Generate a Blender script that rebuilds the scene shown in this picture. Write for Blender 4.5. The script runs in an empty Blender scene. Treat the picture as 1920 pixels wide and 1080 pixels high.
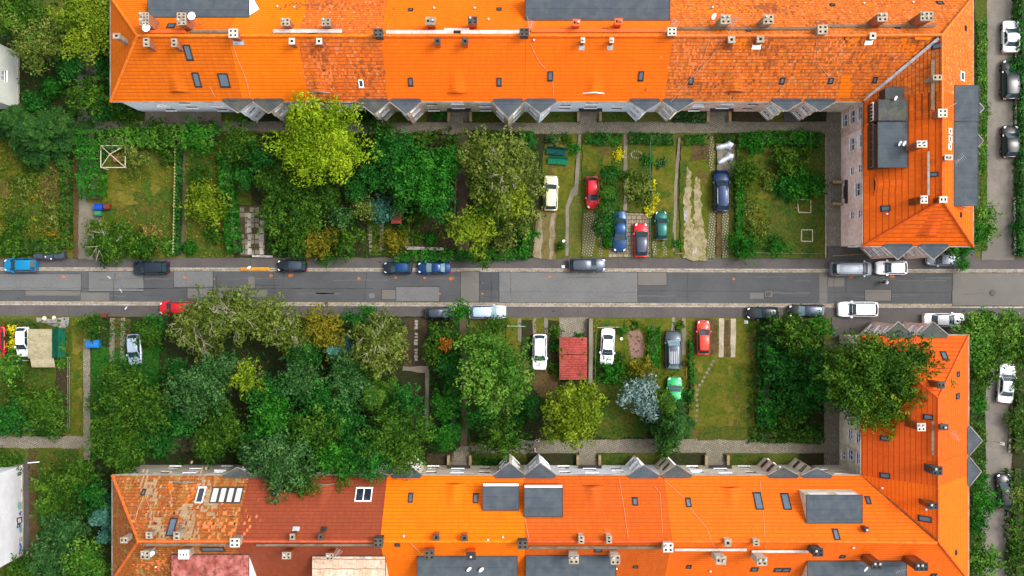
import bpy, bmesh, math, random
import numpy as np
from mathutils import Vector
R = math.radians
random.seed(7); rng = np.random.default_rng(7)
scene = bpy.context.scene
col = scene.collection

# ---------------------------------------------------------------- camera, sky, sun, exposure
H = 120.0           # metres above the street
F = 1920.0          # focal length in photo pixels (36 mm on a 36 mm sensor)
cam_d = bpy.data.cameras.new('camera'); cam = bpy.data.objects.new('camera', cam_d); col.objects.link(cam)
cam.location = (0, 0, H); cam.rotation_euler = (0, 0, 0)
cam_d.sensor_width = 36; cam_d.lens = 36; cam_d.clip_end = 3000; cam_d.clip_start = 1
scene.camera = cam
scene.render.resolution_x = 1024; scene.render.resolution_y = 576
SUN_EL, SUN_AZ = 58.0, 70.0     # azimuth clockwise from +Y (image up)
world = bpy.data.worlds.new('World'); scene.world = world; world.use_nodes = True
nt = world.node_tree; bg = nt.nodes['Background']
sky = nt.nodes.new('ShaderNodeTexSky'); sky.sky_type = 'NISHITA'; sky.sun_disc = False
sky.sun_elevation = R(SUN_EL); sky.sun_rotation = R(SUN_AZ); sky.dust_density = 4.0; sky.air_density = 1.0
hs = nt.nodes.new('ShaderNodeHueSaturation'); hs.inputs['Saturation'].default_value = 0.30
nt.links.new(sky.outputs[0], hs.inputs['Color']); nt.links.new(hs.outputs[0], bg.inputs['Color'])
bg.inputs['Strength'].default_value = 0.15
sd = bpy.data.lights.new('sun', 'SUN'); sun = bpy.data.objects.new('sun', sd); col.objects.link(sun)
sd.energy = 0.85; sd.angle = R(15); sd.color = (1.0, 0.95, 0.88)
sun.rotation_euler = Vector((-math.sin(R(SUN_AZ))*math.cos(R(SUN_EL)), -math.cos(R(SUN_AZ))*math.cos(R(SUN_EL)), -math.sin(R(SUN_EL)))).to_track_quat('-Z', 'Y').to_euler()
scene.view_settings.view_transform = 'Standard'; scene.view_settings.look = 'None'
scene.view_settings.exposure = 1.36; scene.view_settings.gamma = 1.0

# ---------------------------------------------------------------- helpers
def W(px, py, z=0.0):
    "point on the horizontal plane at height z that stands at this place of the photo"
    k = (H - z)/F
    return ((px-960.0)*k, (540.0-py)*k, z)
def lin(c):
    c = c/255.0
    return c/12.92 if c <= 0.04045 else ((c+0.055)/1.055)**2.4
KA = 0.72           # the place's ordinary surfaces are darker than they look in an overcast exposure
def C(r, g, b, k=KA): return (min(1, lin(r)*k), min(1, lin(g)*k), min(1, lin(b)*k), 1)

def CW(r, g, b): return C(r, g, b, 1.0)

MATS = {}
def M(name, c1, c2=None, c3=None, rough=0.85, scale=1.0, fine=8.0, amt=0.35, bump=0.0, bscale=20.0, metal=0.0, spec=0.15, coat=0.0, coords='Position'):
    "base colour with a broad blotch (c2), a fine speckle (c3) and a bump"
    if name in MATS: return MATS[name]
    m = bpy.data.materials.new(name); m.use_nodes = True; n = m.node_tree; L = n.links.new
    b = n.nodes['Principled BSDF']; b.inputs['Roughness'].default_value = rough; b.inputs['Metallic'].default_value = metal
    b.inputs['Specular IOR Level'].default_value = spec
    if coat: b.inputs['Coat Weight'].default_value = coat; b.inputs['Coat Roughness'].default_value = 0.04
    g = n.nodes.new('ShaderNodeNewGeometry')
    cur = None
    def noise(sc, det=4, rgh=0.6, w=0):
        t = n.nodes.new('ShaderNodeTexNoise'); t.inputs['Scale'].default_value = sc; t.inputs['Detail'].default_value = det
        t.inputs['Roughness'].default_value = rgh; L(g.outputs['Position'], t.inputs['Vector']); return t
    def ramp(src, a, bb):
        r = n.nodes.new('ShaderNodeMapRange'); r.inputs['From Min'].default_value = a; r.inputs['From Max'].default_value = bb
        L(src, r.inputs['Value']); return r.outputs[0]
    b.inputs['Base Color'].default_value = c1
    if c2 is not None:
        mx = n.nodes.new('ShaderNodeMix'); mx.data_type = 'RGBA'; mx.inputs['A'].default_value = c1; mx.inputs['B'].default_value = c2
        L(ramp(noise(scale).outputs['Fac'], 0.42, 0.60), mx.inputs['Factor']); cur = mx.outputs['Result']
    if c3 is not None:
        mx = n.nodes.new('ShaderNodeMix'); mx.data_type = 'RGBA'
        if cur: L(cur, mx.inputs['A'])
        else: mx.inputs['A'].default_value = c1
        mx.inputs['B'].default_value = c3
        r = ramp(noise(fine, 3, 0.7).outputs['Fac'], 0.45, 0.68)
        mu = n.nodes.new('ShaderNodeMath'); mu.operation = 'MULTIPLY'; mu.inputs[1].default_value = amt; L(r, mu.inputs[0])
        L(mu.outputs[0], mx.inputs['Factor']); cur = mx.outputs['Result']
    if cur: L(cur, b.inputs['Base Color'])
    if bump:
        bp = n.nodes.new('ShaderNodeBump'); bp.inputs['Strength'].default_value = bump; bp.inputs['Distance'].default_value = 0.05
        L(noise(bscale, 5).outputs['Fac'], bp.inputs['Height']); L(bp.outputs[0], b.inputs['Normal'])
    MATS[name] = m; return m

def tile_mat(name, c1, c2, mortar, row=0.45, wid=0.33, msz=0.035, stain=None, stain_amt=0.0, moss=None, moss_amt=0.0, pale=0.0, rough=0.7, streak=None, streak_amt=0.0, off=0.0):
    if name in MATS: return MATS[name]
    m = bpy.data.materials.new(name); m.use_nodes = True; n = m.node_tree; L = n.links.new
    b = n.nodes['Principled BSDF']; b.inputs['Roughness'].default_value = rough; b.inputs['Specular IOR Level'].default_value = 0.15
    uv = n.nodes.new('ShaderNodeUVMap')
    def mth(op, x, y=None, z=None):
        q = n.nodes.new('ShaderNodeMath'); q.operation = op
        for i, w_ in enumerate((x, y, z)):
            if w_ is None: continue
            if isinstance(w_, (int, float)): q.inputs[i].default_value = w_
            else: L(w_, q.inputs[i])
        return q.outputs[0]
    sp = n.nodes.new('ShaderNodeSeparateXYZ'); L(uv.outputs[0], sp.inputs[0])
    wn = n.nodes.new('ShaderNodeTexNoise'); wn.inputs['Scale'].default_value = .8; wn.inputs['Detail'].default_value = 3; L(uv.outputs[0], wn.inputs['Vector'])
    v_ = mth('ADD', mth('DIVIDE', sp.outputs[1], row), mth('MULTIPLY', wn.outputs['Fac'], .35 if off else .12)); fv = mth('FRACT', v_); iv = mth('FLOOR', v_)
    u_ = mth('ADD', mth('DIVIDE', sp.outputs[0], wid*.7), mth('MULTIPLY', mth('MODULO', iv, 2.0), off)); fu = mth('FRACT', u_); iu = mth('FLOOR', u_)
    hl = mth('MULTIPLY', mth('LESS_THAN', fv, msz*3.6), 1.0); vl = mth('MULTIPLY', mth('LESS_THAN', fu, .16), .32 if off else .22)
    line = mth('MAXIMUM', hl, vl)
    cb = n.nodes.new('ShaderNodeCombineXYZ'); L(iu, cb.inputs[0]); L(iv, cb.inputs[1])
    wh = n.nodes.new('ShaderNodeTexWhiteNoise'); wh.noise_dimensions = '2D'; L(cb.outputs[0], wh.inputs['Vector'])
    def mixc(f, A, B):
        q = n.nodes.new('ShaderNodeMix'); q.data_type = 'RGBA'
        if isinstance(f, float): q.inputs['Factor'].default_value = f
        else: L(f, q.inputs['Factor'])
        for nm, w_ in (('A', A), ('B', B)):
            if isinstance(w_, tuple): q.inputs[nm].default_value = w_
            else: L(w_, q.inputs[nm])
        return q.outputs['Result']
    cur = mixc(wh.outputs['Value'], c1, c2)
    if off:
        cur = mixc(mth('MULTIPLY', mth('LESS_THAN', wh.outputs['Value'], .05), .7), cur, (c2[0]*.35, c2[1]*.45, c2[2]*.9, 1))
        cur = mixc(mth('MULTIPLY', mth('GREATER_THAN', wh.outputs['Value'], .94), .55), cur, C(235, 170, 120))
    cur = mixc(line, cur, mortar)
    g = n.nodes.new('ShaderNodeNewGeometry')
    def layer(cur, colr, amt, sc, lo, hi, vec=None, stretch=None):
        t = n.nodes.new('ShaderNodeTexNoise'); t.inputs['Scale'].default_value = sc; t.inputs['Detail'].default_value = 6; t.inputs['Roughness'].default_value = 0.65
        if stretch:
            mp = n.nodes.new('ShaderNodeMapping'); mp.inputs['Scale'].default_value = stretch; L(uv.outputs[0], mp.inputs['Vector']); L(mp.outputs[0], t.inputs['Vector'])
        else: L(g.outputs['Position'], t.inputs['Vector'])
        r = n.nodes.new('ShaderNodeMapRange'); r.inputs['From Min'].default_value = lo; r.inputs['From Max'].default_value = hi; r.inputs['To Max'].default_value = amt
        L(t.outputs['Fac'], r.inputs['Value'])
        mx = n.nodes.new('ShaderNodeMix'); mx.data_type = 'RGBA'; L(r.outputs[0], mx.inputs['Factor']); L(cur, mx.inputs['A']); mx.inputs['B'].default_value = colr
        return mx.outputs['Result']
    cur = layer(cur, (c1[0]*0.72, c1[1]*0.66, c1[2]*0.6, 1), 0.5, 0.35, 0.4, 0.75)
    cur = layer(cur, (c2[0]*0.8, c2[1]*0.75, c2[2]*0.75, 1), 0.45, 1.3, 0.5, 0.62, stretch=(1.6, 0.25, 1))
    if stain_amt: cur = layer(cur, stain, stain_amt, 2.4, 0.52, 0.66)
    if pale: cur = layer(cur, C(200, 160, 130), pale, 5.0, 0.56, 0.64)
    if moss_amt: cur = layer(cur, moss, moss_amt, 0.9, 0.5, 0.68)
    if streak_amt: cur = layer(cur, streak, streak_amt, 1.0, 0.55, 0.68, stretch=(2.2, 0.28, 1))
    L(cur, b.inputs['Base Color'])
    bp = n.nodes.new('ShaderNodeBump'); bp.inputs['Strength'].default_value = 0.6; bp.inputs['Distance'].default_value = 0.03; bp.invert = True
    L(line, bp.inputs['Height']); L(bp.outputs[0], b.inputs['Normal'])
    MATS[name] = m; return m

def link(o, parent=None):
    col.objects.link(o)
    if parent is not None: o.parent = parent
    return o
def porg(parent):
    x = y = z = 0
    p = parent
    while p is not None: x += p.location.x; y += p.location.y; z += p.location.z; p = p.parent
    return (x, y, z)
def mesh(name, verts, faces, mat=None, parent=None, world=True, uvs=None, smooth=False, solid=0.0):
    "verts in world coordinates when world is set"
    if parent is not None and world:
        ox, oy, oz = porg(parent); verts = [(v[0]-ox, v[1]-oy, v[2]-oz) for v in verts]
    me = bpy.data.meshes.new(name); me.from_pydata([tuple(v) for v in verts], [], faces)
    if mat: me.materials.append(mat)
    if uvs is not None:
        l = me.uv_layers.new(name='UVMap'); k = 0
        for f in uvs:
            for u in f: l.data[k].uv = u; k += 1
    if smooth: me.shade_smooth()
    me.update()
    return link(bpy.data.objects.new(name, me), parent)
LABELS = {}
def tag(o, label, cat, group=None, kind=None):
    o['label'] = label
    if cat: o['category'] = cat
    if group: o['group'] = group
    if kind: o['kind'] = kind
    return o
def empty(name, loc, rz=0.0):
    o = bpy.data.objects.new(name, None); o.empty_display_size = 0.5; o.location = loc; o.rotation_euler = (0, 0, rz)
    return link(o)

class MB:
    "collects boxes, tubes and prisms into one mesh"
    def __init__(s): s.v = []; s.f = []
    def add(s, vs, fs):
        k = len(s.v); s.v += [tuple(v) for v in vs]; s.f += [tuple(i+k for i in f) for f in fs]; return s
    def box(s, x0, x1, y0, y1, z0, z1):
        return s.add([(x0,y0,z0),(x1,y0,z0),(x1,y1,z0),(x0,y1,z0),(x0,y0,z1),(x1,y0,z1),(x1,y1,z1),(x0,y1,z1)],
                     [(3,2,1,0),(4,5,6,7),(0,1,5,4),(1,2,6,5),(2,3,7,6),(3,0,4,7)])
    def obox(s, o, u, v, w):
        "box from corner o spanned by three vectors"
        o, u, v, w = map(Vector, (o, u, v, w))
        return s.add([o, o+u, o+u+v, o+v, o+w, o+u+w, o+u+v+w, o+v+w], [(3,2,1,0),(4,5,6,7),(0,1,5,4),(1,2,6,5),(2,3,7,6),(3,0,4,7)])
    def bar(s, a, b, w, h=None):
        "square bar between two points"
        h = h or w; a = Vector(a); b = Vector(b); d = (b-a)
        up = Vector((0,0,1)) if abs(d.normalized().z) < 0.9 else Vector((1,0,0))
        x = d.cross(up).normalized()*w; y = x.cross(d).normalized()*h
        return s.obox(a-x/2-y/2, x, y, d)
    def tube(s, pts, rad, n=6, cap=True):
        pts = [Vector(p) for p in pts]; k0 = len(s.v)
        rad = rad if isinstance(rad, (list, tuple)) else [rad]*len(pts)
        for i, p in enumerate(pts):
            d = (pts[min(i+1, len(pts)-1)]-pts[max(i-1, 0)]).normalized()
            up = Vector((0,0,1)) if abs(d.z) < 0.9 else Vector((1,0,0))
            x = d.cross(up).normalized(); y = x.cross(d).normalized()
            for j in range(n):
                a = 2*math.pi*j/n; s.v.append(tuple(p+(x*math.cos(a)+y*math.sin(a))*rad[i]))
        for i in range(len(pts)-1):
            for j in range(n):
                s.f.append((k0+i*n+j, k0+i*n+(j+1)%n, k0+(i+1)*n+(j+1)%n, k0+(i+1)*n+j))
        if cap:
            s.f.append(tuple(k0+j for j in range(n))); s.f.append(tuple(k0+(len(pts)-1)*n+j for j in reversed(range(n))))
        return s
    def prism(s, poly, z0, z1):
        n = len(poly); z0s = z0 if isinstance(z0, (list,tuple)) else [z0]*n; z1s = z1 if isinstance(z1, (list,tuple)) else [z1]*n
        vs = [(p[0],p[1],z0s[i]) for i,p in enumerate(poly)]+[(p[0],p[1],z1s[i]) for i,p in enumerate(poly)]
        return s.add(vs, [tuple(reversed(range(n))), tuple(range(n,2*n))]+[(i,(i+1)%n,n+(i+1)%n,n+i) for i in range(n)])
    def lathe(s, c, prof, n=12):
        k0 = len(s.v)
        for r_, z_ in prof:
            for j in range(n): a = 2*math.pi*j/n; s.v.append((c[0]+r_*math.cos(a), c[1]+r_*math.sin(a), c[2]+z_))
        for i in range(len(prof)-1):
            for j in range(n): s.f.append((k0+i*n+j, k0+i*n+(j+1)%n, k0+(i+1)*n+(j+1)%n, k0+(i+1)*n+j))
        return s
    def build(s, name, mat, parent=None, world=True, smooth=False): return mesh(name, s.v, s.f, mat, parent, world, smooth=smooth)

# ---------------------------------------------------------------- ground, road, pavements
G_GRASS = M('rough_grass', C(66,84,22), C(88,88,34), C(120,112,50), scale=0.28, fine=3.0, amt=0.5, bump=0.6, bscale=6)
G_SOIL = M('garden_soil', C(62,50,34), C(48,44,26), C(92,80,56), scale=0.5, fine=4, amt=0.5, bump=0.5, bscale=8)
G_ASPH = M('old_asphalt', C(74,76,78), C(84,85,87), C(104,103,102), rough=0.9, scale=0.15, fine=9, amt=0.35, bump=0.2, bscale=40)
G_PAVE = M('brown_grey_asphalt', C(90,85,83), C(80,76,75), C(110,105,102), rough=0.9, scale=0.25, fine=7, amt=0.35, bump=0.2, bscale=40)
def ylin(pl, pr):
    "kerb lines run a little askew: y at the left and right edge of the photo"
    return (540-pl)/16.0, (540-pr)/16.0
XL, XR = -60.0, 60.0
def strip(name, a, b, z0, z1, mat, kind='structure', thick=None, x0=XL, x1=XR, ext=400):
    "band between two lines a and b (each (pyL,pyR)), flat"
    def yy(l, x): yl, yr = ylin(*l); t = (max(XL, min(XR, x))-XL)/(XR-XL); return yl+(yr-yl)*t
    xs = [x0-ext, x0, x1, x1+ext] if ext else [x0, x1]
    vs = []; fs = []
    for x in xs:
        vs += [(x, yy(b, x), z1), (x, yy(a, x), z1)]
    for i in range(len(xs)-1): fs.append((2*i, 2*i+2, 2*i+3, 2*i+1))
    if thick:
        k = len(vs)
        vs += [(v[0], v[1], v[2]-thick) for v in vs[:k]]
        for i in range(len(xs)-1):
            fs.append((k+2*i, 2*i, 2*i+2, k+2*i+2)); fs.append((k+2*i+1, k+2*i+3, 2*i+3, 2*i+1))
    o = mesh(name, vs, fs, mat); o['kind'] = kind; return o
# one sheet to the horizon, sunk under the carriageway
def ground():
    lines = [(-1e9, .1), ('b', .1), ('b', -.05), ('a', -.05), ('a', .1), (1e9, .1)]
    ya = ylin(503.5, 507.5); yb = ylin(569.5, 575)
    vs = []; fs = []; BIG = 900
    for x in (-BIG, XL, XR, BIG):
        i = 0 if x < 0 else 1
        vs += [(x, -BIG, .1), (x, yb[i]-.02, .1), (x, yb[i], -.05), (x, ya[i], -.05), (x, ya[i]+.02, .1), (x, BIG, .1)]
    for i in range(3):
        for j in range(5): fs.append((i*6+j, (i+1)*6+j, (i+1)*6+j+1, i*6+j+1))
    o = mesh('ground', vs, fs, G_GRASS); o['kind'] = 'structure'
ground()
strip('road', (503.4, 507.4), (569.6, 575.1), 0, 0.0, G_ASPH)
strip('pavement', (483.5, 484.5), (501.6, 505.4), 0, .118, G_PAVE)
strip('pavement', (571.6, 577.2), (592.5, 597.5), 0, .118, G_PAVE)
KERB = M('granite_kerb', C(158,152,142), C(178,174,166), C(110,104,96), scale=0.6, fine=2.5, amt=0.8, rough=0.9)
GUT = M('cobbled_gutter', C(150,138,120), C(172,160,142), C(88,78,64), scale=0.9, fine=5, amt=0.9, bump=0.5, bscale=12)
strip('kerb', (501.2, 505.0), (503.3, 507.3), 0, .13, KERB, thick=.17)
strip('kerb', (569.8, 575.4), (571.9, 577.5), 0, .13, KERB, thick=.17)
strip('gutter', (503.4, 507.4), (507.6, 511.8), 0, .006, GUT)
strip('gutter', (564.8, 570.2), (569.6, 575.1), 0, .006, GUT)
Z = [.122]
def patch(name, pts, mat, z=None, jit=0.0, sub=0.8, kind='structure', px=True):
    "flat patch of another surface; pts in photo pixels"
    if z is None: Z[0] += .0035; z = Z[0]
    elif z == 't': z = Z[0]+.0018
    P = [W(p[0], p[1], z)[:2] for p in pts] if px else pts
    if jit:
        Q = []
        for i in range(len(P)):
            a = Vector(P[i]); b = Vector(P[(i+1) % len(P)]); n = max(1, int((b-a).length/sub))
            for k in range(n):
                p = a.lerp(b, k/n); Q.append((p.x+random.uniform(-jit, jit), p.y+random.uniform(-jit, jit)))
        P = Q
    bm = bmesh.new(); f = bm.faces.new([bm.verts.new((p[0], p[1], z)) for p in P]); bmesh.ops.triangulate(bm, faces=[f])
    me = bpy.data.meshes.new(name); bm.to_mesh(me); bm.free(); me.materials.append(mat)
    o = link(bpy.data.objects.new(name, me)); o['kind'] = kind; return o
def rect(x0, y0, x1, y1): return [(x0,y0),(x1,y0),(x1,y1),(x0,y1)]
# asphalt repairs in the carriageway, each with its dark tar joint
A_LIGHT = M('pale_asphalt', C(106,107,107), C(100,101,101), C(142,138,134), scale=0.3, fine=8, amt=0.35, rough=0.9)
A_DARK = M('dark_asphalt', C(66,68,72), C(74,76,79), C(96,96,96), scale=0.3, fine=9, amt=0.35, rough=0.9)
A_WARM = M('warm_asphalt', C(106,103,98), C(112,108,103), C(96,90,86), scale=0.3, fine=8, amt=0.35, rough=0.9)
TAR = M('tar_joint', C(44,42,42), rough=0.7)
zr = [0]
def road_patch(x0, y0, x1, y1, m, joint=True):
    zr[0] = (zr[0]+1) % 3; z0 = .010+zr[0]*.007
    if joint: patch('tar_joint', rect(x0-.9, y0-.9, x1+.9, y1+.9), TAR, z=z0, jit=.015)
    patch('asphalt_patch', rect(x0, y0, x1, y1), m, z=z0+.0035, jit=.02)
road_patch(-40, 514, 152, 544, A_LIGHT); road_patch(166, 509, 269, 546, A_LIGHT); road_patch(48, 545, 150, 554, A_WARM, False)
road_patch(152, 549, 205, 564, A_WARM, False); road_patch(326, 508.5, 399, 538, A_LIGHT); road_patch(352, 541, 372, 559, A_WARM, False)
road_patch(373, 539, 398, 558, A_LIGHT); road_patch(400, 539, 447, 559, A_WARM)
road_patch(465, 519, 478, 540, A_WARM, False); road_patch(470, 544, 502, 557, A_WARM, False)
road_patch(692, 550, 702, 559, A_LIGHT, False); road_patch(716, 543, 742, 561, A_WARM); road_patch(743, 538, 824, 565, A_LIGHT)
road_patch(864, 509, 898, 566, A_WARM); road_patch(900, 510, 935, 544, A_DARK, False); road_patch(936, 510.5, 1195, 567, A_LIGHT)
road_patch(1196, 511, 1250, 535, A_WARM); road_patch(1406, 549, 1432, 560, A_WARM, False); road_patch(1434, 545, 1449, 557, A_WARM)
road_patch(1536, 511, 1551, 570, A_WARM, False); road_patch(1553, 521, 1583, 537, A_WARM, False); road_patch(1622, 543, 1671, 564, A_WARM)
road_patch(1786, 512, 2100, 573, A_WARM); road_patch(1823, 517, 1876, 538, A_LIGHT)
for x in (1010, 1085): pass
RUST = M('orange_spray_mark', C(196,110,50), C(150,100,66), scale=3)
for i, (x, y, s) in enumerate([(119,519,4),(226,516,3),(347,520,5),(402,523,2.5),(508,517,5),(545,516,6),(673,522,5),(742,521,4),(796,521,4),(846,522,6),(1031,519,4),(1376,523,4),(524,549,4),(825,551,3),(905,551,3),(1597,518,7),(1673,518,7)]):
    pts = [(x+s*math.cos(a)*random.uniform(.5,1), y+s*.7*math.sin(a)*random.uniform(.5,1)) for a in [k*math.pi/5 for k in range(10)]]
    patch('spray_mark', pts, RUST, z=.034)
WHITE_P = M('road_paint', C(190,188,182), C(150,148,144), scale=3)
patch('paint_mark', [(202,517),(208,521),(206,523),(200,518)], WHITE_P, z=.034)
patch('paint_mark', [(223,541),(226,542),(230,549),(227,548)], WHITE_P, z=.034)
MANH = M('cast_iron', C(70,68,68), C(90,88,86), scale=4, rough=0.6)
for i, (x, y, r_) in enumerate([(1861,549,5.5),(1441,551,4.5),(904,530,3)]):
    p = W(x, y); o = MB().lathe((p[0], p[1], .08), [(0.001,.03),(r_/16*.8,.03),(r_/16,.028),(r_/16,0)], 20).build('manhole_cover', MANH)
    tag(o, ['round manhole cover at the right junction', 'round manhole cover in the small square road patch', 'small round manhole cover near the middle of the road'][i], 'manhole cover', 'manhole covers in the street')
# cracks, seams and worn tracks
def crack(x0, y0, x1, y1, w=.5, wob=1.2, z=.044, mat=None):
    n = max(3, int(math.hypot(x1-x0, y1-y0)/9)); A = []; B = []; dx, dy = x1-x0, y1-y0; L_ = math.hypot(dx, dy); nx, ny = -dy/L_, dx/L_
    for k in range(n+1):
        t = k/n; o_ = random.uniform(-wob, wob)*(0 < k < n); ww = w*random.uniform(.4, 1)/2
        A.append((x0+dx*t+nx*(o_+ww), y0+dy*t+ny*(o_+ww))); B.append((x0+dx*t+nx*(o_-ww), y0+dy*t+ny*(o_-ww)))
    patch('road_crack', A+B[::-1], mat or TAR, z=z)
for _ in range(34):
    x = random.uniform(-20, 1920); y = random.uniform(514, 562); l = random.uniform(15, 90)
    if random.random() < .65: crack(x, y, x+l, y+random.uniform(-5,5), .45)
    else: crack(x, 511, x+random.uniform(-6,6), 566, .5, 1.6)
crack(0, 540, 700, 541, .5, .5); crack(936, 547, 1195, 548, .4, .4); crack(1200, 545, 1780, 549, .45, .6)
WEAR = M('worn_asphalt', C(96,96,95), C(88,88,88), C(108,106,103), scale=.4, fine=9, amt=.5)
for _ in range(22):
    x = random.uniform(0, 1850); y = random.choice((523, 552))+random.uniform(-4,4); l = random.uniform(30, 120); crack(x, y, x+l, y+random.uniform(-1,1), random.uniform(2,4), 1.0, .004, WEAR)
OIL = M('oil_stain', C(58,56,56), C(72,70,70), scale=2)
for _ in range(16):
    x = random.uniform(0, 1900); y = random.choice((513, 562, 492, 585))+random.uniform(-3,3); r_ = random.uniform(1.5, 4)
    patch('oil_stain', [(x+r_*random.uniform(.6,1.2)*math.cos(a*.7), y+r_*.6*random.uniform(.6,1.2)*math.sin(a*.7)) for a in range(9)], OIL, z=.046 if 508 < y < 568 else .121)
for y0, y1 in ((484,502),(574,595)):
    for _ in range(16): x = random.uniform(0, 1550); crack(x, y0+1, x+random.uniform(-2,2), y1-1, .5, .8, .1205)
# paths and lanes
def brick_mat(name, c1, c2, mort, w, h, msz, grass=None, gam=.5, rot=0.0):
    m = bpy.data.materials.new(name); m.use_nodes = True; n = m.node_tree; L = n.links.new; b = n.nodes['Principled BSDF']; b.inputs['Roughness'].default_value = .9
    g = n.nodes.new('ShaderNodeNewGeometry'); mp = n.nodes.new('ShaderNodeMapping'); mp.inputs['Rotation'].default_value = (0,0,rot); L(g.outputs['Position'], mp.inputs['Vector'])
    br = n.nodes.new('ShaderNodeTexBrick'); L(mp.outputs[0], br.inputs['Vector']); br.inputs['Scale'].default_value = 1; br.inputs['Color1'].default_value = c1; br.inputs['Color2'].default_value = c2; br.inputs['Mortar'].default_value = mort
    br.inputs['Brick Width'].default_value = w; br.inputs['Row Height'].default_value = h; br.inputs['Mortar Size'].default_value = msz; br.inputs['Mortar Smooth'].default_value = .3
    t = n.nodes.new('ShaderNodeTexNoise'); t.inputs['Scale'].default_value = 1.1; t.inputs['Detail'].default_value = 6; L(g.outputs['Position'], t.inputs['Vector'])
    r = n.nodes.new('ShaderNodeMapRange'); r.inputs['From Min'].default_value = .42; r.inputs['From Max'].default_value = .64; r.inputs['To Max'].default_value = gam; L(t.outputs['Fac'], r.inputs['Value'])
    mx = n.nodes.new('ShaderNodeMix'); mx.data_type = 'RGBA'; L(r.outputs[0], mx.inputs['Factor']); L(br.outputs['Color'], mx.inputs['A']); mx.inputs['B'].default_value = grass or mort; L(mx.outputs['Result'], b.inputs['Base Color'])
    MATS[name] = m; return m
COB = brick_mat('cobble_path', C(160,150,134), C(126,118,104), C(92,88,74), .26, .2, .035, C(110,104,80), .5, .4)
CONC = M('worn_concrete', C(132,124,110), C(112,106,92), C(96,92,80), scale=0.4, fine=4, amt=0.5, rough=0.9, bump=.3)
LANE = M('lane_concrete', C(128,121,112), C(110,105,98), C(96,90,84), scale=0.22, fine=3, amt=0.35, rough=0.95, bump=.2, bscale=15)
DIRT = M('dirt_path', C(92,80,64), C(72,64,48), C(112,100,82), scale=0.5, fine=4, amt=0.5, bump=.4)
SLAB = brick_mat('paving_slabs', C(160,146,124), C(136,122,100), C(84,76,54), .62, .5, .05, C(96,92,60), .6)
SAND = M('sandy_track', C(148,136,104), C(112,104,62), C(176,166,136), scale=1.4, fine=3, amt=0.6, bump=.3)
GRIT = brick_mat('grass_grid_pavers', C(160,148,126), C(136,126,104), C(66,70,34), .34, .26, .08, C(92,96,50), .6, .78)
LAWN = M('green_lawn', C(40,70,12), C(72,74,16), C(92,96,30), scale=0.7, fine=3.5, amt=0.75, bump=.5, bscale=7)
DRY = M('dry_lawn', C(78,88,12), C(102,96,26), C(50,70,8), scale=0.55, fine=2.4, amt=0.75, bump=.5, bscale=7)
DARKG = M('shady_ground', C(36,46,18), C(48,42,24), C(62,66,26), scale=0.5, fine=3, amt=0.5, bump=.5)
LITTER = M('leaf_litter', C(84,66,40), C(64,56,32), C(116,96,56), scale=0.7, fine=4, amt=0.6, bump=.5)
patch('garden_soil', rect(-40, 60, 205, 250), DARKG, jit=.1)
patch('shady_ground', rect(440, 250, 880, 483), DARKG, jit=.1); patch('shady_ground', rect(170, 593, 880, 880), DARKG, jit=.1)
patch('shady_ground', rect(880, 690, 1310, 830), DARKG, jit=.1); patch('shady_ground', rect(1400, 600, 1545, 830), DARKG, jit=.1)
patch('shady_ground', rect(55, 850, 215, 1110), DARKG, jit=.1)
patch('footpath', rect(145, -30, 180, 250), COB, jit=.08)
patch('footpath', [(100,228),(500,228),(830,230),(1560,228),(1560,250),(1380,249),(830,252),(500,246),(100,246)], COB, jit=.07)
patch('footpath', [(148,244),(160,246),(163,380),(188,384),(190,445),(164,458),(176,486),(146,486)], CONC, jit=.08)
patch('footpath', rect(857, 248, 879, 484), DIRT, jit=.1)
patch('footpath', [(1549,200),(1581,200),(1579,462),(1549,462)], COB, jit=.03)
patch('pavement', rect(1552, 461, 1830, 486), G_PAVE, jit=.03)
patch('footpath', rect(862, 594, 877, 866), DIRT, jit=.08)
patch('footpath', [(840,856),(862,838),(980,826),(1110,824),(1320,823),(1576,824),(1576,850),(1320,849),(1110,849),(1000,850),(900,862)], COB, jit=.05)
patch('footpath', rect(1545, 640, 1577, 905), COB, jit=.04)
patch('pavement', rect(1560, 594, 1850, 634), G_PAVE, jit=.03)
patch('footpath', rect(156, 636, 169, 862), COB, jit=.04)
patch('footpath', rect(-60, 818, 172, 840), COB, jit=.08)
patch('footpath', rect(270, 818, 400, 846), DIRT, jit=.05)
patch('lane', [(1850,-80),(1899,-80),(1900,200),(1902,488),(1840,488),(1848,380),(1850,250)], LANE, jit=.04)
patch('lane', [(1838,594),(1903,594),(1900,760),(1896,1000),(1886,1200),(1836,1200),(1838,1000),(1834,930),(1846,900),(1848,830)], LANE, jit=.06)
patch('lane_patch', rect(1878, 438, 1901, 464), A_WARM, jit=.03)
patch('footpath', rect(1836, -60, 1856, 44), LANE, jit=.03)
patch('verge', rect(1901, -80, 1912, 480), LITTER, jit=.1); patch('verge', [(1899,600),(1910,600),(1905,1100),(1891,1100),(1895,900)], LITTER, jit=.1)
patch('crossing_path', rect(1893, 850, 1960, 868), CONC, jit=.05)
patch('leaf_litter', rect(136, 250, 147, 486), LITTER, jit=.08)
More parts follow.
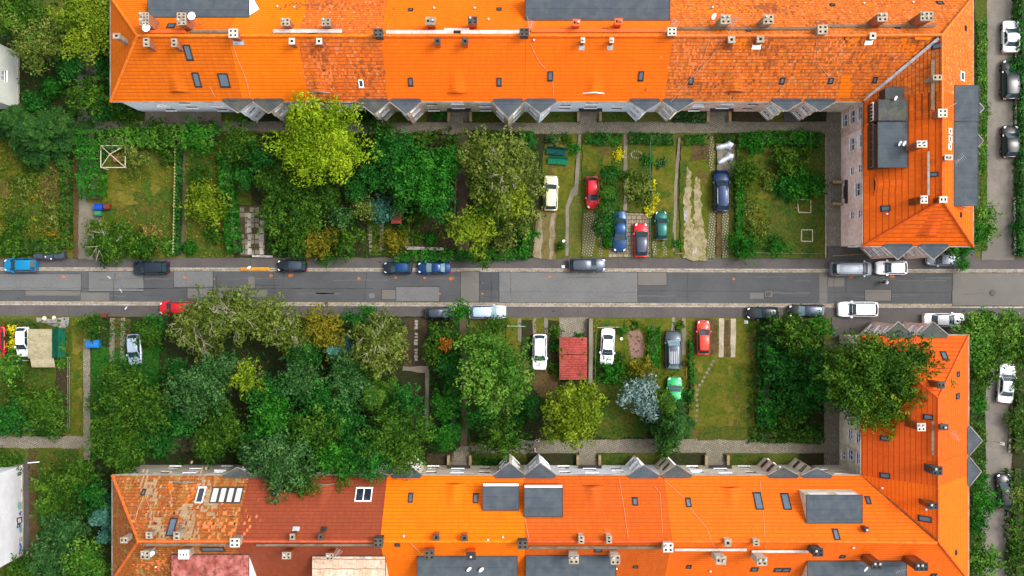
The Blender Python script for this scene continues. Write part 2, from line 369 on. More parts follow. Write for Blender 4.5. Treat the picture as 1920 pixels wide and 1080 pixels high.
# upper gardens
Z[0] = .20
patch('lawn', rect(-60, 262, 136, 484), DRY, jit=.1); patch('lawn', rect(0, 330, 115, 470), LAWN, jit=.5, sub=1.5)
patch('soil', [(75,300),(112,290),(118,360),(90,420),(66,380)], LITTER, jit=.25)
patch('lawn', rect(192, 310, 330, 484), DRY, jit=.15); patch('lawn', [(250,360),(328,350),(328,470),(210,480),(230,410)], LAWN, jit=.3)
patch('footpath', rect(338, 280, 347, 480), DIRT, jit=.05)
patch('lawn', rect(350, 290, 440, 482), LAWN, jit=.1); patch('lawn', rect(440, 290, 470, 384), LAWN, jit=.1)
patch('driveway', [(443,388),(497,384),(497,478),(452,480)], M('dirty_joint_soil', C(70,62,44), C(56,52,34), C(90,82,56), scale=1, fine=5, amt=.6), jit=.06)
SL1 = M('pale_worn_slab', C(150,138,114), C(124,112,88), C(168,158,136), scale=1.5, fine=6, amt=.6)
for i in range(9):
    for j in range(5):
        if random.random() < .82: patch('paving_slab', rect(450+j*9.4+random.uniform(-.5,.5), 389+i*10, 457.8+j*9.4, 397+i*10), SL1 if (i*j) % 2 else CONC, z='t', jit=.05)
for j_ in (464, 487):
    for i in range(6): patch('worn_strip', rect(j_+random.uniform(-1,1), 400+i*13, j_+7, 411+i*13+random.uniform(-2,2)), KERB, z=Z[0]+.004, jit=.08)
patch('garden_soil', rect(750, 400, 856, 470), G_SOIL, jit=.2); patch('garden_soil', rect(760, 255, 850, 275), G_SOIL, jit=.2)
patch('lawn', rect(690, 400, 735, 480), LAWN, jit=.2)
for i in range(7): patch('paving_slab', rect(691+random.uniform(-1,1), 424+i*7, 697, 429+i*7), CONC, z='t', jit=.05); patch('paving_slab', rect(712, 422+i*7, 719, 427+i*7), CONC, z='t', jit=.05)
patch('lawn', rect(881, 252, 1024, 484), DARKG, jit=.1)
EARTH = M('earth_drive', C(140,128,104), C(112,100,72), C(156,146,124), scale=0.7, fine=4, amt=.7)
patch('driveway', [(1008,396),(1045,396),(1042,484),(998,484)], M('trodden_ground', C(104,92,54), C(84,78,36), C(124,112,78), scale=1.1, fine=4, amt=.7), jit=.2)
patch('wheel_track', [(1010,396),(1020,398),(1016,440),(1014,484),(1000,484),(1005,440)], EARTH, jit=.18); patch('wheel_track', [(1033,398),(1043,398),(1040,440),(1036,484),(1027,484),(1031,440)], EARTH, jit=.18)
patch('lawn', [(1024,252),(1082,252),(1075,350),(1062,390),(1060,484),(1042,484),(1044,398),(1016,396),(1016,300)], DRY, jit=.1)
patch('lawn', rect(1043, 400, 1060, 470), LAWN, jit=.15)
patch('footpath', [(1084,252),(1090,252),(1083,365),(1075,368),(1067,390),(1066,480),(1060,480),(1061,388),(1070,358),(1077,350)], CONC, jit=.04)
patch('lawn', rect(1092, 252, 1146, 484), DRY, jit=.1); patch('lawn', rect(1096, 400, 1118, 440), LAWN, jit=.3)
patch('grid_paving', [(1096,400),(1122,400),(1112,480),(1090,480)], GRIT, jit=.08); patch('grid_paving', rect(1123, 400, 1131, 480), GRIT, jit=.08)
patch('lawn', rect(1148, 252, 1168, 395), LAWN, jit=.1)
patch('lawn', rect(1176, 252, 1219, 398), LAWN, jit=.1); patch('footpath', rect(1169, 252, 1176, 395), CONC, jit=.05)
patch('driveway', [(1144,396),(1218,402),(1217,482),(1142,482)], SLAB, jit=.04)
SEAM = M('slab_joint', C(84,74,58))
for x in (1156,1169,1183,1192,1204): patch('slab_joint', rect(x, 404, x+.9, 481), SEAM, z='t', jit=.01)
for y in (412,424,436,448,460,472): patch('slab_joint', rect(1145, y, 1216, y+.9), SEAM, z='t', jit=.01)
patch('lawn', rect(1222, 262, 1266, 484), DRY, jit=.1); patch('lawn', rect(1236, 400, 1262, 470), LAWN, jit=.25)
patch('grid_paving', rect(1224, 445, 1231, 480), GRIT, jit=.05); patch('grid_paving', rect(1243, 445, 1251, 480), GRIT, jit=.05)
patch('footpath', [(1271,258),(1276,258),(1270,350),(1266,470),(1261,472),(1264,350)], CONC, jit=.05)
patch('lawn', rect(1277, 262, 1340, 484), DRY, jit=.1); patch('lawn', rect(1275, 300, 1290, 450), LAWN, jit=.1)
patch('sandy_track', [(1286,330),(1292,310),(1297,330),(1295,360),(1296,400),(1301,440),(1312,470),(1312,486),(1281,486),(1284,440),(1283,380)], SAND, jit=.2, sub=.35)
patch('sandy_track', [(1301,345),(1308,332),(1313,345),(1315,380),(1317,410),(1322,440),(1325,486),(1296,486),(1300,450),(1303,420),(1300,385)], SAND, jit=.2, sub=.35)
patch('soil', rect(1296, 268, 1336, 300), LITTER, jit=.3)
patch('concrete_strip', rect(1283, 393, 1289, 414), KERB, jit=.05); patch('concrete_strip', [(1300,464),(1307,464),(1304,480),(1298,480)], KERB, jit=.05)
patch('grid_paving', [(1330,395),(1342,395),(1341,484),(1325,484)], GRIT, jit=.03); patch('grid_paving', rect(1354, 395, 1366, 484), GRIT, jit=.03)
patch('driveway', rect(1344, 270, 1378, 330), CONC, jit=.1); patch('soil', rect(1343, 395, 1353, 480), LITTER, jit=.05)
patch('grid_paving', rect(1330, 256, 1338, 320), GRIT, jit=.1)
patch('lawn', rect(1382, 252, 1548, 484), LAWN, jit=.08); patch('lawn', [(1390,290),(1430,280),(1450,380),(1440,440),(1400,430)], DRY, jit=.5, sub=1.5)
patch('lawn_edge', rect(1547.3, 250, 1549.3, 484), KERB, jit=.01)
for a, b in ((181,250),(1549,1577)): pass
# strips of front garden between the houses and the walk
for x0, x1, m in ((880,975,LAWN),(800,846,G_SOIL),(1020,1088,LAWN),(1120,1190,LAWN),(1262,1328,DARKG),(1365,1440,G_SOIL),(1500,1550,DARKG),(460,700,DARKG),(1470,1500,G_PAVE)):
    patch('front_garden', [(x0,203),(x1,203),(x1,228),(x0,228)], m, jit=.05)
for x0, x1, m in ((880,980,LAWN),(1117,1180,LAWN),(1240,1322,DARKG),(1358,1440,LAWN),(1500,1545,DARKG),(990,1085,DARKG),(800,848,G_SOIL)):
    patch('front_garden', [(x0,850),(x1,850),(x1,882),(x0,882)], m, jit=.05)
for x in (854,1104,1345): patch('entrance_path', rect(x-16, 204, x+15, 232), COB, jit=.03)
for x in (866,1101,1339): patch('entrance_path', rect(x-15, 848, x+16, 866), COB, jit=.03)
patch('forecourt', rect(272, 208, 415, 230), CONC, jit=.1)
# lower gardens
Z[0] = .20
patch('lawn', rect(-60, 598, 132, 812), LAWN, jit=.1); patch('soil', rect(104, 690, 131, 800), G_SOIL, jit=.15); patch('lawn', rect(134, 600, 155, 815), DRY, jit=.08)
patch('gravel', [(66,596),(128,596),(130,608),(120,618),(70,604)], M('grey_gravel', C(140,136,130), C(118,114,108), C(170,166,160), scale=1, fine=8, amt=.7), jit=.15)
patch('lawn', rect(172, 650, 300, 860), M('lush_grass', C(30,88,18), C(44,80,20), C(70,110,30), scale=.5, fine=4, amt=.4), jit=.15)
patch('driveway', rect(204, 597, 246, 660), LITTER, jit=.1)
for x0 in (206, 226):
    patch('concrete_strip', [(x0,625),(x0+9,624),(x0+7,677),(x0-1,678)], CONC, jit=.05)
    for k in range(7): patch('paving_slab', rect(x0+1, 596+k*4, x0+9, 598.8+k*4), SLAB, z='t', jit=.03)
patch('lawn', rect(55, 842, 158, 1000), LAWN, jit=.15); patch('soil', rect(52, 842, 70, 1060), LITTER, jit=.2)
patch('paved_edge', rect(44, 862, 54, 1100), G_PAVE, jit=.05)
patch('garden_soil', rect(756, 597, 800, 690), G_SOIL, jit=.1); patch('footpath', [(754,687),(804,687),(804,800),(797,800),(796,700),(754,694)], CONC, jit=.08)
for k in range(14):
    if k % 5 != 3: patch('paving_slab', rect(777+random.uniform(-1,1), 600+k*6, 783, 604.5+k*6), KERB, z='t', jit=.06)
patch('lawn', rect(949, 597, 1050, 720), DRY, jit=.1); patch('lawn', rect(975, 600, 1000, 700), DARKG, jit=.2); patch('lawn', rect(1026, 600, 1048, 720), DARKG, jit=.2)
patch('soil', [(958,650),(1000,690),(1045,700),(1048,770),(960,700)], LITTER, jit=.4)
for x in (971, 999.5, 1021): patch('concrete_strip', rect(x, 596, x+6, 640), CONC, jit=.07)
patch('grid_paving', rect(1049, 596, 1102, 632), COB, jit=.08)
patch('lawn', rect(1110, 597, 1170, 720), DRY, jit=.1); patch('lawn', rect(1170, 597, 1212, 690), DRY, jit=.1)
patch('heather_bed', [(1178,620),(1200,616),(1206,650),(1202,668),(1186,670),(1176,640)], M('dry_heather', C(130,100,90), C(104,84,62), C(160,130,120), scale=1, fine=6, amt=.6), jit=.2)
patch('lawn', rect(1212, 597, 1292, 740), DRY, jit=.1); patch('lawn', rect(1120, 690, 1215, 822), LAWN, jit=.3)
for x0, x1, y1 in ((1259,1265,625),(1279,1286,665)): patch('concrete_strip', rect(x0, 596, x1, y1), CONC, jit=.08)
patch('lawn', rect(1292, 597, 1424, 822), DRY, jit=.1)
patch('soil', rect(1300, 598, 1346, 666), LITTER, jit=.2)
for x0 in (1348, 1370): patch('concrete_strip', [(x0,597),(x0+10,597),(x0+9,670),(x0,670)], M('pale_concrete', C(172,160,138), C(150,140,118), C(190,180,162), scale=.6, fine=4, amt=.5), jit=.03)
patch('soil', rect(1358, 600, 1369, 670), LITTER, jit=.08)
SP = [(1338,677),(1334,684),(1329,692),(1325,699),(1321,707),(1317,715),(1312,722),(1308,731),(1307,740),(1307,750),(1307,760),(1307,770),(1306,780),(1306,789)]
for i, (x, y) in enumerate(SP):
    a = random.uniform(-.3,.3); patch('stepping_stone', [(x-2.4,y-2.4+a),(x+2.2,y-2.6),(x+2.6,y+2.2),(x-2.2,y+2.5+a)], CONC, z='t', jit=.04)
patch('lawn', [(1388,770),(1406,764),(1410,780),(1396,792),(1386,786)], LAWN, z='t', jit=.2)
patch('lawn', rect(1310, 800, 1420, 824), LAWN, jit=.1)
patch('verge', rect(1828, -80, 1851, 470), LAWN, jit=.05); patch('verge', rect(1816, 600, 1848, 900), DARKG, jit=.1)
patch('verge', rect(1905, -80, 2100, 480), DARKG, jit=.1); patch('verge', rect(1900, 600, 2100, 1150), DARKG, jit=.1)

# blotches: bare earth, moss and longer grass wandering through the plots
BL = [M('moss_blotch', C(40,74,10), C(62,82,16), scale=2, fine=5, amt=.6, c3=C(90,100,30)), M('bare_earth_blotch', C(88,74,36), C(76,68,24), scale=2, fine=5, amt=.6, c3=C(110,96,56)), M('straw_blotch', C(108,100,34), C(92,90,24), scale=2, fine=5, amt=.6, c3=C(124,112,50))]
def blotches(x0, y0, x1, y1, n, w=(1,1,1), smax=14):
    for _ in range(n):
        cx, cy = random.uniform(x0, x1), random.uniform(y0, y1); r_ = random.uniform(3, smax); ph = random.uniform(0, 6); el = random.uniform(.5, 1.6)
        pts = []
        for k in range(14):
            a = k*2*math.pi/14; q = r_*(1+.3*math.sin(2*a+ph)+.22*math.sin(3*a+2*ph)+random.uniform(-.15,.15))
            pts.append((min(x1, max(x0, cx+q*math.cos(a))), min(y1, max(y0, cy+q*el*math.sin(a)))))
        patch('lawn_blotch', pts, random.choices(BL, w)[0], z=.298+random.uniform(0,.02))
for a in ((0,266,130,480,26,(2,2,2)),(196,320,326,476,16,(2,2,2)),(350,290,438,478,8,(2,1,1)),(1093,256,1145,400,9,(2,1,2)),(1222,266,1264,470,10,(2,1,2)),(1278,262,1290,470,5,(2,1,1)),(1306,262,1340,470,9,(2,1,2)),(1284,300,1322,470,12,(2,3,1)),(1026,256,1062,330,6,(1,2,2)),(1178,300,1218,396,6,(3,1,0)),(1386,256,1545,482,26,(4,1,1)),
          (1296,675,1422,818,20,(2,1,3)),(1112,600,1168,700,8,(3,1,1)),(1214,600,1256,690,5,(3,1,1)),(136,602,154,812,8,(2,2,1)),(134,842,156,900,3,(2,1,1)),(52,695,102,800,5,(4,0,1)),(950,600,970,700,4,(2,2,0)),(1400,600,1420,670,4,(2,1,2)),(1830,-20,1848,300,6,(3,1,0))): blotches(*a)
# ---------------------------------------------------------------- buildings
TAN = 1.05; ZE = 8.5; GZ = .13
YS, YN = 20.3, 31.7            # eaves of the upper row (courtyard side, far side)
XW, XI, XE = -43.7, 38.2, 50.2
YB = 4.55                      # lower end of the upper corner wing
yN2, yS2 = -20.4, -31.8        # eaves of the lower row
XW2, XI2, XE2 = -43.5, 38.0, 49.7
YB2 = -5.15
# planes: (nx, ny, c) with height ZE + nx*x + ny*y + c
def pl(nx, ny, px_, py_, t=TAN): return (nx*t, ny*t, -(nx*px_+ny*py_)*t)
U = dict(S=pl(0,1,0,YS), N=pl(0,-1,0,YN), W=pl(1,0,XW,0,1.18), w=pl(1,0,XI,0), e=pl(-1,0,XE,0), b=pl(0,1,0,YB,1.4))
V = dict(S=pl(0,-1,0,yN2), N=pl(0,1,0,yS2), W=pl(1,0,XW2,0,1.18), w=pl(1,0,XI2,0), e=pl(-1,0,XE2,0), b=pl(0,-1,0,YB2,1.0))
UD = ((XI, YS), (XE, YN)); VD = ((XI2, yN2), (XE2, yS2))
def pz(p, x, y): return ZE + p[0]*x + p[1]*y + p[2]
def side(D, x, y, up):  # >0 on the row side of the diagonal
    (ax, ay), (bx, by) = D; s = (bx-ax)*(y-ay)-(by-ay)*(x-ax)
    return s if up else -s
def roofz(x, y):
    if y > 0: P, D, up = U, UD, True
    else: P, D, up = V, VD, False
    keys = 'SNW' if side(D, x, y, up) > 0 else 'web'
    return min(pz(P[k], x, y) for k in keys)
def roofplane(x, y):
    if y > 0: P, D, up = U, UD, True
    else: P, D, up = V, VD, False
    keys = 'SNW' if side(D, x, y, up) > 0 else 'web'
    return min((pz(P[k], x, y), k) for k in keys)[1], P
def onroof(px, py, dz=0.0):
    z = 11.0
    for _ in range(30):
        x, y, _z = W(px, py, z); z = 0.5*z + 0.5*(roofz(x, y)+dz)
    return x, y, z
def clip(poly, a, b, c):
    "keep a*x + b*y + c >= 0"
    out = []
    for i in range(len(poly)):
        p, q = poly[i], poly[(i+1) % len(poly)]
        dp = a*p[0]+b*p[1]+c; dq = a*q[0]+b*q[1]+c
        if dp >= 0: out.append(p)
        if (dp >= 0) != (dq >= 0): t = dp/(dp-dq); out.append((p[0]+(q[0]-p[0])*t, p[1]+(q[1]-p[1])*t))
    return out
def roof_faces(cliprect, up):
    "list of (plane key, polygon) inside x0,x1,y0,y1"
    P, D = (U, UD) if up else (V, VD)
    x0, x1, y0, y1 = cliprect
    if up:
        row = [(XW,YS),(XI,YS),(XE,YN),(XW,YN)]; wing = [(XI,YS),(XI,YB),(XE,YB),(XE,YN)]
    else:
        row = [(XW2,yN2),(XI2,yN2),(XE2,yS2),(XW2,yS2)]; wing = [(XI2,yN2),(XI2,YB2),(XE2,YB2),(XE2,yS2)]
    res = []
    for reg, keys in ((row, 'SNW'), (wing, 'web')):
        r0 = clip(reg, 1, 0, -x0); r0 = clip(r0, -1, 0, x1) if r0 else r0
        r0 = clip(r0, 0, 1, -y0) if r0 else r0; r0 = clip(r0, 0, -1, y1) if r0 else r0
        for k in keys:
            q = r0
            for j in keys:
                if j != k and q:
                    q = clip(q, P[j][0]-P[k][0], P[j][1]-P[k][1], P[j][2]-P[k][2])
            if q and len(q) >= 3:
                ar = abs(sum(q[i][0]*q[(i+1)%len(q)][1]-q[(i+1)%len(q)][0]*q[i][1] for i in range(len(q))))/2
                if ar > .02: res.append((k, q, P[k]))
    return res
def uvof(p, x, y, z):
    g = Vector((p[0], p[1])); t = g.length; d = g/t      # uphill direction in plan
    u = -d.y*x + d.x*y; v = (d.x*x + d.y*y)*math.sqrt(1+t*t)
    return (u, v)
def build_roof(parent, mat, cliprect, up, name='roof'):
    vs = []; fs = []; uvs = []
    for k, poly, p in roof_faces(cliprect, up):
        n0 = len(vs)
        if sum(poly[i][0]*poly[(i+1)%len(poly)][1]-poly[(i+1)%len(poly)][0]*poly[i][1] for i in range(len(poly))) < 0: poly = poly[::-1]
        n = len(poly)
        for (x, y) in poly: vs.append((x, y, pz(p, x, y)))
        for (x, y) in poly: vs.append((x, y, pz(p, x, y)-.22))
        fs.append(tuple(range(n0, n0+n))); uvs.append([uvof(p, x, y, 0) for x, y in poly])
        fs.append(tuple(reversed(range(n0+n, n0+2*n)))); uvs.append([uvof(p, x, y, 0) for x, y in reversed(poly)])
        for i in range(n):
            j = (i+1) % n; a, b = poly[i], poly[j]
            # close only the eaves
            if abs(pz(p, *a)-ZE) < .01 and abs(pz(p, *b)-ZE) < .01:
                fs.append((n0+i, n0+n+i, n0+n+j, n0+j)); uvs.append([(0,0)]*4)
    return mesh(name, vs, fs, mat, parent, uvs=uvs)

# --- roof tile materials
MOR = C(170, 70, 12)
T = {
 'amber': tile_mat('amber_tile', C(232,115,10), C(222,107,11), C(176,74,7), wid=.9, msz=.05),
 'gold': tile_mat('golden_orange_tile', C(250,127,5), C(244,121,5), C(205,86,5), msz=.045),
 'bright': tile_mat('bright_orange_tile', C(252,119,11), C(248,113,12), C(212,80,10), msz=.04),
 'weather': tile_mat('weathered_orange_tile', C(252,123,25), C(206,92,31), C(130,63,24), msz=.05, stain=C(130,84,40), stain_amt=.45, pale=.4, streak=C(180,82,46), streak_amt=.4, off=.5),
 'old': tile_mat('old_orange_tile', C(255,131,28), C(206,92,31), C(110,59,24), row=.42, wid=.3, msz=.05, stain=C(118,76,40), stain_amt=.6, pale=.5, moss=C(150,107,47), moss_amt=.45, off=.5, streak=C(120,61,31), streak_amt=.45),
 'oldbrown': tile_mat('brown_orange_ribbed_tile', C(246,107,18), C(200,92,21), C(110,57,17), row=.72, wid=.5, msz=.07, stain=C(120,72,21), stain_amt=.35),
 'red': tile_mat('red_orange_tile', C(252,111,20), C(230,103,20), C(176,67,12), row=.72, wid=.34, msz=.05),
 'redb': tile_mat('coral_orange_tile', C(232,98,24), C(226,94,24), C(176,67,17), row=.6, wid=.34, msz=.05),
 'mossy': tile_mat('lichen_covered_tile', C(186,94,28), C(160,84,33), C(78,57,27), row=.42, wid=.3, msz=.06, stain=C(96,80,36), stain_amt=.6, pale=.6, moss=C(140,113,36), moss_amt=.5, streak=C(158,146,86), streak_amt=.8, off=.5),
 'brown': tile_mat('brown_red_tile', C(156,74,46), C(146,68,42), C(108,50,32), msz=.04, stain=C(128,58,38), stain_amt=.3),
 'sun': tile_mat('saffron_tile', C(255,125,0), C(250,119,0), C(212,86,0), msz=.045),
 'matte': tile_mat('matte_red_orange_tile', C(212,98,23), C(202,90,23), C(170,72,20), msz=.045),
 'tang': tile_mat('tangerine_tile', C(250,115,20), C(246,109,20), C(206,78,14), msz=.045),
}
FELT = brick_mat('dark_roofing_felt', C(64,75,84), C(58,69,78), C(48,56,64), 7.0, 1.05, .035, C(88,94,96), .45)
FELT_O = M('weathered_roofing_felt', C(72,78,80), C(92,92,82), C(60,60,56), scale=.9, fine=5, amt=.6, rough=.9)
WHT = M('white_render', CW(236,238,242), CW(228,231,238), CW(178,180,184), scale=.6, fine=3, amt=.4)
WBL = M('pale_blue_white_render', CW(222,232,244), CW(214,226,240), CW(228,236,246), scale=.6, fine=3, amt=.4)
PINK = M('faded_pink_render', CW(244,216,206), CW(228,198,186), CW(190,152,134), scale=.5, fine=2, amt=.5)
PINKB = M('patchy_pink_brick', CW(226,200,188), CW(204,172,156), CW(160,126,104), scale=.8, fine=2.5, amt=.7)
GREY = M('dirty_grey_render', CW(198,190,174), CW(176,166,150), CW(140,128,110), scale=.6, fine=2, amt=.5)
GREYB = M('beige_grey_render', CW(222,212,192), CW(200,188,166), CW(150,136,114), scale=.6, fine=2, amt=.55)
FRAME = M('white_frame', CW(238,238,240), rough=.5)
DFRAME = M('dark_frame', C(80,62,52), rough=.5)
SILL = M('white_sill', CW(240,240,240), CW(226,224,220), scale=3, rough=.6)
def glassm(name, c, rough=.06):
    if name in MATS: return MATS[name]
    m = bpy.data.materials.new(name); m.use_nodes = True; b = m.node_tree.nodes['Principled BSDF']
    b.inputs['Base Color'].default_value = c; b.inputs['Roughness'].default_value = rough; b.inputs['Specular IOR Level'].default_value = .6
    MATS[name] = m; return m
GLASS = glassm('window_glass', C(40,46,56)); SKYGL = glassm('skylight_glass', C(86,102,118), .15); PGL = glassm('pale_skylight_glass', C(206,222,222), .2); GL2 = glassm('curtained_glass', C(150,160,170), .2)
CONCR = M('chimney_concrete', C(178,164,144), C(146,134,118), C(104,96,84), scale=1.5, fine=6, amt=.5)
WCAP = M('white_chimney_cap', C(214,208,196), C(190,182,168), scale=2)
SOOT = M('sooty_stone', C(84,78,70), C(62,58,54), C(110,102,92), scale=1.5, fine=6, amt=.5)
BRICK = M('chimney_brick', C(176,104,72), C(150,84,60), C(196,140,110), scale=1.5, fine=7, amt=.5)
HOLE = M('flue_hole', C(16,14,14))
DARKM = M('dark_sheet_metal', C(46,44,44), C(58,56,54), scale=2, rough=.5)
ORM = M('orange_sheet_metal', C(222,96,40), rough=.5); BRM = M('brown_sheet_metal', C(150,84,40), C(120,60,34), scale=1, rough=.6)
ZINC = M('zinc_sheet', CW(176,180,184), CW(150,152,154), scale=2, rough=.45, metal=.3)
PLAST = M('white_plastic', CW(228,228,230), rough=.4)
POT = M('pale_pot', C(196,192,186), C(170,166,160), scale=6); MORT = M('ridge_mortar', C(214,146,104), C(190,110,70), C(160,90,60), scale=1.2, fine=5, amt=.6)
BOARD = M('weathered_plank', C(118,106,90), C(92,80,66), C(140,128,110), scale=1, fine=4, amt=.6)
WALKW = M('white_walkway', C(214,204,196), C(190,176,166), scale=1.4)
GUTM = M('gutter_metal', C(150,146,140), C(120,112,104), scale=.8, rough=.5)
CABLE = M('pale_cable', C(222,170,140), rough=.6)

def house(name, label, loc, group): 
    o = empty('terraced_house', (loc[0], loc[1], GZ)); tag(o, label, 'house', group); return o

def ridge_cap(parent, pts, mat=None, w=.16, name='ridge_cap'):
    vs = MB()
    for i in range(len(pts)-1): vs.tube([pts[i], pts[i+1]], w, 6)
    return vs.build(name, mat or MORT, parent)

def facade(parent, o, t, n, L, z0, z1, holes, mat, name='wall', glass=None, frame=None, deep=.16, mull=True, winname='window'):
    "wall panel from o along t (unit) with outward normal n; holes (s0, zb, w, h, style)"
    o = Vector((o[0], o[1], 0)); t = Vector((t[0], t[1], 0)); n = Vector((n[0], n[1], 0))
    xs = sorted(set([0, L]+[h[0] for h in holes]+[h[0]+h[2] for h in holes]))
    zs = sorted(set([z0, z1]+[h[1] for h in holes]+[h[1]+h[3] for h in holes]))
    vs = []; fs = []
    def q(a, b, c, d): k = len(vs); vs.extend([a, b, c, d]); fs.append((k, k+1, k+2, k+3))
    P = lambda s, z, d=0: tuple(o+t*s+Vector((0,0,z))-n*d)
    for i in range(len(xs)-1):
        for j in range(len(zs)-1):
            sc = (xs[i]+xs[i+1])/2; zc = (zs[j]+zs[j+1])/2
            if any(h[0] < sc < h[0]+h[2] and h[1] < zc < h[1]+h[3] for h in holes): continue
            q(P(xs[i],zs[j]), P(xs[i+1],zs[j]), P(xs[i+1],zs[j+1]), P(xs[i],zs[j+1]))
    for h in holes:
        s0, zb, w, hh = h[:4]; s1 = s0+w; zt = zb+hh
        q(P(s0,zb), P(s0,zb,deep), P(s0,zt,deep), P(s0,zt)); q(P(s1,zb,deep), P(s1,zb), P(s1,zt), P(s1,zt,deep))
        q(P(s0,zb), P(s1,zb), P(s1,zb,deep), P(s0,zb,deep)); q(P(s0,zt,deep), P(s1,zt,deep), P(s1,zt), P(s0,zt))
    wall = mesh(name, vs, fs, mat, parent)
    for h in holes:
        s0, zb, w, hh = h[:4]; sty = h[4] if len(h) > 4 else 'w'
        if sty == 'door':
            MB().obox(P(s0,zb,deep), t*w, -n*.06, (0,0,hh)).build('door', DFRAME, parent); continue
        fm = FRAME if sty != 'd' else DFRAME
        b = MB(); fw = .09
        b.obox(P(s0,zb,deep-.02), t*fw, -n*.08, (0,0,hh)).obox(P(s0+w-fw,zb,deep-.02), t*fw, -n*.08, (0,0,hh))
        b.obox(P(s0+fw,zb,deep-.02), t*(w-2*fw), -n*.08, (0,0,fw)).obox(P(s0+fw,zb+hh-fw,deep-.02), t*(w-2*fw), -n*.08, (0,0,fw))
        b.obox(P(s0+w/2-.03,zb+fw,deep-.025), t*.06, -n*.08, (0,0,hh-2*fw))
        if hh > 1.2: b.obox(P(s0+fw,zb+hh*.62,deep-.022), t*(w-2*fw), -n*.08, (0,0,.06))
        f = b.build(winname, fm, parent)
        MB().obox(P(s0+fw,zb+fw,deep+.03), t*(w-2*fw), -n*.02, (0,0,hh-2*fw)).build('pane', random.choice([GLASS, GLASS, GL2]) if glass is None else glass, f)
        if sty != 'd': MB().obox(P(s0-.05,zb-.05,deep-.03), t*(w+.1), n*(deep+.1), (0,0,.05)).build('sill', SILL, f)
    return wall

def stair_windows(L, c=None, z=(0, 0)):
    "openings of a street front: three storeys, door in the middle"
    c = L/2 if c is None else c; hs = []
    for dx in (-3.6, 2.4):
        for zb in (1.3, 4.1, 6.75): hs.append((c+dx, zb, 1.25, 1.35 if zb < 6 else 1.15, 'w' if random.random() < .75 else 'd'))
    hs.append((c-.75, 3.0, 1.4, 1.1, 'w')); hs.append((c-.7, 5.6, 1.4, 1.2, 'w'))
    hs.append((c-.6, .13, 1.2, 2.2, 'door'))
    return hs

def porch(parent, o, t, n, c, mat, steps):
    o = Vector((o[0], o[1], 0)); t = Vector((t[0], t[1], 0)); n = Vector((n[0], n[1], 0))
    p = o+t*c
    MB().obox(p-t*1.35-n*.0+Vector((0,0,2.55)), t*2.7, n*.38, (0,0,.1)).build('porch_roof', DARKM, parent)
    st = MB()
    for k in range(3): st.obox(p-t*1.1+Vector((0,0,.13+k*.14)), t*2.2, n*(1.1-k*.32), (0,0,.14))
    st.build('steps', steps, parent)
    for s in (-1.42, 1.12):
        MB().obox(p+t*s+Vector((0,0,.13)), t*.3, n*1.25, (0,0,1.0)).build('step_wall', M('sandstone', C(172,150,112), C(150,130,96), C(130,112,84), scale=2), parent)

def bay(parent, px, pyap, t, n, mat, felt, line, hw=1.75, styles=('w','w'), trim=True):
    """triangular oriel: apex seen at (px, pyap) at roof height; t along the wall, n outward;
    line = coordinate (along n) of the eave"""
    zt = ZE+.05
    ax, ay, _ = W(px, pyap, zt); ap = Vector((ax, ay, 0)); t = Vector((t[0], t[1], 0)); n = Vector((n[0], n[1], 0))
    depth = ap.dot(n)-line           # from the eave line to the apex
    base = ap - n*(depth+.26)
    # roof slab, rising gently onto the tiles
    a = ap+Vector((0,0,zt)); l = base-t*(hw*.86)+Vector((0,0,zt+.32)); r_ = base+t*(hw*.86)+Vector((0,0,zt+.32))
    lm = ap-n*(depth*.96)-t*hw+Vector((0,0,zt+.06)); rm = ap-n*(depth*.96)+t*hw+Vector((0,0,zt+.06))
    b = MB(); d = Vector((0,0,-.14)); vs = [a, rm, r_, l, lm]; b.add(vs+[v+d for v in vs], [(0,1,4),(1,2,3,4),(9,6,5),(9,8,7,6),(0,5,6,1),(1,6,7,2),(3,8,9,4),(4,9,5,0)])
    b.build('bay_roof', felt, parent)
    if trim:
        g = MB(); g.bar(a+Vector((0,0,.02)), rm+Vector((0,0,.02)), .09, .1); g.bar(a+Vector((0,0,.02)), lm+Vector((0,0,.02)), .09, .1); g.build('bay_gutter', GUTM, parent)
    # walls
    ap2 = ap-n*.28; wl = (line-.3) ; dep2 = ap2.dot(n)-wl+0.0
    bl = ap2-n*dep2-t*(dep2*.98); br = ap2-n*dep2+t*(dep2*.98)
    for (p0, p1, sgn, sty) in ((bl, ap2, 0, styles[0]), (ap2, br, 1, styles[1])):
        v = p1-p0; Lh = v.length; tt = v/Lh; nn = Vector((tt.y, -tt.x, 0))
        if nn.dot(n) < 0: nn = -nn
        hs = [(Lh/2-.55, zb, 1.1, hh, sty) for zb, hh in ((1.4,1.3),(4.1,1.35),(6.7,1.1))]
        facade(parent, p0, tt, nn, Lh, GZ-.1, zt-.1, hs, mat, name='bay_wall', deep=.1)

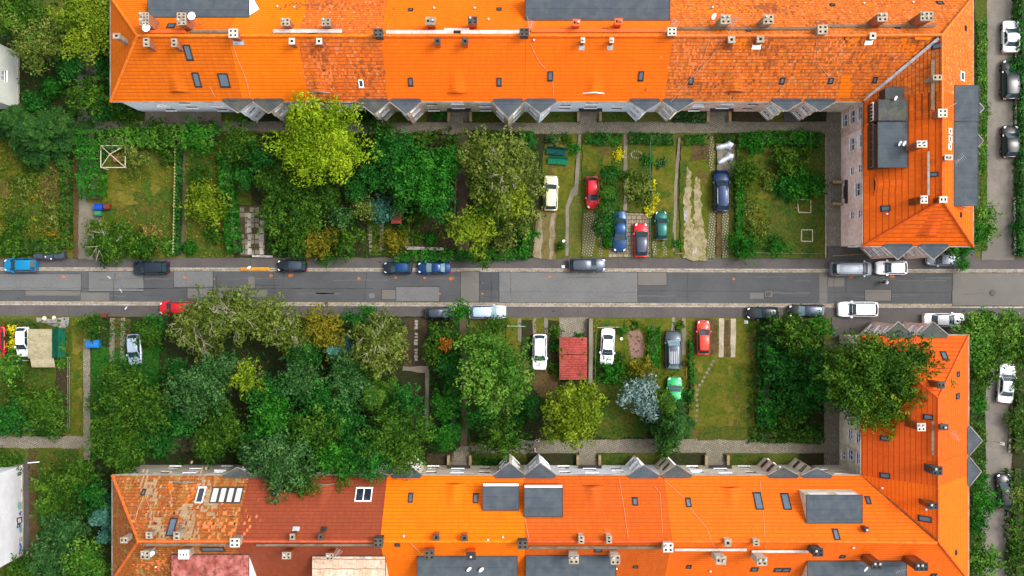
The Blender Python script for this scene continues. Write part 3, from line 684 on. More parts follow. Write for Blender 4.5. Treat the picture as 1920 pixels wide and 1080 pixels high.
def planeframe(x, y):
    k, P = roofplane(x, y); p = P[k]; g = Vector((p[0], p[1], 0)); t = g.length; d = g/t
    up = Vector((d.x, d.y, t)).normalized(); al = Vector((d.y, -d.x, 0)); nrm = al.cross(up).normalized()
    if nrm.z < 0: nrm = -nrm; 
    return al, up, nrm
def skylight(parent, px, py, w, h, style='g'):
    "w along the eave, h across it, both in photo pixels"
    x, y, z = onroof(px, py); al, up, nrm = planeframe(x, y); k = (H-z)/F
    c = Vector((x, y, z)); ww = w*k; hh = h*k*1.38
    fm = {'g': DARKM, 'w': FRAME, 'b': DFRAME}[style[0]]
    b = MB(); fw = .09; o = c-al*ww/2-up*hh/2-nrm*.05; T_ = nrm*.16
    b.obox(o, al*fw, up*hh, T_).obox(o+al*(ww-fw), al*fw, up*hh, T_).obox(o+al*fw, al*(ww-2*fw), up*fw, T_).obox(o+al*fw+up*(hh-fw), al*(ww-2*fw), up*fw, T_)
    nm = int(style[1]) if len(style) > 1 else 1
    for i in range(1, nm): b.obox(o+al*(ww*i/nm-(.14 if nm > 2 else .05)), al*(.28 if nm > 2 else .1), up*hh, nrm*.155)
    b.obox(o-up*.12-al*.04, al*(ww+.08), up*.12, nrm*.09)
    f = b.build('skylight', fm, parent)
    for i in range(nm):
        w0 = (ww-2*fw)/nm; MB().obox(o+al*(fw+w0*i+.05*(i > 0))+up*fw+nrm*.06, al*(w0-.05*(i > 0)-.05*(i < nm-1)), up*(hh-2*fw), nrm*.04).build('pane', PGL if style[0] == 'b' else SKYGL if style[0] != 'w' else GLASS, f)
def eyebrow(parent, px, py, mat, w=2.3, l=2.4, h=.55, front=None):
    x, y, z = onroof(px, py); k, P = roofplane(x, y); p = P[k]; al, up, nrm = planeframe(x, y)
    g = Vector((p[0], p[1])); d = Vector((g.x, g.y, 0)).normalized()
    nu, nv = 14, 8; vs = []; uvs = []; fs = []
    for j in range(nv+1):
        for i in range(nu+1):
            u = -1+2*i/nu; v = j/nv
            ww = w/2*(1-.35*v); xx = x+al.x*u*ww+d.x*v*l; yy = y+al.y*u*ww+d.y*v*l
            hh = h*(math.cos(u*math.pi)+1)/2*(1-v)**1.2
            vs.append((xx, yy, pz(p, xx, yy)+hh+.012))
    for j in range(nv):
        for i in range(nu):
            a = j*(nu+1)+i; f = (a, a+1, a+nu+2, a+nu+1); fs.append(f); uvs.append([uvof(p, vs[q][0], vs[q][1], 0) for q in f])
    o = mesh('eyebrow_dormer', vs, fs, mat, parent, uvs=uvs, smooth=True)
    b = MB(); fr = vs[:nu+1]; base = [(v[0], v[1], pz(p, v[0], v[1])-.05) for v in fr]
    dd = d*(-.06)
    b.add([(v[0]+dd.x, v[1]+dd.y, v[2]-.02) for v in fr]+[(v[0]+dd.x, v[1]+dd.y, v[2]) for v in base], [(i, i+1, nu+2+i, nu+1+i) for i in range(nu)])
    b.build('dormer_front', front or DARKM, o)
    # lip
    b = MB()
    for i in range(nu): b.bar(Vector(fr[i])+dd, Vector(fr[i+1])+dd, .07, .05)
    b.build('dormer_lip', front or mat, o)
def chimney(parent, px, py, w, h, zt, nx, ny, body, cap, pots=0, sheet=None, lead=None):
    x, y, _ = W(px, py, zt); k = (H-zt)/F*.94; ww = w*k; hh = h*k
    zb = min(roofz(x+sx*ww/2, y+sy*hh/2) for sx in (-1,1) for sy in (-1,1))-.3
    b = MB().box(x-ww/2+.06, x+ww/2-.06, y-hh/2+.06, y+hh/2-.06, zb, zt-.12)
    o = b.build('chimney', body, parent)
    c = MB().box(x-ww/2, x+ww/2, y-hh/2, y+hh/2, zt-.13, zt); c.box(x-ww/2-.03, x+ww/2+.03, y-hh/2-.03, y+hh/2+.03, zt-.1, zt-.04)
    c.build('chimney_cap', cap, o)
    f = MB(); cells = []
    for i in range(nx):
        for j in range(ny):
            cx = x-ww/2+ww*(i+.5)/nx; cy = y-hh/2+hh*(j+.5)/ny; cells.append((cx, cy)); sx = min(ww/nx*.22, .13); sy = min(hh/ny*.22, .13)
            f.box(cx-sx, cx+sx, cy-sy, cy+sy, zt-.02, zt+.006)
    if cells: f.build('flue', HOLE, o)
    for i in range(pots):
        cx, cy = cells[(i*2+1) % len(cells)]
        MB().lathe((cx, cy, zt+.007), [(.07,0),(.08,.25),(.13,.27),(.13,.3),(.001,.36)], 8).build('chimney_pot', POT, o)
    if lead is not None:
        # flashing sheet at the downhill foot
        al, up, nrm = planeframe(x, y); c0 = Vector((x, y, roofz(x, y)))
        dh = (abs(up.x)*ww+abs(up.y)*hh)/2
        q = c0-up*(dh+.5)*1.15-al*(ww/2+.1)+nrm*.015
        MB().obox(q, al*(ww+.2), up*.55, nrm*.03).build('flashing', lead, o)
    return o
def flat_dormer(parent, rectpx, joint, felt, side_mat, win=0, fr=FRAME, zfix=None, thick=.16, out=None):
    "flat roofed dormer; rectpx = outline of its top in the photo, joint in t,b,l,r = where it runs into the slope"
    x0, y0, x1, y1 = rectpx
    jp = {'t':((x0+x1)/2, y0), 'b':((x0+x1)/2, y1), 'l':(x0, (y0+y1)/2), 'r':(x1, (y0+y1)/2)}[joint]
    zt = zfix or onroof(*jp)[2]+.12
    ax, ay, _ = W(x0, y1, zt); bx, by, _ = W(x1, y0, zt)
    if out is not None:
        if joint == 'b': by = out
        if joint == 't': ay = out
    o = MB().box(ax+.08, bx-.08, ay+.08, by-.08, ZE-.1, zt-thick).build('dormer', side_mat, parent)
    MB().box(ax, bx, ay, by, zt-thick, zt).build('dormer_roof', felt, o)
    # front glazing on the outward side
    nrm = {'t':(0,-1), 'b':(0,1), 'l':(1,0), 'r':(-1,0)}[joint]
    if win:
        n = Vector((nrm[0], nrm[1], 0)); t = Vector((-n.y, n.x, 0)); Lh = (bx-ax) if nrm[0] == 0 else (by-ay)
        cx, cy = (ax+bx)/2, (ay+by)/2; d = ((by-ay) if nrm[0] == 0 else (bx-ax))/2-.08
        p = Vector((cx, cy, 0))+n*d-t*Lh/2; b = MB(); g = MB()
        zb = zt-thick-1.25
        for i in range(win):
            s = Lh*(i+.15)/win; w_ = Lh*.7/win
            b.obox(p+t*s+Vector((0,0,zb)), t*w_, n*.06, (0,0,1.1)); g.obox(p+t*(s+.1)+Vector((0,0,zb+.1)), t*(w_-.2), n*.075, (0,0,.9))
        f = b.build('dormer_window', fr, o)
    # metal edge
    e = MB(); 
    for a, b_ in (((ax,ay),(bx,ay)),((bx,ay),(bx,by)),((bx,by),(ax,by)),((ax,by),(ax,ay))): e.bar((a[0],a[1],zt+.01), (b_[0],b_[1],zt+.01), .05, .05)
    e.build('roof_edging', DARKM, o)
    return o, (ax, bx, ay, by, zt)
def walkway(parent, x0, x1, y, mat, dz=.35, w=.38, vert=False):
    a = onroof(x0, y, dz); b = onroof(x1, y, dz)
    if vert: a = onroof(y, x0, dz); b = onroof(y, x1, dz)
    m = MB(); A = Vector(a); B = Vector(b); d = (B-A)
    zz = max(a[2], b[2]); A.z = B.z = zz
    m.bar(A, B, w, .05); n = max(2, int(d.length/1.6))
    for i in range(n+1):
        p = A.lerp(B, i/n); m.bar((p.x, p.y, roofz(p.x, p.y)-.05), (p.x, p.y, zz), .06)
    m.build('roof_walkway', mat, parent)
def cable(parent, pts, dz=.06, r=.022, name='lightning_wire', mat=None):
    P = []
    for i in range(len(pts)-1):
        n = 4
        for k in range(n):
            t = k/n; P.append(onroof(pts[i][0]*(1-t)+pts[i+1][0]*t, pts[i][1]*(1-t)+pts[i+1][1]*t, dz))
    P.append(onroof(*pts[-1], dz)); MB().tube(P, r, 4).build(name, mat or CABLE, parent)
def dish(parent, px, py, zt, r=.42, face=(0.6,-.5,.6)):
    c = Vector(W(px, py, zt)); n = Vector(face).normalized(); q = n.to_track_quat('Z', 'Y')
    m = MB(); m.lathe((0,0,0), [(.001,0),(r*.5,.03),(r*.85,.09),(r,.13),(r*.98,.15),(r*.8,.1),(r*.4,.045),(.001,.02)], 20)
    m.v = [tuple(q @ Vector(v)+c) for v in m.v]
    o = m.build('satellite_dish', PLAST, parent, smooth=True)
    a = MB(); a.tube([c+n*.05, c+n*.5+Vector((0,0,-.12))], .02, 5); a.tube([c, Vector((c.x, c.y, roofz(c.x, c.y)-.1))], .03, 6); a.build('dish_mast', GUTM, o)
def aerial(parent, px, py, zt, ang=0.4, mast=True, ln=1.1):
    c = Vector(W(px, py, zt)); d = Vector((math.cos(ang), math.sin(ang), 0)); s = Vector((-d.y, d.x, 0)); m = MB()
    m.tube([c-d*ln/2, c+d*ln/2], .02, 4)
    for k in range(7): p = c+d*(-ln/2+ln*k/6); hl = .22+.03*k; m.tube([p-s*hl, p+s*hl], .012, 4)
    if mast: m.tube([c, Vector((c.x, c.y, roofz(c.x, c.y)-.1))], .025, 5)
    m.build('aerial', M('aluminium', C(190,190,192), rough=.35, metal=.6), parent)
def vent(parent, px, py, dz=.4, r=.08, mat=None):
    x, y, z = onroof(px, py, dz/2); m = MB().lathe((x, y, z-dz/2-.2), [(r*.8,0),(r*.8,dz),(r*1.3,dz+.02),(r*1.2,dz+.14),(.001,dz+.2)], 10); m.build('roof_vent', mat or PLAST, parent, smooth=True)

def shell(parent, x0, x1, y0, y1, mat, faces='nsew', skip=''):
    "plain outer walls behind/around the detailed fronts"
    b = MB(); z0, z1 = GZ-.12, ZE+.1
    if 's' in faces: b.add([(x0,y0,z0),(x1,y0,z0),(x1,y0,z1),(x0,y0,z1)], [(0,1,2,3)])
    if 'n' in faces: b.add([(x1,y1,z0),(x0,y1,z0),(x0,y1,z1),(x1,y1,z1)], [(0,1,2,3)])
    if 'w' in faces: b.add([(x0,y1,z0),(x0,y0,z0),(x0,y0,z1),(x0,y1,z1)], [(0,1,2,3)])
    if 'e' in faces: b.add([(x1,y0,z0),(x1,y1,z0),(x1,y1,z1),(x1,y0,z1)], [(0,1,2,3)])
    b.build('outer_wall', mat, parent)
def gutter(parent, a, b):
    MB().bar((a[0],a[1],ZE-.06), (b[0],b[1],ZE-.06), .12, .1).build('gutter', GUTM, parent)

GU = 'orange roofed houses of the upper terrace'; GL_ = 'orange roofed houses of the lower terrace'
def row_house(up, x0, x1, rmat, wmat, label, front=True, ridge=True, split=None, door=True):
    loc = ((x0+x1)/2, YS+2 if up else yN2-2); h = house('h', label, loc, GU if up else GL_)
    s = 1 if up else -1
    if split:
        build_roof(h, rmat[0], (x0+.01, split, min(YS,yS2), max(YN,yN2)) if 0 else ((x0+.01, split, YS, YN) if up else (x0+.01, split, yS2, yN2)), up)
        build_roof(h, rmat[1], (split, x1-.01, YS, YN) if up else (split, x1-.01, yS2, yN2), up)
    else: build_roof(h, rmat, (x0+.01, x1-.01, YS, YN) if up else (x0+.01, x1-.01, yS2, yN2), up)
    yw = (YS+.3) if up else (yN2-.3); yb = (YN-.3) if up else (yS2+.3)
    n = (0,-1) if up else (0,1); xa = max(x0, XW+.35)+.01; L = x1-.01-xa
    c = (x0+x1)/2-xa
    hs = [q for q in stair_windows(L, c) if door or q[4] != 'door']
    facade(h, (xa, yw), (1,0), n, L, GZ-.1, ZE-.02, hs, wmat)
    if door: porch(h, (xa, yw), (1,0), n, c, None, CONC)
    shell(h, xa, x1-.01, min(yw,yb), max(yw,yb), wmat, ('n' if up else 's')+'we')
    e = YS if up else yN2; gutter(h, (x0+.02, e-.05*s), (x1-.02, e-.05*s))
    zr_ = roofz((x0+x1)/2, 26.0 if up else -26.1)
    yr = (YS+YN)/2 if up else (yN2+yS2)/2
    xl = x0 if x0 > XW+1 else (-38.6)
    ridge_cap(h, [(xl, yr, roofz(x1-.3, yr)+.02), (x1, yr, roofz(x1-.3, yr)+.02)], TILECAP.get(rmat if not split else rmat[0]))
    return h
TILECAP = {}
RC = {}
def capm(key, c):
    RC[key] = M(key+'_ridge_tile', c, (c[0]*.8, c[1]*.75, c[2]*.75, 1), scale=2, rough=.7); return RC[key]
for k, c in (('amber',C(240,128,40)),('gold',C(250,128,24)),('bright',C(252,120,28)),('weather',C(240,128,60)),('old',C(240,124,56)),('oldbrown',C(214,104,40)),('red',C(226,96,34)),('redb',C(232,100,40)),('mossy',C(220,112,50)),('brown',C(196,92,60)),('sun',C(255,134,10)),('matte',C(218,92,42)),('tang',C(250,116,32))):
    TILECAP[T[k]] = capm(k, c)

# ---- upper terrace
hA = row_house(True, XW, -29.3, T['amber'], WHT, 'white walled end house of the upper terrace with amber hipped roof and dark dormer', door=False)
hB = row_house(True, -29.3, -13.55, (T['gold'], T['weather']), GREY, 'upper terrace house, roof half smooth gold and half weathered, behind the yellow-green tree', split=-22.1)
hC = row_house(True, -13.55, 1.4, T['bright'], GREYB, 'upper terrace house with bright orange roof, white ridge walkway and grimy beige front')
hD = row_house(True, 1.4, 16.6, T['bright'], WBL, 'upper terrace house with pale blue front, bright orange roof and wide blue-grey flat dormer')
hE = row_house(True, 16.6, 31.5, T['old'], PINKB, 'house with old mottled orange tiles and patchy pink front, right of the pale blue house')
# corner house F: roof of the L
hF = house('h', 'corner house at upper right where the mottled roof turns over a grey valley gutter', (34.5, 24), GU)
YG = W(1740, 228, 12)[1]
build_roof(hF, T['old'], (31.51, XE+1, YS, YN), True)
def wing_roof(h, mat, y0, y1, up): return build_roof(h, mat, ((XI if up else XI2)-.0, XE+1, y0, y1), up)
hF_roof2 = build_roof(hF, T['oldbrown'], (XI, (XI+XE)/2, YG+.01, YS-.001), True)
build_roof(hF, T['redb'], ((XI+XE)/2, XE+1, YG+.01, YS-.001), True)
facade(hF, (31.51, YS+.3), (1,0), (0,-1), XI+.3-31.51, GZ-.1, ZE-.02, [(3.4, 6.5, 1.3, 1.2, 'd'), (3.4, 3.8, 1.3, 1.3, 'd'), (2.0, .13, 1.2, 2.1, 'door')], GREYB)
facade(hF, (XI+.3, YG), (0,1), (-1,0), YS+.3-YG, GZ-.1, ZE-.02, [(1.1,6.3,1.5,1.5),(1.1,3.6,1.5,1.6),(1.1,1.0,1.5,1.5),(3.6,6.3,1.0,1.2),(3.6,3.6,1.0,1.3)], PINKB, deep=.14)
shell(hF, 31.51, XE-.3, YS+.3, YN-.3, GREYB, 'nwe'); shell(hF, XI+.3, XE-.3, YG, YS+.3, PINKB, 'e')
hG = house('h', 'pink walled end house of the upper right wing, red-orange hip roof and dark flat dormers', (42, 8), GU)
build_roof(hG, T['red'], (XI, XE+1, YB, YG-.01), True)
facade(hG, (XI+.3, YB+.3), (0,1), (-1,0), YG-.01-YB-.3, GZ-.1, ZE-.02,
       [(3.0,6.3,.8,.9),(5.4,5.3,1.5,1.8),(8.0,6.4,.8,.9),(3.0,3.7,.8,.9),(8.0,3.7,.8,.9),(10.7,6.2,1.5,1.5),(10.7,3.5,1.5,1.5),(5.5,.13,1.5,2.2,'door')], PINK, deep=.14)
porch(hG, (XI+.3, YB+.3), (0,1), (-1,0), 6.2, None, CONC)
facade(hG, (XI+.3, YB+.3), (1,0), (0,-1), XE-XI-.6, GZ-.1, ZE-.02, [(.5,6.5,1.1,1.2),(.5,3.8,1.1,1.3),(.5,1.2,1.1,1.3),(10.2,6.5,.9,1.2),(10.2,3.8,.9,1.3)], PINKB)
shell(hG, XI+.3, XE-.3, YB+.3, YG, PINK, 'en')
xr = (XI+XE)/2; zr2 = pz(U['w'], xr, 10)
ridge_cap(hF, [(31.5, 26, roofz(33, 26)+.02), (xr, 26, zr2+.02), (XE, YN, ZE+.05)], RC['old'])
ridge_cap(hF, [(xr, 26, zr2+.02), (xr, YG, zr2+.02)], RC['old'])
yh = YB+(zr2-ZE)/1.4
ridge_cap(hG, [(xr, YG, zr2+.02), (xr, yh, zr2+.02), (XI, YB, ZE+.05)], RC['red']); ridge_cap(hG, [(xr, yh, zr2+.02), (XE, YB, ZE+.05)], RC['red'])
ridge_cap(hA, [(-38.6, 26, roofz(-35, 26)+.02), (XW, YS, ZE+.06)], RC['amber']); ridge_cap(hA, [(-38.6, 26, roofz(-35, 26)+.02), (XW, YN, ZE+.06)], RC['amber'])
MB().bar((XI+.1, YS+.1, ZE+.12), (xr-.3, 25.7, zr2-.12), .3, .06).build('valley_gutter', ZINC, hF)
for h, a, b in ((hF,(XI-.05,YG),(XI-.05,YS)),(hG,(XI-.05,YB),(XI-.05,YG)),(hG,(XI,YB-.05),(XE,YB-.05)),(hF,(31.5,YS-.05),(XI,YS-.05)),(hA,(XW-.05,YS),(XW-.05,YN)),(hG,(XE+.05,YB),(XE+.05,YG)),(hF,(XE+.05,YG),(XE+.05,YN))): gutter(h, a, b)
# ---- lower terrace
def lower_x(pxe, pxr): return (W(pxe, 892, ZE)[0]+W(pxr, 1015, 14.5)[0])/2
xI, xJ, xK, xL_, xM = -28.6, -13.6, 1.35, 16.5, 31.2
hI = row_house(False, XW2, xI, T['mossy'], GREY, 'left end house of the lower terrace with lichen streaked tiles and red sheet dormer', door=False)
hJ = row_house(False, xI, xJ, T['brown'], GREY, 'lower terrace house with brown-red roof and double white skylight, under big trees', door=False)
hK = row_house(False, xJ, xK, T['sun'], GREYB, 'lower terrace house with vivid saffron orange roof, between the brown-red and the matte roofs')
hL = row_house(False, xK, xL_, T['matte'], WHT, 'white fronted lower terrace house with matte red-orange roof and a white edged flat dormer')
hM = row_house(False, xL_, xM, T['tang'], GREYB, 'lower terrace house with tangerine roof and stained beige front beside the white fronted house')
YO = W(1640, 856, 11)[1]
hN = house('h', 'lower right corner house with orange roof, cream sided flat dormer and dark chimneys', (34.5, -24), GL_)
build_roof(hN, T['tang'], (xM+.01, XE2+1, yS2, yN2), False)
build_roof(hN, T['redb'], (XI2, XE2+1, yN2+.001, YO-.01), False)
facade(hN, (xM+.01, yN2-.3), (1,0), (0,1), XI2+.3-xM-.01, GZ-.1, ZE-.02, [(4.6,6.4,1.5,1.3),(3.4,3.6,1.2,1.2),(2.6,.13,1.2,2.1,'door')], GREYB)
facade(hN, (XI2+.3, yN2-.3), (0,1), (-1,0), YO-.01-yN2+.3, GZ-.1, ZE-.02, [(1.2,6.3,1.2,1.6),(1.2,3.6,1.2,1.5),(.8,1.1,1.1,1.3)], GREY, deep=.14)
shell(hN, xM+.01, XE2-.3, yS2+.3, yN2-.3, GREYB, 'swe'); shell(hN, XI2+.3, XE2-.3, yN2-.3, YO, GREY, 'e')
hO = house('h', 'grey walled end house of the lower right wing, red-orange roof partly under a spreading tree', (42, -9), GL_)
build_roof(hO, T['redb'], (XI2, XE2+1, YO+.01, YB2), False)
facade(hO, (XI2+.3, YO), (0,1), (-1,0), YB2-.3-YO, GZ-.1, ZE-.02, [(.8,6.3,1.1,1.4),(.8,3.6,1.1,1.4),(3.0,6.3,.8,1.1),(3.0,3.5,.8,1.1),(5.4,5.3,1.4,1.7),(8.4,6.3,1,1.2),(5.5,.13,1.2,2.1,'door')], GREYB, deep=.14)
facade(hO, (XI2+.3, YB2-.3), (1,0), (0,1), XE2-XI2-.6, GZ-.1, ZE-.02, [(10.2,6.5,.9,1.2),(10.2,3.8,.9,1.3)], GREYB)
shell(hO, XI2+.3, XE2-.3, YO, YB2-.3, GREY, 'es')
xr2 = (XI2+XE2)/2; yrr = (yN2+yS2)/2; zq = pz(V['w'], xr2, -15)
yh2 = YB2-(zq-ZE)/1.0
ridge_cap(hN, [(xM, yrr, roofz(33, yrr)+.02), (xr2-.15, yrr-.1, zq+.02)], RC['tang']); ridge_cap(hN, [(xr2, yrr, zq+.02), (XE2, yS2, ZE+.05)], RC['redb'], w=.1)
ridge_cap(hN, [(xr2, yrr, zq+.02), (xr2, YO, zq+.02)], RC['redb'], w=.1); ridge_cap(hO, [(xr2, YO, zq+.02), (xr2, yh2, zq+.02), (XE2, YB2, ZE+.05)], RC['redb'], w=.1); ridge_cap(hO, [(xr2, yh2, zq+.02), (XI2, YB2, ZE+.05)], RC['redb'], w=.1)
for s in (1, -1): ridge_cap(hI, [(-38.5, yrr, roofz(-34, yrr)+.02), (XW2, yN2 if s > 0 else yS2, ZE+.06)], RC['mossy'])
MB().bar((XI2+.1, yN2-.1, ZE+.1), (xr2-.2, yrr+.3, zq-.16), .2, .05).build('valley_gutter', BRM, hN)
for h, a, b in ((hN,(XI2-.05,yN2),(XI2-.05,YO)),(hO,(XI2-.05,YO),(XI2-.05,YB2)),(hO,(XI2,YB2+.05),(XE2,YB2+.05)),(hN,(xM,yN2+.05),(XI2,yN2+.05)),(hI,(XW2-.05,yS2),(XW2-.05,yN2)),(hN,(XE2+.05,yS2),(XE2+.05,YO)),(hO,(XE2+.05,YO),(XE2+.05,YB2))): gutter(h, a, b)

# ---- bays
S_ = dict(t=(1,0), n=(0,-1)); 
for px, py, h, m, f, st in ((446,212,hA,WHT,FELT_O,('w','w')),(504,213,hB,GREYB,FELT_O,('w','w')),(701,215,hB,GREYB,FELT_O,('w','w')),(761,215,hC,PINKB,FELT,('w','w')),(953,222,hC,GREYB,FELT,('w','w')),(1014,213,hD,WBL,FELT,('w','w')),(1209,210,hD,WBL,FELT,('w','w')),(1271,210,hE,GREYB,FELT,('w','w')),(1474,209,hE,GREYB,FELT,('w','w')),(1537,209,hF,PINKB,FELT,('w','w'))):
    bay(h, px, py, (1,0), (0,-1), m, f, -YS, styles=st)
for px, py, h, m, f, st in ((446,876,hI,GREY,FELT_O,('d','w')),(500,878,hJ,GREY,FELT_O,('w','w')),(700,880,hJ,GREY,FELT_O,('w','w')),(762,869,hK,GREYB,FELT,('w','w')),(955,867,hK,GREY,FELT,('w','w')),(1013,868,hL,WHT,FELT,('w','w')),(1206,872,hL,WHT,FELT,('w','w')),(1268,871,hM,GREYB,FELT_O,('d','w')),(1468,875,hM,PINKB,FELT_O,('d','w')),(1531,877,hN,GREYB,FELT,('d','d'))):
    bay(h, px, py, (1,0), (0,1), m, f, yN2, styles=st)
for px, py in ((1683,487),(1750,487)): bay(hG, px, py, (1,0), (0,-1), PINKB, FELT, -YB, hw=1.65)
for px, py in ((1684,603),(1749,603)): bay(hO, px, py, (1,0), (0,1), PINKB, FELT_O, YB2, hw=1.65)
bay(hO, 1842, 826, (0,1), (1,0), GREYB, FELT, XE2, hw=1.6); bay(hN, 1840, 884, (0,1), (1,0), GREYB, FELT, XE2, hw=1.6)
bay(hF, 1845, 203, (0,1), (1,0), GREYB, FELT, XE, hw=1.2); bay(hG, 1844, 264, (0,1), (1,0), GREYB, FELT, XE, hw=1.2)

# ---- dormers
o, q = flat_dormer(hA, (277,-40,467,32), 'b', FELT, WHT, out=31.2)
MB().add([(q[1]-.07,q[2]+.2,q[4]-.18),(q[1]+.75,q[2]+1.2,q[4]-1.3),(q[1]-.07,q[3],q[4]-1.3),(q[1]-.07,q[3],q[4]-.18)], [(0,1,2,3)]).build('dormer_cheek', WHT, o)
flat_dormer(hD, (985,-40,1256,38), 'b', FELT, GREYB, out=31.3)
flat_dormer(hF, (1790,160,1836,227), 'l', FELT, GREYB); flat_dormer(hG, (1789,228.6,1834,386), 'l', FELT, GREYB)
flat_dormer(hF, (1647,187,1701,226), 'r', FELT_O, DFRAME); flat_dormer(hF, (1660,163,1700,186.5), 'r', FELT_O, DFRAME, zfix=11.9)
flat_dormer(hG, (1646,228.6,1702,314), 'r', FELT, DFRAME)
# loggia in front of the dark dormers
for h, y0, y1, nm in ((hF,194,227,'white'),(hG,233,314,'dark')):
    z = 10.0; a = W(1633, y1, z); b = W(1646, y0, z)
    MB().box(a[0], b[0]+.6, a[1], b[1], ZE+.2, z-.02).build('balcony', DFRAME, h)
    r_ = MB(); r_.bar((a[0], a[1], z+.7), (a[0], b[1], z+.7), .1, .08); r_.bar((a[0], a[1], z+.7), (b[0]+.3, a[1], z+.7), .06, .06)
    for k in range(6): yy = a[1]+(b[1]-a[1])*k/5; r_.bar((a[0], yy, z-.1), (a[0], yy, z+.7), .05)
    r_.build('balcony_rail', FRAME if nm == 'white' else GUTM, h)
for h, r_ in ((hK,(905,912,973,957)),(hL,(983,915,1055,969))):
    o, q = flat_dormer(h, r_, 'b', FELT, ORM)
    MB().box(q[0]+.05, q[1]-.05, q[3]-.08, q[3]+.25, q[4]-.32, q[4]-.17).build('dormer_fascia', FRAME, o)
o, q = flat_dormer(hN, (1512,928,1617,981), 'b', FELT, M('cream_panel', CW(206,200,176), CW(190,184,160), scale=1), win=2)
for h, r_, f in ((hK,(782,1043,970,1110),FELT),(hL,(986,1042,1155,1110),FELT),(hN,(1514,1052,1700,1110),FELT)):
    flat_dormer(h, r_, 't', f, GREYB, out=yS2+.3)
RSH = M('rusty_red_sheet', C(186,112,104), C(150,76,64), C(92,52,42), scale=.9, fine=2.2, amt=.9, rough=.6)
o, q = flat_dormer(hI, (321,1040,467,1110), 't', RSH, WHT, out=yS2+.2)
sm = MB()
for k in range(8): xx = q[0]+(q[1]-q[0])*(k+.5)/8; sm.box(xx-.03, xx+.03, q[2], q[3], q[4]+.002, q[4]+.05)
sm.build('standing_seam', RSH, o)
PALE = tile_mat('pale_stained_slab', C(226,206,186), C(206,176,150), C(140,110,88), row=1.0, wid=.9, msz=.03, stain=C(176,112,72), stain_amt=.7, off=.5)
o, q = flat_dormer(hJ, (585,1043,723,1110), 't', PALE, GREYB, out=yS2+.2)
rf = [c for c in o.children if c.name.startswith('dormer_roof')][0]; l = rf.data.uv_layers.new(name='UVMap')
for lp in rf.data.loops: v = rf.data.vertices[lp.vertex_index].co; l.data[lp.index].uv = (v.x, v.y)
# ---- eyebrow dormers
LIPW = FRAME
for h, px, py, m, f in ((hA,336,172,T['amber'],None),(hB,600,173,T['weather'],GUTM),(hC,857,174,T['bright'],None),(hD,1113,174,T['bright'],FRAME),(hE,1377,172,T['old'],DFRAME),(hI,345,905,T['mossy'],GUTM),(hJ,608,908,T['brown'],GUTM),(hK,854,907,T['sun'],None),(hL,1112,911,T['matte'],None),(hM,1370,914,T['tang'],None),(hG,1640,347,T['red'],None)):
    eyebrow(h, px, py, m, front=f)
eyebrow(hG, 1738, 441, T['redb'])
# ---- chimneys  (px, py, w, h, z, nx, ny, body, cap)
ch = chimney
ch(hA,270,35,18,25,16.2,3,4,BRICK,CONCR,2,lead=None); ch(hA,340,35,18,24,16.2,2,4,BRICK,CONCR,1); ch(hA,437,62,18,17,16.0,2,2,BRICK,WCAP,0,lead=ZINC)
ch(hA,218,67,14,10,15.2,1,1,CONCR,CONCR); ch(hA,274,79,12,17,15.6,1,2,BRICK,CONCR); ch(hA,326,80,11,16,15.6,1,2,BRICK,CONCR)
ch(hB,535,41,17,15,15.6,2,2,BRICK,CONCR,1); ch(hB,611,41,17,15,15.6,2,2,BRICK,CONCR,1); ch(hB,547,77,11,12,15.4,1,1,BRICK,WCAP); ch(hB,598,77,11,12,15.4,1,1,BRICK,WCAP); ch(hB,709,61,18,16,15.8,2,2,SOOT,SOOT)
ch(hC,807,39,19,15,15.6,2,1,ORM,CONCR,1); ch(hC,886,38,18,15,15.6,2,2,ORM,SOOT,1); ch(hC,820,77,12,13,15.3,1,1,ORM,SOOT); ch(hC,872,77,12,13,15.3,1,1,ORM,SOOT); ch(hC,983,60,18,15,15.8,2,2,SOOT,SOOT,0,lead=ZINC)
ch(hD,1081,42,15,13,15.4,2,1,ORM,ORM,1); ch(hD,1160,40,15,12,15.4,2,1,ORM,ORM,2); ch(hD,1093,75,8,10,15.3,1,1,BRM,WCAP,1,lead=ZINC); ch(hD,1147,75,8,10,15.3,1,1,BRM,WCAP,1,lead=ZINC); ch(hD,1260,59,17,16,15.8,2,2,BRICK,WCAP,0,lead=ZINC)
ch(hE,1361,36,20,18,15.6,2,2,CONCR,CONCR,2); ch(hE,1441,36,20,18,15.6,2,2,CONCR,CONCR,1); ch(hE,1372,74,14,13,15.3,1,1,BRICK,CONCR,lead=BRM); ch(hE,1426,73,14,13,15.3,1,1,BRICK,CONCR,lead=FRAME); ch(hE,1543,55,20,18,15.7,2,2,CONCR,CONCR)
ch(hF,1655,32,20,17,15.8,2,2,BRICK,CONCR,2); ch(hF,1738,30,25,18,15.8,3,2,BRICK,CONCR,1); ch(hF,1637,67,12,12,15.2,1,1,BRICK,WCAP,lead=FRAME)
ch(hF,1758,145,18,10,15.8,2,1,CONCR,CONCR); ch(hF,1768,212,18,16,15.8,2,2,BRICK,WCAP,lead=None)
ch(hG,1729,270,20,13,15.6,2,2,BRM,WCAP,2); ch(hG,1779,295,15,10,15.6,2,1,BRM,WCAP,1); ch(hG,1733,374,14,15,15.6,2,2,BRM,WCAP,1); ch(hG,1769,374,15,12,15.9,2,1,BRM,WCAP)
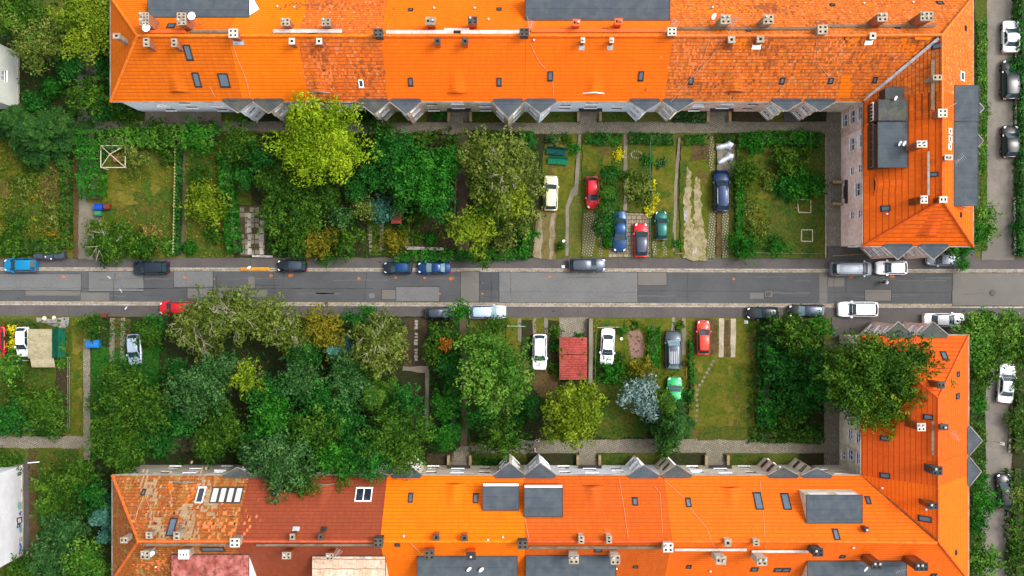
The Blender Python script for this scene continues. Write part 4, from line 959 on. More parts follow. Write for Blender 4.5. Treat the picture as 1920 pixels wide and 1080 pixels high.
ch(hI,232,1013,14,11,15.2,2,1,CONCR,CONCR); ch(hI,272,1041,18,16,15.4,2,2,CONCR,CONCR,1); ch(hI,331,1005,13,16,15.4,1,2,CONCR,CONCR); ch(hI,279,1004,13,12,15.2,1,2,CONCR,CONCR); ch(hI,440,1018,19,17,15.8,2,2,CONCR,WCAP); ch(hI,344,1040,20,17,15.4,3,1,CONCR,FRAME)
ch(hJ,548,1007,10,12,15.3,1,1,BRM,CONCR,lead=ZINC); ch(hJ,601,1007,9,12,15.3,1,1,BRM,SOOT,lead=DARKM); ch(hJ,537,1042,17,13,15.4,2,2,BRM,CONCR,1); ch(hJ,618,1044,15,13,15.4,2,2,BRM,CONCR,1); ch(hJ,709,1018,18,17,15.8,2,2,SOOT,SOOT)
ch(hK,818,1008,12,12,15.3,1,1,ORM,SOOT); ch(hK,871,1009,12,12,15.3,1,1,ORM,SOOT); ch(hK,805,1041,19,17,15.4,2,2,BRICK,SOOT); ch(hK,883,1043,18,15,15.4,1,1,ORM,DARKM,1); ch(hK,980,1022,20,16,15.8,2,2,SOOT,SOOT)
ch(hL,1090,1012,11,15,15.3,1,2,WCAP,CONCR,lead=ORM); ch(hL,1142,1012,11,15,15.3,1,2,WCAP,CONCR,lead=ORM); ch(hL,1076,1049,19,18,15.5,2,2,WCAP,CONCR,2); ch(hL,1154,1050,18,18,15.5,2,2,WCAP,CONCR,1); ch(hL,1253,1027,19,18,15.8,2,2,WCAP,WCAP,1)
ch(hM,1365,1018,13,14,15.3,1,1,WCAP,CONCR); ch(hM,1418,1018,12,12,15.3,1,2,WCAP,CONCR); ch(hM,1352,1051,20,16,15.5,2,1,WCAP,CONCR,1); ch(hM,1429,1053,20,16,15.5,2,2,WCAP,CONCR,2); ch(hM,1534,1036,20,16,15.8,2,2,SOOT,DARKM,1)
ch(hN,1624,993,10,10,14.2,1,1,BRM,DARKM,1); ch(hN,1644,1060,20,16,15.6,2,2,BRM,DARKM,2); ch(hN,1728,1063,26,16,15.6,3,2,BRM,DARKM,2); ch(hN,1750,949,20,12,15.8,2,2,BRM,DARKM,1); ch(hN,1758,883,20,17,15.9,2,2,SOOT,DARKM,1)
ch(hO,1728,801,16,15,15.6,2,2,BRM,WCAP,2); ch(hO,1771,801,16,12,15.4,1,1,BRM,SOOT,1); ch(hO,1765,722,14,14,15.6,2,1,BRM,SOOT)
# ---- skylights (px, py, along the eave, across)
for h, lst in ((hA,[(353,98,13,24),(369,149,13,23),(420,150,19,22),(321,49,15,11)]),(hB,[(677,156,9,12,'w'),(586,62,12,8)]),(hC,[(770,153,9,13),(936,153,9,13),(770,19,9,7),(936,18,9,7),(857,60,11,7)]),
    (hD,[(1032,142,10,15),(1202,142,10,15),(1135,57,10,8)]),(hE,[(1296,151,9,11),(1467,151,9,10),(1403,57,8,8),(1561,10,9,6)]),(hF,[(1558,151,9,9),(1641,149,8,9),(1763,6,12,8),(1683,52,9,5),(1758,86,11,14),(1810,53,9,5),(1804,143,17,12,'w')]),
    (hG,[(1751,327,9,13),(1661,391,11,13),(1801,403,9,5),(1781,246,11,9,'w'),(1781,261,12,9,'w'),(1780,275,11,9,'w')]),
    (hI,[(269,924,7,9),(376,929,14,25,'w'),(425,929,58,25,'b4'),(322,989,14,28),(399,1029,44,11)]),(hJ,[(514,925,9,10),(682,928,31,22,'w2'),(571,1020,9,5)]),(hK,[(770,934,9,15),(892,935,10,15),(745,1021,9,7)]),
    (hL,[(1191,941,10,12),(1122,1030,14,12),(1192,1062,9,6),(1170,1026,10,5)]),(hM,[(1291,943,10,14),(1422,940,15,27),(1474,941,15,26),(1292,1062,9,8),(1415,1067,13,10),(1467,1068,30,10,'g2')]),
    (hN,[(1628,939,9,12),(1568,1003,11,17),(1580,1043,10,7),(1660,892,10,14),(1735,973,11,18),(1792,1036,9,5),(1751,1077,10,6)]),(hO,[(1771,668,11,15),(1796,702,10,9),(1795,743,11,10),(1660,822,9,13),(1741,782,10,13)])):
    for s in lst: skylight(h, *s)
# ---- walkways, wires, dishes, aerials, vents
walkway(hB, 512, 641, 58, WALKW); walkway(hC, 724, 850, 60, WALKW); walkway(hC, 864, 975, 60, WALKW); walkway(hC, 833, 880, 55, WALKW, dz=.6, w=.22); walkway(hD, 996, 1248, 57, ORM, w=.34)
walkway(hE, 1270, 1534, 53, BOARD, w=.26); walkway(hF, 1553, 1755, 48, BOARD, w=.26); walkway(hA, 280, 348, 59, ORM, w=.3); walkway(hA, 357, 427, 59, BOARD, w=.26)
walkway(hF, 112, 206, 1749, BOARD, vert=True, w=.35); walkway(hG, 284, 366, 1741, GUTM, vert=True, w=.25); walkway(hI, 268, 430, 1021, BOARD, w=.26); walkway(hJ, 480, 700, 1022, BOARD, w=.24)
walkway(hL, 992, 1240, 1027, BOARD, w=.26); walkway(hM, 1265, 1400, 1031, WALKW, w=.26); walkway(hM, 1410, 1516, 1034, WALKW, w=.26); walkway(hO, 790, 853, 1749, BOARD, vert=True, w=.26)
cable(hA, [(432,70),(445,110),(462,150),(470,186)]); cable(hA, [(393,162),(404,184)]); cable(hD, [(994,82),(1010,115),(1027,134)]); cable(hD, [(1036,152),(1038,180)])
cable(hD, [(984,0),(992,50)], dz=.5); cable(hE, [(1335,58),(1320,110),(1296,146),(1255,194)], dz=.15); cable(hE, [(1370,56),(1330,112),(1298,146)], dz=.15); cable(hF, [(1530,70),(1534,120),(1560,150)])
cable(hL, [(1161,898),(1171,960),(1180,1024)]); cable(hL, [(984,970),(992,1012)]); cable(hL, [(1228,912),(1238,926),(1243,1018)]); cable(hM, [(1245,900),(1285,935),(1300,960),(1325,990),(1345,1040)]); cable(hM, [(1425,902),(1432,970),(1436,1040)])
cable(hG, [(1776,369),(1792,385),(1818,397)]); cable(hO, [(1714,632),(1715,652)]); cable(hI, [(269,930),(258,958),(254,975)]); cable(hI, [(272,930),(284,960),(282,985)]); cable(hK, [(766,1015),(792,1040)], dz=.2)
cable(hF, [(1770,205),(1800,190),(1818,170)], dz=.3)
dish(hA, 273, 51, 15.9); dish(hA, 358, 29, 16.2); dish(hG, 1686, 268, 12.6, .3); dish(hG, 1694, 268, 12.6, .3); dish(hF, 1678, 183, 12.6, .25); dish(hK, 878, 1066, 12.6, .3); dish(hK, 901, 1067, 12.6, .32); dish(hN, 1622, 1066, 12.8, .3); dish(hI, 283, 1037, 15.0, .35); dish(hE, 1337, 30, 14.6, .35)
aerial(hJ, 632, 1038, 15.8, 1.0, ln=.9); aerial(hG, 1800, 299, 15.4, .7); aerial(hO, 1792, 818, 13.5, 2.3); aerial(hN, 1690, 1070, 13.6, 0.3); aerial(hE, 1264, 44, 15.8, .9, ln=.8); aerial(hE, 1378, 40, 15.9, 1.2, ln=.9); aerial(hD, 996, 46, 15.9, 1.3, ln=.8)
for h, x, y in ((hC,814,15),(hC,890,15),(hC,916,36),(hB,520,12),(hB,552,13),(hE,1336,14),(hF,1620,6),(hF,1712,4),(hK,757,1005),(hK,943,1007),(hK,915,1012),(hL,1156,1066),(hN,1654,915),(hN,1600,1027),(hN,1736,955),(hI,292,1063),(hD,1001,75),(hG,1663,401),(hM,1332,1071)): vent(h, x, y)
# small clear details: old repair patches of newer tiles
def tile_patch(h, pts, mat):
    P = [onroof(*p) for p in pts]; k, PP = roofplane(P[0][0], P[0][1]); p = PP[k]
    mesh('new_tile_patch', [(v[0], v[1], pz(p, v[0], v[1])+.015) for v in P], [tuple(range(len(P)))], mat, h, uvs=[[uvof(p, v[0], v[1], 0) for v in P]])
tile_patch(hF, [(1578,140),(1598,140),(1594,183),(1571,183)], T['gold']); tile_patch(hF, [(1715,64),(1755,64),(1735,79),(1708,79)], T['gold'])
tile_patch(hI, [(315,908),(368,908),(360,935),(345,950),(322,946)], T['tang'])

# soot and lichen stained tiles around the older stacks
def stained(h, px, py, n, sx, sy, m, name='stained_tiles', sl=0.0):
    vs = []; fs = []; x0, y0, _ = onroof(px, py); k, PP = roofplane(x0, y0); p = PP[k]; al, up, nrm = planeframe(x0, y0); row = .42; wd = .22; used = set()
    for _ in range(n):
        a = random.gauss(0, sx); b_ = random.gauss(0, sy); a += sl*b_; i, j = round(a/wd), round(b_/row)
        if (i, j) in used: continue
        used.add((i, j)); c = Vector((x0, y0, pz(p, x0, y0)))+al*i*wd+up*j*row; ok = roofplane(c.x, c.y)[0] == k
        if not ok: continue
        q = len(vs); vs += [tuple(c+nrm*.02), tuple(c+al*wd*.95+nrm*.02), tuple(c+al*wd*.95+up*row*.92+nrm*.02), tuple(c+up*row*.92+nrm*.02)]; fs.append((q, q+1, q+2, q+3))
    mesh(name, vs, fs, m, h)['kind'] = 'stuff'
ST1 = M('sooty_tile', C(156,84,46), C(184,92,44), C(110,66,44), scale=1.2, fine=3, amt=.7); ST2 = M('lichen_tile', C(168,142,108), C(150,112,76), C(186,172,146), scale=1.5, fine=3, amt=.7); ST3 = M('faded_tile', C(236,128,70), C(230,118,56), C(220,140,96), scale=1.2, fine=3, amt=.6); ST4 = M('fresh_tile', C(250,128,20), C(240,120,20), scale=3)
for h, x, y, n, sx, sy, m, sl in ((hB,600,110,60,.5,1.6,ST1,.1),(hB,615,8,70,2.6,.5,ST1,0),(hB,600,140,70,.9,1.2,ST3,0),(hB,690,150,40,.8,1.6,ST1,0),(hE,1441,14,90,1.2,.6,ST1,0),(hE,1540,42,45,.8,.4,ST1,0),(hE,1430,90,35,.7,.6,ST1,0),(hE,1440,130,60,2.6,1.8,ST1,0),(hE,1300,110,50,1.6,1.6,ST3,0),(hE,1320,165,50,2,.8,ST1,0),
    (hF,1610,120,60,2,1.6,ST1,0),(hF,1560,95,40,1.2,1.0,ST3,0),(hF,1600,75,40,1.5,.4,ST4,0),(hE,1340,20,60,2,.6,ST4,0),(hF,1700,90,30,1,.6,ST4,0),(hE,1390,85,30,.6,.5,ST4,0),
    (hI,298,990,90,.5,1.2,ST2,-.5),(hI,352,970,200,.55,2.4,ST2,-.45),(hI,390,930,120,.45,1.8,ST2,-.4),(hI,285,910,80,.5,1.0,ST2,-.4),(hI,240,1000,50,.6,.5,ST1,0),(hI,330,985,60,.5,.6,ST1,0),(hI,400,960,90,2.4,1.6,ST1,0),(hI,270,960,70,1.4,1.6,ST1,0),(hI,300,1060,60,1.2,.7,ST3,0),(hI,420,985,60,1.4,1,ST3,0)):
    stained(h, x, y, n, sx, sy, m, sl=sl)

# ---- neighbours at the left edge
FACAD = M('smooth_cream_render', CW(196,198,190), CW(186,190,182), CW(204,204,200), scale=.5, fine=3, amt=.3)
def neighbour(name, label, x1, y0, y1, holes, mat, z=9.0):
    h = empty(name, (x1-4, (y0+y1)/2, GZ)); tag(h, label, 'building', 'pale buildings at the left edge')
    facade(h, (x1, y0), (0,1), (1,0), y1-y0, GZ-.1, z, holes, mat, deep=.15)
    shell(h, x1-12, x1, y0, y1, mat, 'nsw')
    MB().box(x1-12.2, x1+.2, y0-.2, y1+.2, z, z+.2).build('roof', GUTM, h)
    MB().box(x1, x1+.06, y0-.03, y1+.03, GZ-.1, .5).build('plinth', GREY, h)
    return h
nA = neighbour('apartment_building', 'cream end wall of a building at the left edge, upper, with one small window', W(37,0,0)[0], W(0,205,0)[1], W(0,100,0)[1], [(2.6,3.2,1.2,1.1)], FACAD)
nB = neighbour('apartment_building', 'pale grey end wall of a building at lower left, sprayed with blue graffiti', W(44,0,0)[0], W(0,1040,0)[1], W(0,871,0)[1], [], M('pale_grey_render', CW(200,200,202), CW(190,190,192), CW(178,178,180), scale=.5, fine=3, amt=.4))
INK = M('blue_spray_paint', C(70,90,150), rough=.7); INK2 = M('cyan_spray_paint', C(80,160,190), C(130,190,200), scale=4, rough=.7); INK3 = M('dark_spray_paint', C(50,44,60), rough=.7); INK4 = M('mint_spray_paint', C(140,196,176), rough=.7)
xg = W(44,0,0)[0]+.07
def gpt(px, py):
    z = max(.55, min(6, (H - (xg)/(px-960)*F))); return (xg+.02, (540-py)*(H-z)/F, z)
def scribble(pts, m, r=.05): MB().tube([gpt(*p) for p in pts], r, 4).build('graffiti', m, nB)
scribble([(32,972),(40,970),(41,979),(37,982),(36,988),(32,990),(33,982),(32,976),(32,972)], INK3, .06); scribble([(34,983),(39,981)], INK3, .08)
scribble([(32,888),(36,886),(40,885),(38,890),(35,891),(33,892)], INK, .05); scribble([(39,917),(41,920),(39,922)], INK3, .04)
scribble([(36,962),(38,966),(39,958)], INK, .1); scribble([(37,1020),(39,1024),(38,1030),(37,1034)], INK, .12); scribble([(37,1008),(40,1008),(40,1013),(37,1016),(37,1010)], INK, .03)
for pts, m in (([(37,984),(43,983),(42,998),(38,1000),(36,994)], INK2), ([(33,943),(40,941),(41,952),(37,956),(33,953)], INK4), ([(36,1018),(40,1018),(40,1030),(37,1033)], INK2)):
    mesh('graffiti', [(xg+.012,)+gpt(*p)[1:] for p in pts], [tuple(range(len(pts)))], m, nB)
# ---------------------------------------------------------------- vegetation
PEND = []      # things whose label names its neighbours, written at the end
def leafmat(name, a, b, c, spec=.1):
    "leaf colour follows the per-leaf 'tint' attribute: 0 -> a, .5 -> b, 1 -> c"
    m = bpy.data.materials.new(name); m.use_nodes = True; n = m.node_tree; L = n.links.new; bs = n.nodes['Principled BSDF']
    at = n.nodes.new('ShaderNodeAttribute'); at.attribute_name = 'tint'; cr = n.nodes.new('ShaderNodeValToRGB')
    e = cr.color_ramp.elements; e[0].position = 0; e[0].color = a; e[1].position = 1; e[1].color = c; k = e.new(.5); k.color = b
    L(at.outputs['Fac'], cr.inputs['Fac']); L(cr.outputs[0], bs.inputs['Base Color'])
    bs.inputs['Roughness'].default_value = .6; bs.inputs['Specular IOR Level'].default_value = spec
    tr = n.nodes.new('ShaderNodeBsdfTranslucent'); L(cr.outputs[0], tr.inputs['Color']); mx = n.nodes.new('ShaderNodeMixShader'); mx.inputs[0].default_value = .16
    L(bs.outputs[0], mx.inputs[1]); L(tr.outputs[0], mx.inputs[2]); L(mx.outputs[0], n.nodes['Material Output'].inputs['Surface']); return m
K = 1.0
PAL = {
 'yg': leafmat('yellow_green_leaf', C(74,108,6), C(116,148,14), C(156,180,34)),
 'lm': leafmat('lime_leaf', C(64,92,10), C(98,124,18), C(136,154,36)),
 'dg': leafmat('dark_green_leaf', C(14,62,14), C(26,86,22), C(54,122,40)),
 'mg': leafmat('mid_green_leaf', C(24,60,8), C(46,86,16), C(88,124,30)),
 'ol': leafmat('olive_leaf', C(58,78,18), C(86,106,32), C(128,140,62)),
 'fr': leafmat('fresh_green_leaf', C(30,78,12), C(60,110,26), C(108,150,52)),
 'bg': leafmat('blue_green_leaf', C(20,58,18), C(42,86,34), C(84,126,66)),
 'te': leafmat('teal_needle', C(26,70,56), C(52,104,86), C(96,146,126)),
 'sb': leafmat('silver_blue_leaf', C(66,94,88), C(102,130,124), C(150,176,170)),
 'co': leafmat('conifer_needle', C(16,54,20), C(34,78,26), C(74,112,40)),
 'br': leafmat('browning_leaf', C(72,82,14), C(104,104,20), C(140,126,30)),
 'ye': leafmat('yellow_flower', C(160,160,10), C(204,194,16), C(236,224,50)),
 'rb': leafmat('vivid_green_leaf', C(16,74,10), C(32,100,16), C(66,134,36)),
 'gr': leafmat('meadow_blade', C(66,92,16), C(98,112,28), C(140,140,48)),
 'dr': leafmat('dry_stem', C(100,92,34), C(130,112,50), C(168,150,84)),
 'or': leafmat('rust_leaf', C(120,70,20), C(160,96,28), C(190,130,44)),
}
NAMEC = {'yg':'yellow-green','dg':'dark green','mg':'mid green','ol':'olive green','fr':'fresh green','bg':'blue-green','sb':'silver-blue','co':'deep green','br':'browning','lm':'lime green','te':'teal green','ye':'bright yellow','rb':'vivid green','gr':'grass green','dr':'dry brown','or':'rust tinged'}
BARK = M('bark', C(92,80,64), C(72,62,50), C(120,110,94), scale=3); PBARK = M('pale_bark', C(168,160,142), C(140,132,112), scale=3)
def leaves(name, Cn, Nn, size, tint, mat, parent, origin, elong=1.5, kind=None):
    "one rhombic leaf per centre, facing its normal"
    n = len(Cn); r = rng.normal(size=(n,3)); N = Nn/np.linalg.norm(Nn, axis=1, keepdims=True)
    t = np.cross(N, r); t /= np.linalg.norm(t, axis=1, keepdims=True)+1e-9; b = np.cross(N, t)
    s = (size*rng.uniform(.6, 1.3, n))[:,None]; O = Cn-np.array(origin)
    v = np.stack([O-t*s*elong/2, O-b*s*.38+N*s*.08, O+t*s*elong/2, O+b*s*.38-N*s*.05], 1).reshape(-1,3)
    me = bpy.data.meshes.new(name); me.vertices.add(4*n); me.vertices.foreach_set('co', v.ravel())
    me.loops.add(4*n); me.loops.foreach_set('vertex_index', np.arange(4*n, dtype=np.int32))
    me.polygons.add(n); me.polygons.foreach_set('loop_start', np.arange(0, 4*n, 4, dtype=np.int32)); me.update(calc_edges=True)
    a = me.attributes.new('tint', 'FLOAT', 'POINT'); a.data.foreach_set('value', np.repeat(np.clip(tint, 0, 1), 4).astype(np.float32))
    me.materials.append(mat); o = link(bpy.data.objects.new(name, me), parent)
    if kind: o['kind'] = kind
    return o
def unit(n):
    v = rng.normal(size=(n,3)); return v/np.linalg.norm(v, axis=1, keepdims=True)
def crown_pts(c, R_, rz, style='b', dens=1.0, leaf=.30):
    "leaf centres, normals and tints for a crown"
    ph = rng.uniform(0, 6.28, 4); am = rng.uniform(.05, .13, 4)
    def rad(a): return 1+sum(am[i]*np.sin((i+2)*a+ph[i]) for i in range(4))
    P = []; N = []; T_ = []
    if style == 'r':    # clipped ball
        m = int(dens*9*R_*(R_+rz)/(leaf**2)); u = unit(m); u[:,2] = np.abs(u[:,2])*1.1-.2; a = np.arctan2(u[:,1], u[:,0])
        bump = 1+.07*np.sin(5*a+7*u[:,2]+ph[0])+.06*np.sin(9*a+ph[1])
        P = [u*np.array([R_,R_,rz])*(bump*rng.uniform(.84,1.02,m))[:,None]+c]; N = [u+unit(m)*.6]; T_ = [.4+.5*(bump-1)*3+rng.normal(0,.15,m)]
        return P[0], N[0], T_[0], (np.array([c]), np.array([.3]))
    if style in ('b', 's'):
        sp = ph[3]; R_ = R_*1.08; nb = int(np.clip(8+R_*2.2, 8, 22)); LL = []; RR = []; TT = []; DD = []
        for k in range(nb):     # boughs, each carrying clumps that shrink towards its tip
            a0 = k*2.399+rng.uniform(-.35,.35); el = rng.uniform(-.15, 1.25) if k > nb*.45 else rng.uniform(-.2, .5); ln = rng.uniform(.78, 1.16)*(1+.10*math.sin(3*a0+sp)); bt = rng.normal(.45,.15)
            dirv = np.array([math.cos(a0)*math.cos(el), math.sin(a0)*math.cos(el), math.sin(el)]); nc = int(3+R_*1.3)
            for j in range(nc):
                f = (j+.8)/nc; f = min(1, f+rng.uniform(-.06,.06)); lr_ = np.clip(R_*(.27-.13*f)*rng.uniform(.75,1.2), .22, 1.15); side = np.cross(dirv, [0,0,1]); side /= np.linalg.norm(side)+1e-6
                off = side*rng.normal(0, R_*.16*(.4+f)); q = (dirv*f*ln*.92)*np.array([R_,R_,rz])+off
                hor = math.hypot(q[0], q[1])/R_
                if hor > 1.12: continue
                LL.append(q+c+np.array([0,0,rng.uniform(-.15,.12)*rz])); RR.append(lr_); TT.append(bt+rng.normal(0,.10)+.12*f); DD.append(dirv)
        L_ = np.array(LL); lr = np.array(RR)
        for k in range(len(L_)):
            m = int(dens*9.5*(lr[k]**2)/(leaf**2)*.62); u = unit(m); u[:,2] = np.abs(u[:,2])*rng.uniform(.75,1.2,m)-.25
            sh = u*lr[k]*(rng.uniform(.5, 1.15, (m,1))**.5)*np.array([1,1,.75]); along = (sh@DD[k])[:,None]*DD[k]; sh = sh+along*.55
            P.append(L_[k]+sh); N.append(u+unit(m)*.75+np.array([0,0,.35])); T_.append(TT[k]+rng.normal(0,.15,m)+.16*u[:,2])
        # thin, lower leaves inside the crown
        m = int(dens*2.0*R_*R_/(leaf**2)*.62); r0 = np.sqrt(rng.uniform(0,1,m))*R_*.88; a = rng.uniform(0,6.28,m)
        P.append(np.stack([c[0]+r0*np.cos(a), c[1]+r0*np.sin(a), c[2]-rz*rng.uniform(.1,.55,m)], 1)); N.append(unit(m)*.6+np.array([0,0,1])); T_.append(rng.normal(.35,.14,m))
        cores = (L_, lr)
    else:   # conifer whorls: feathery branches running outwards and down
        nb = int(np.clip(26+R_*13, 30, 110)); L_ = []; 
        for k in range(nb):
            f = (k+.5)/nb; a = k*2.399+rng.uniform(-.3,.3); Lb = R_*(1-f**1.25*.93)*rng.uniform(.75,1.12)*rad(a)*.95; z0 = c[2]+rz*(-1+2*f)
            m = int(dens*max(14, Lb*95/(leaf/.3)**2*.55)); s = rng.uniform(.05,1,m)**.7; w = .10+.34*Lb*.35*(1-s)**.6+.12
            x = s*Lb; y = rng.normal(0,1,m)*w*.75; z = z0-.22*Lb*s**1.6+rng.normal(0,.07,m)+.1*Lb*(s>.8)*(s-.8)
            P.append(np.stack([c[0]+x*math.cos(a)-y*math.sin(a), c[1]+x*math.sin(a)+y*math.cos(a), z], 1))
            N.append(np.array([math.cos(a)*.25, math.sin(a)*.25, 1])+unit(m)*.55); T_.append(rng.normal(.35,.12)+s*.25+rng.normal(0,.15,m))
        cores = (np.array([[c[0],c[1],c[2]]]), np.array([.5]))
    return np.concatenate(P), np.concatenate(N), np.concatenate(T_), cores
def tree(px, py, rpx, h, pal, style='b', dens=1.0, leaf=.30, name=None, desc=None, oval=1.0):
    zc0 = h*.72; k = (H-zc0)/F; R_ = rpx*k; rz = min(R_*.72, h*.44) if style != 'c' else h*.44
    zc = h-rz; x, y, _ = W(px, py, zc); k = (H-zc)/F; R_ = rpx*k
    bush = h < 3.4
    nm = name or ('bush' if bush else ('conifer_tree' if style == 'c' else 'tree'))
    e = empty(nm, (x, y, GZ)); c = np.array([x, y, zc])
    if bush: zc = max(h*.45, .25); c[2] = zc; rz = max(h-zc, .25)
    P, N, T_, (LC, LR) = crown_pts(c, R_, rz, style, dens, leaf)
    if oval != 1: P[:,1] = y+(P[:,1]-y)*oval
    P[:,2] = np.maximum(P[:,2], GZ+.08)
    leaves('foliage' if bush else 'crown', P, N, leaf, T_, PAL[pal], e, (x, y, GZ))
    m = MB(); tr = max(.04, .035*h)
    if bush:
        for i in range(5):
            a = i*1.26; m.tube([(x+.05*math.cos(a), y+.05*math.sin(a), GZ), (x+R_*.45*math.cos(a), y+oval*R_*.45*math.sin(a), GZ+h*.6)], [.04,.015], 4)
        m.build('stem', BARK, e)
    else:
        top = (x, y, zc+rz*(.1 if style != 'c' else .85)); m.tube([(x, y, GZ), (x+.05, y, h*.3), top], [tr*1.25, tr, tr*.45], 8)
        idx = rng.permutation(len(LC))[:12 if h > 5 else 6]
        for i in idx:
            if style == 'c': break
            l = LC[i]; s = (x, y, h*.3+(zc-h*.3)*rng.uniform(.3,1)); l = tuple(np.array(s)*.3+l*.7); mid = ((s[0]+l[0])/2+rng.normal(0,.15), (s[1]+l[1])/2+rng.normal(0,.15), (s[2]+l[2])/2+.2)
            m.tube([s, mid, tuple(l)], [tr*.4, tr*.22, tr*.08], 5)
        m.build('trunk', BARK, e)
        if style == 's':
            b = MB()
            for i in range(int(4+R_*1.5)):
                a = rng.uniform(0, 6.28); r0 = R_*rng.uniform(.1,.55); p0 = Vector((x+r0*math.cos(a), y+r0*math.sin(a), zc+rz*.78*math.sqrt(max(0,1-(r0/R_)**2)))); 
                a2 = a+rng.normal(0,.6); ln = rng.uniform(.6,1.5)
                for j in range(3):
                    a3 = a2+rng.normal(0,.45); p1 = p0+Vector((math.cos(a3)*ln, math.sin(a3)*ln, rng.uniform(-.1,.35))); b.tube([p0, (p0+p1)/2+Vector((rng.normal(0,.08), rng.normal(0,.08), .05)), p1], [.026,.016,.006], 4)
            b.build('bare_branch', PBARK, e)
    tall = h > 8.5
    d = desc or (('small ' if rpx < 15 else 'large ' if rpx > 48 else '')+NAMEC[pal]+(' rounded bush' if bush and rpx < 30 else ' spreading shrub' if bush else ' layered conifer' if style == 'c' else ' open crowned tree with bare twigs' if style == 's' else ' leafy tree'))
    PEND.append((e, d, 'bush' if bush else 'tree', px, py, 'bushes in the gardens' if bush else 'trees in the gardens and along the lanes'))
    return e
def hedge(pts, wpx, h, pal, desc, dens=1.0, leaf=.24, lump=.25):
    k = (H-h)/F; P3 = [Vector(W(p[0], p[1], h*.7)[:2]) for p in pts]; w = wpx*k/2; mid = P3[len(P3)//2]
    e = empty('hedge', (mid.x, mid.y, GZ)); Ps = []; Ns = []; Ts = []; core = MB()
    for i in range(len(P3)-1):
        a, b = P3[i], P3[i+1]; L_ = (b-a).length; d = (b-a)/L_; s = Vector((-d.y, d.x)); m = int(dens*L_*(2*w+2*h)*1.5/(leaf**2)*1.15)
        t = rng.uniform(0, L_, m); q = rng.uniform(-1, 1, m)*(w+h*.6); top = np.abs(q) < w
        off = np.where(top, q, np.sign(q)*w); z = np.where(top, h, h-(np.abs(q)-w)/.6*1.0)
        lumpv = lump*np.sin(t*2.1+i)*np.cos(t*3.7+2*i)+rng.normal(0,.07,m); off = off*(1+lumpv*.45); z = np.maximum(z*(1+lumpv*.25)+rng.normal(0,.05,m), GZ+.1)
        x = a.x+d.x*t+s.x*off; y = a.y+d.y*t+s.y*off; Ps.append(np.stack([x,y,z],1)); nn = np.stack([s.x*np.where(top,0,np.sign(q)), s.y*np.where(top,0,np.sign(q)), np.where(top,1,.25)],1)
        Ns.append(nn+unit(m)*.7); Ts.append(.45+lumpv*1.1+rng.normal(0,.17,m))
        core.bar((a.x,a.y,h*.3), (b.x,b.y,h*.3), w*.5, h*.35)
    leaves('foliage', np.concatenate(Ps), np.concatenate(Ns), leaf, np.concatenate(Ts), PAL[pal], e, (mid.x, mid.y, GZ))
    core.build('stem', BARK, e)
    cx = sum(p[0] for p in pts)/len(pts); cy = sum(p[1] for p in pts)/len(pts)
    PEND.append((e, desc, 'hedge', cx, cy, 'hedges around the gardens')); return e
def inpoly(P, poly):
    x, y = P[:,0], P[:,1]; ins = np.zeros(len(P), bool); j = len(poly)-1
    for i in range(len(poly)):
        xi, yi = poly[i]; xj, yj = poly[j]
        c = ((yi > y) != (yj > y)) & (x < (xj-xi)*(y-yi)/(yj-yi+1e-12)+xi); ins ^= c; j = i
    return ins
def cover(name, pts, pal, per=9.0, h=.25, leaf=.2, clump=.5):
    "ground cover over a patch of the photo: one object nobody could count"
    poly = [W(p[0], p[1], .2)[:2] for p in pts]; a = np.array(poly); lo = a.min(0); hi = a.max(0); n = int(per*(hi[0]-lo[0])*(hi[1]-lo[1])/(leaf**2)*.12)
    P = rng.uniform(lo, hi, (n,2)); P = P[inpoly(P, poly)]
    f = np.sin(P[:,0]*1.7+np.sin(P[:,1]*1.3)*1.5)*np.sin(P[:,1]*2.1+np.sin(P[:,0]*.9)); P = P[rng.uniform(0,1,len(P)) < (1-clump)+clump*(f*.5+.5)]
    f = np.sin(P[:,0]*1.1)*np.sin(P[:,1]*1.4+P[:,0]*.5); m = len(P); z = .24+rng.uniform(0, h, m)*(1+.6*f)
    c = (lo+hi)/2; return leaves(name, np.column_stack([P, z]), unit(m)*.8+np.array([0,0,.8]), leaf, .45+.2*f+rng.normal(0,.18,m), PAL[pal], None, (0,0,0), elong=1.8, kind='stuff')

# ground cover
cover('ground_cover', rect(-60,262,136,484), 'gr', 10, .35); cover('ground_cover', rect(-60,262,136,484), 'mg', 3, .5); cover('ground_cover', [(70,300),(115,290),(116,400),(80,440)], 'dr', 4, .3)
cover('ground_cover', rect(192,310,330,484), 'gr', 3, .2, .16, .9); cover('ground_cover', rect(210,330,325,470), 'dr', 1.5, .2, .16, .9)
cover('ground_cover', rect(350,290,440,482), 'gr', 6, .3); cover('ground_cover', rect(440,290,470,384), 'mg', 6, .3)
cover('ground_cover', rect(499,250,856,482), 'mg', 6, .5, .24); cover('ground_cover', rect(760,400,856,468), 'dr', 1.2, .2, .16)
cover('ground_cover', rect(881,252,1000,484), 'mg', 7, .4)
for r_ in (rect(1024,262,1060,330), rect(1092,262,1146,400), rect(1176,300,1219,398), rect(1222,270,1266,470), rect(1305,262,1340,484)): cover('grass', r_, 'gr', 1.6, .1, .13, 1)
cover('grass', rect(1382,252,1547,484), 'gr', 2.5, .15, .15, .8); cover('grass', rect(1382,252,1547,484), 'rb', 1.4, .15, .15, 1); cover('ground_cover', rect(1382,300,1440,470), 'mg', 5, .4, .22)
cover('ground_cover', rect(-60,598,132,690), 'mg', 4, .3); cover('grass', rect(46,690,104,812), 'rb', 2.5, .1, .15); cover('grass', rect(134,600,155,815), 'gr', 2, .1, .15, .9)
cover('ground_cover', rect(-60,690,46,812), 'mg', 8, .5)
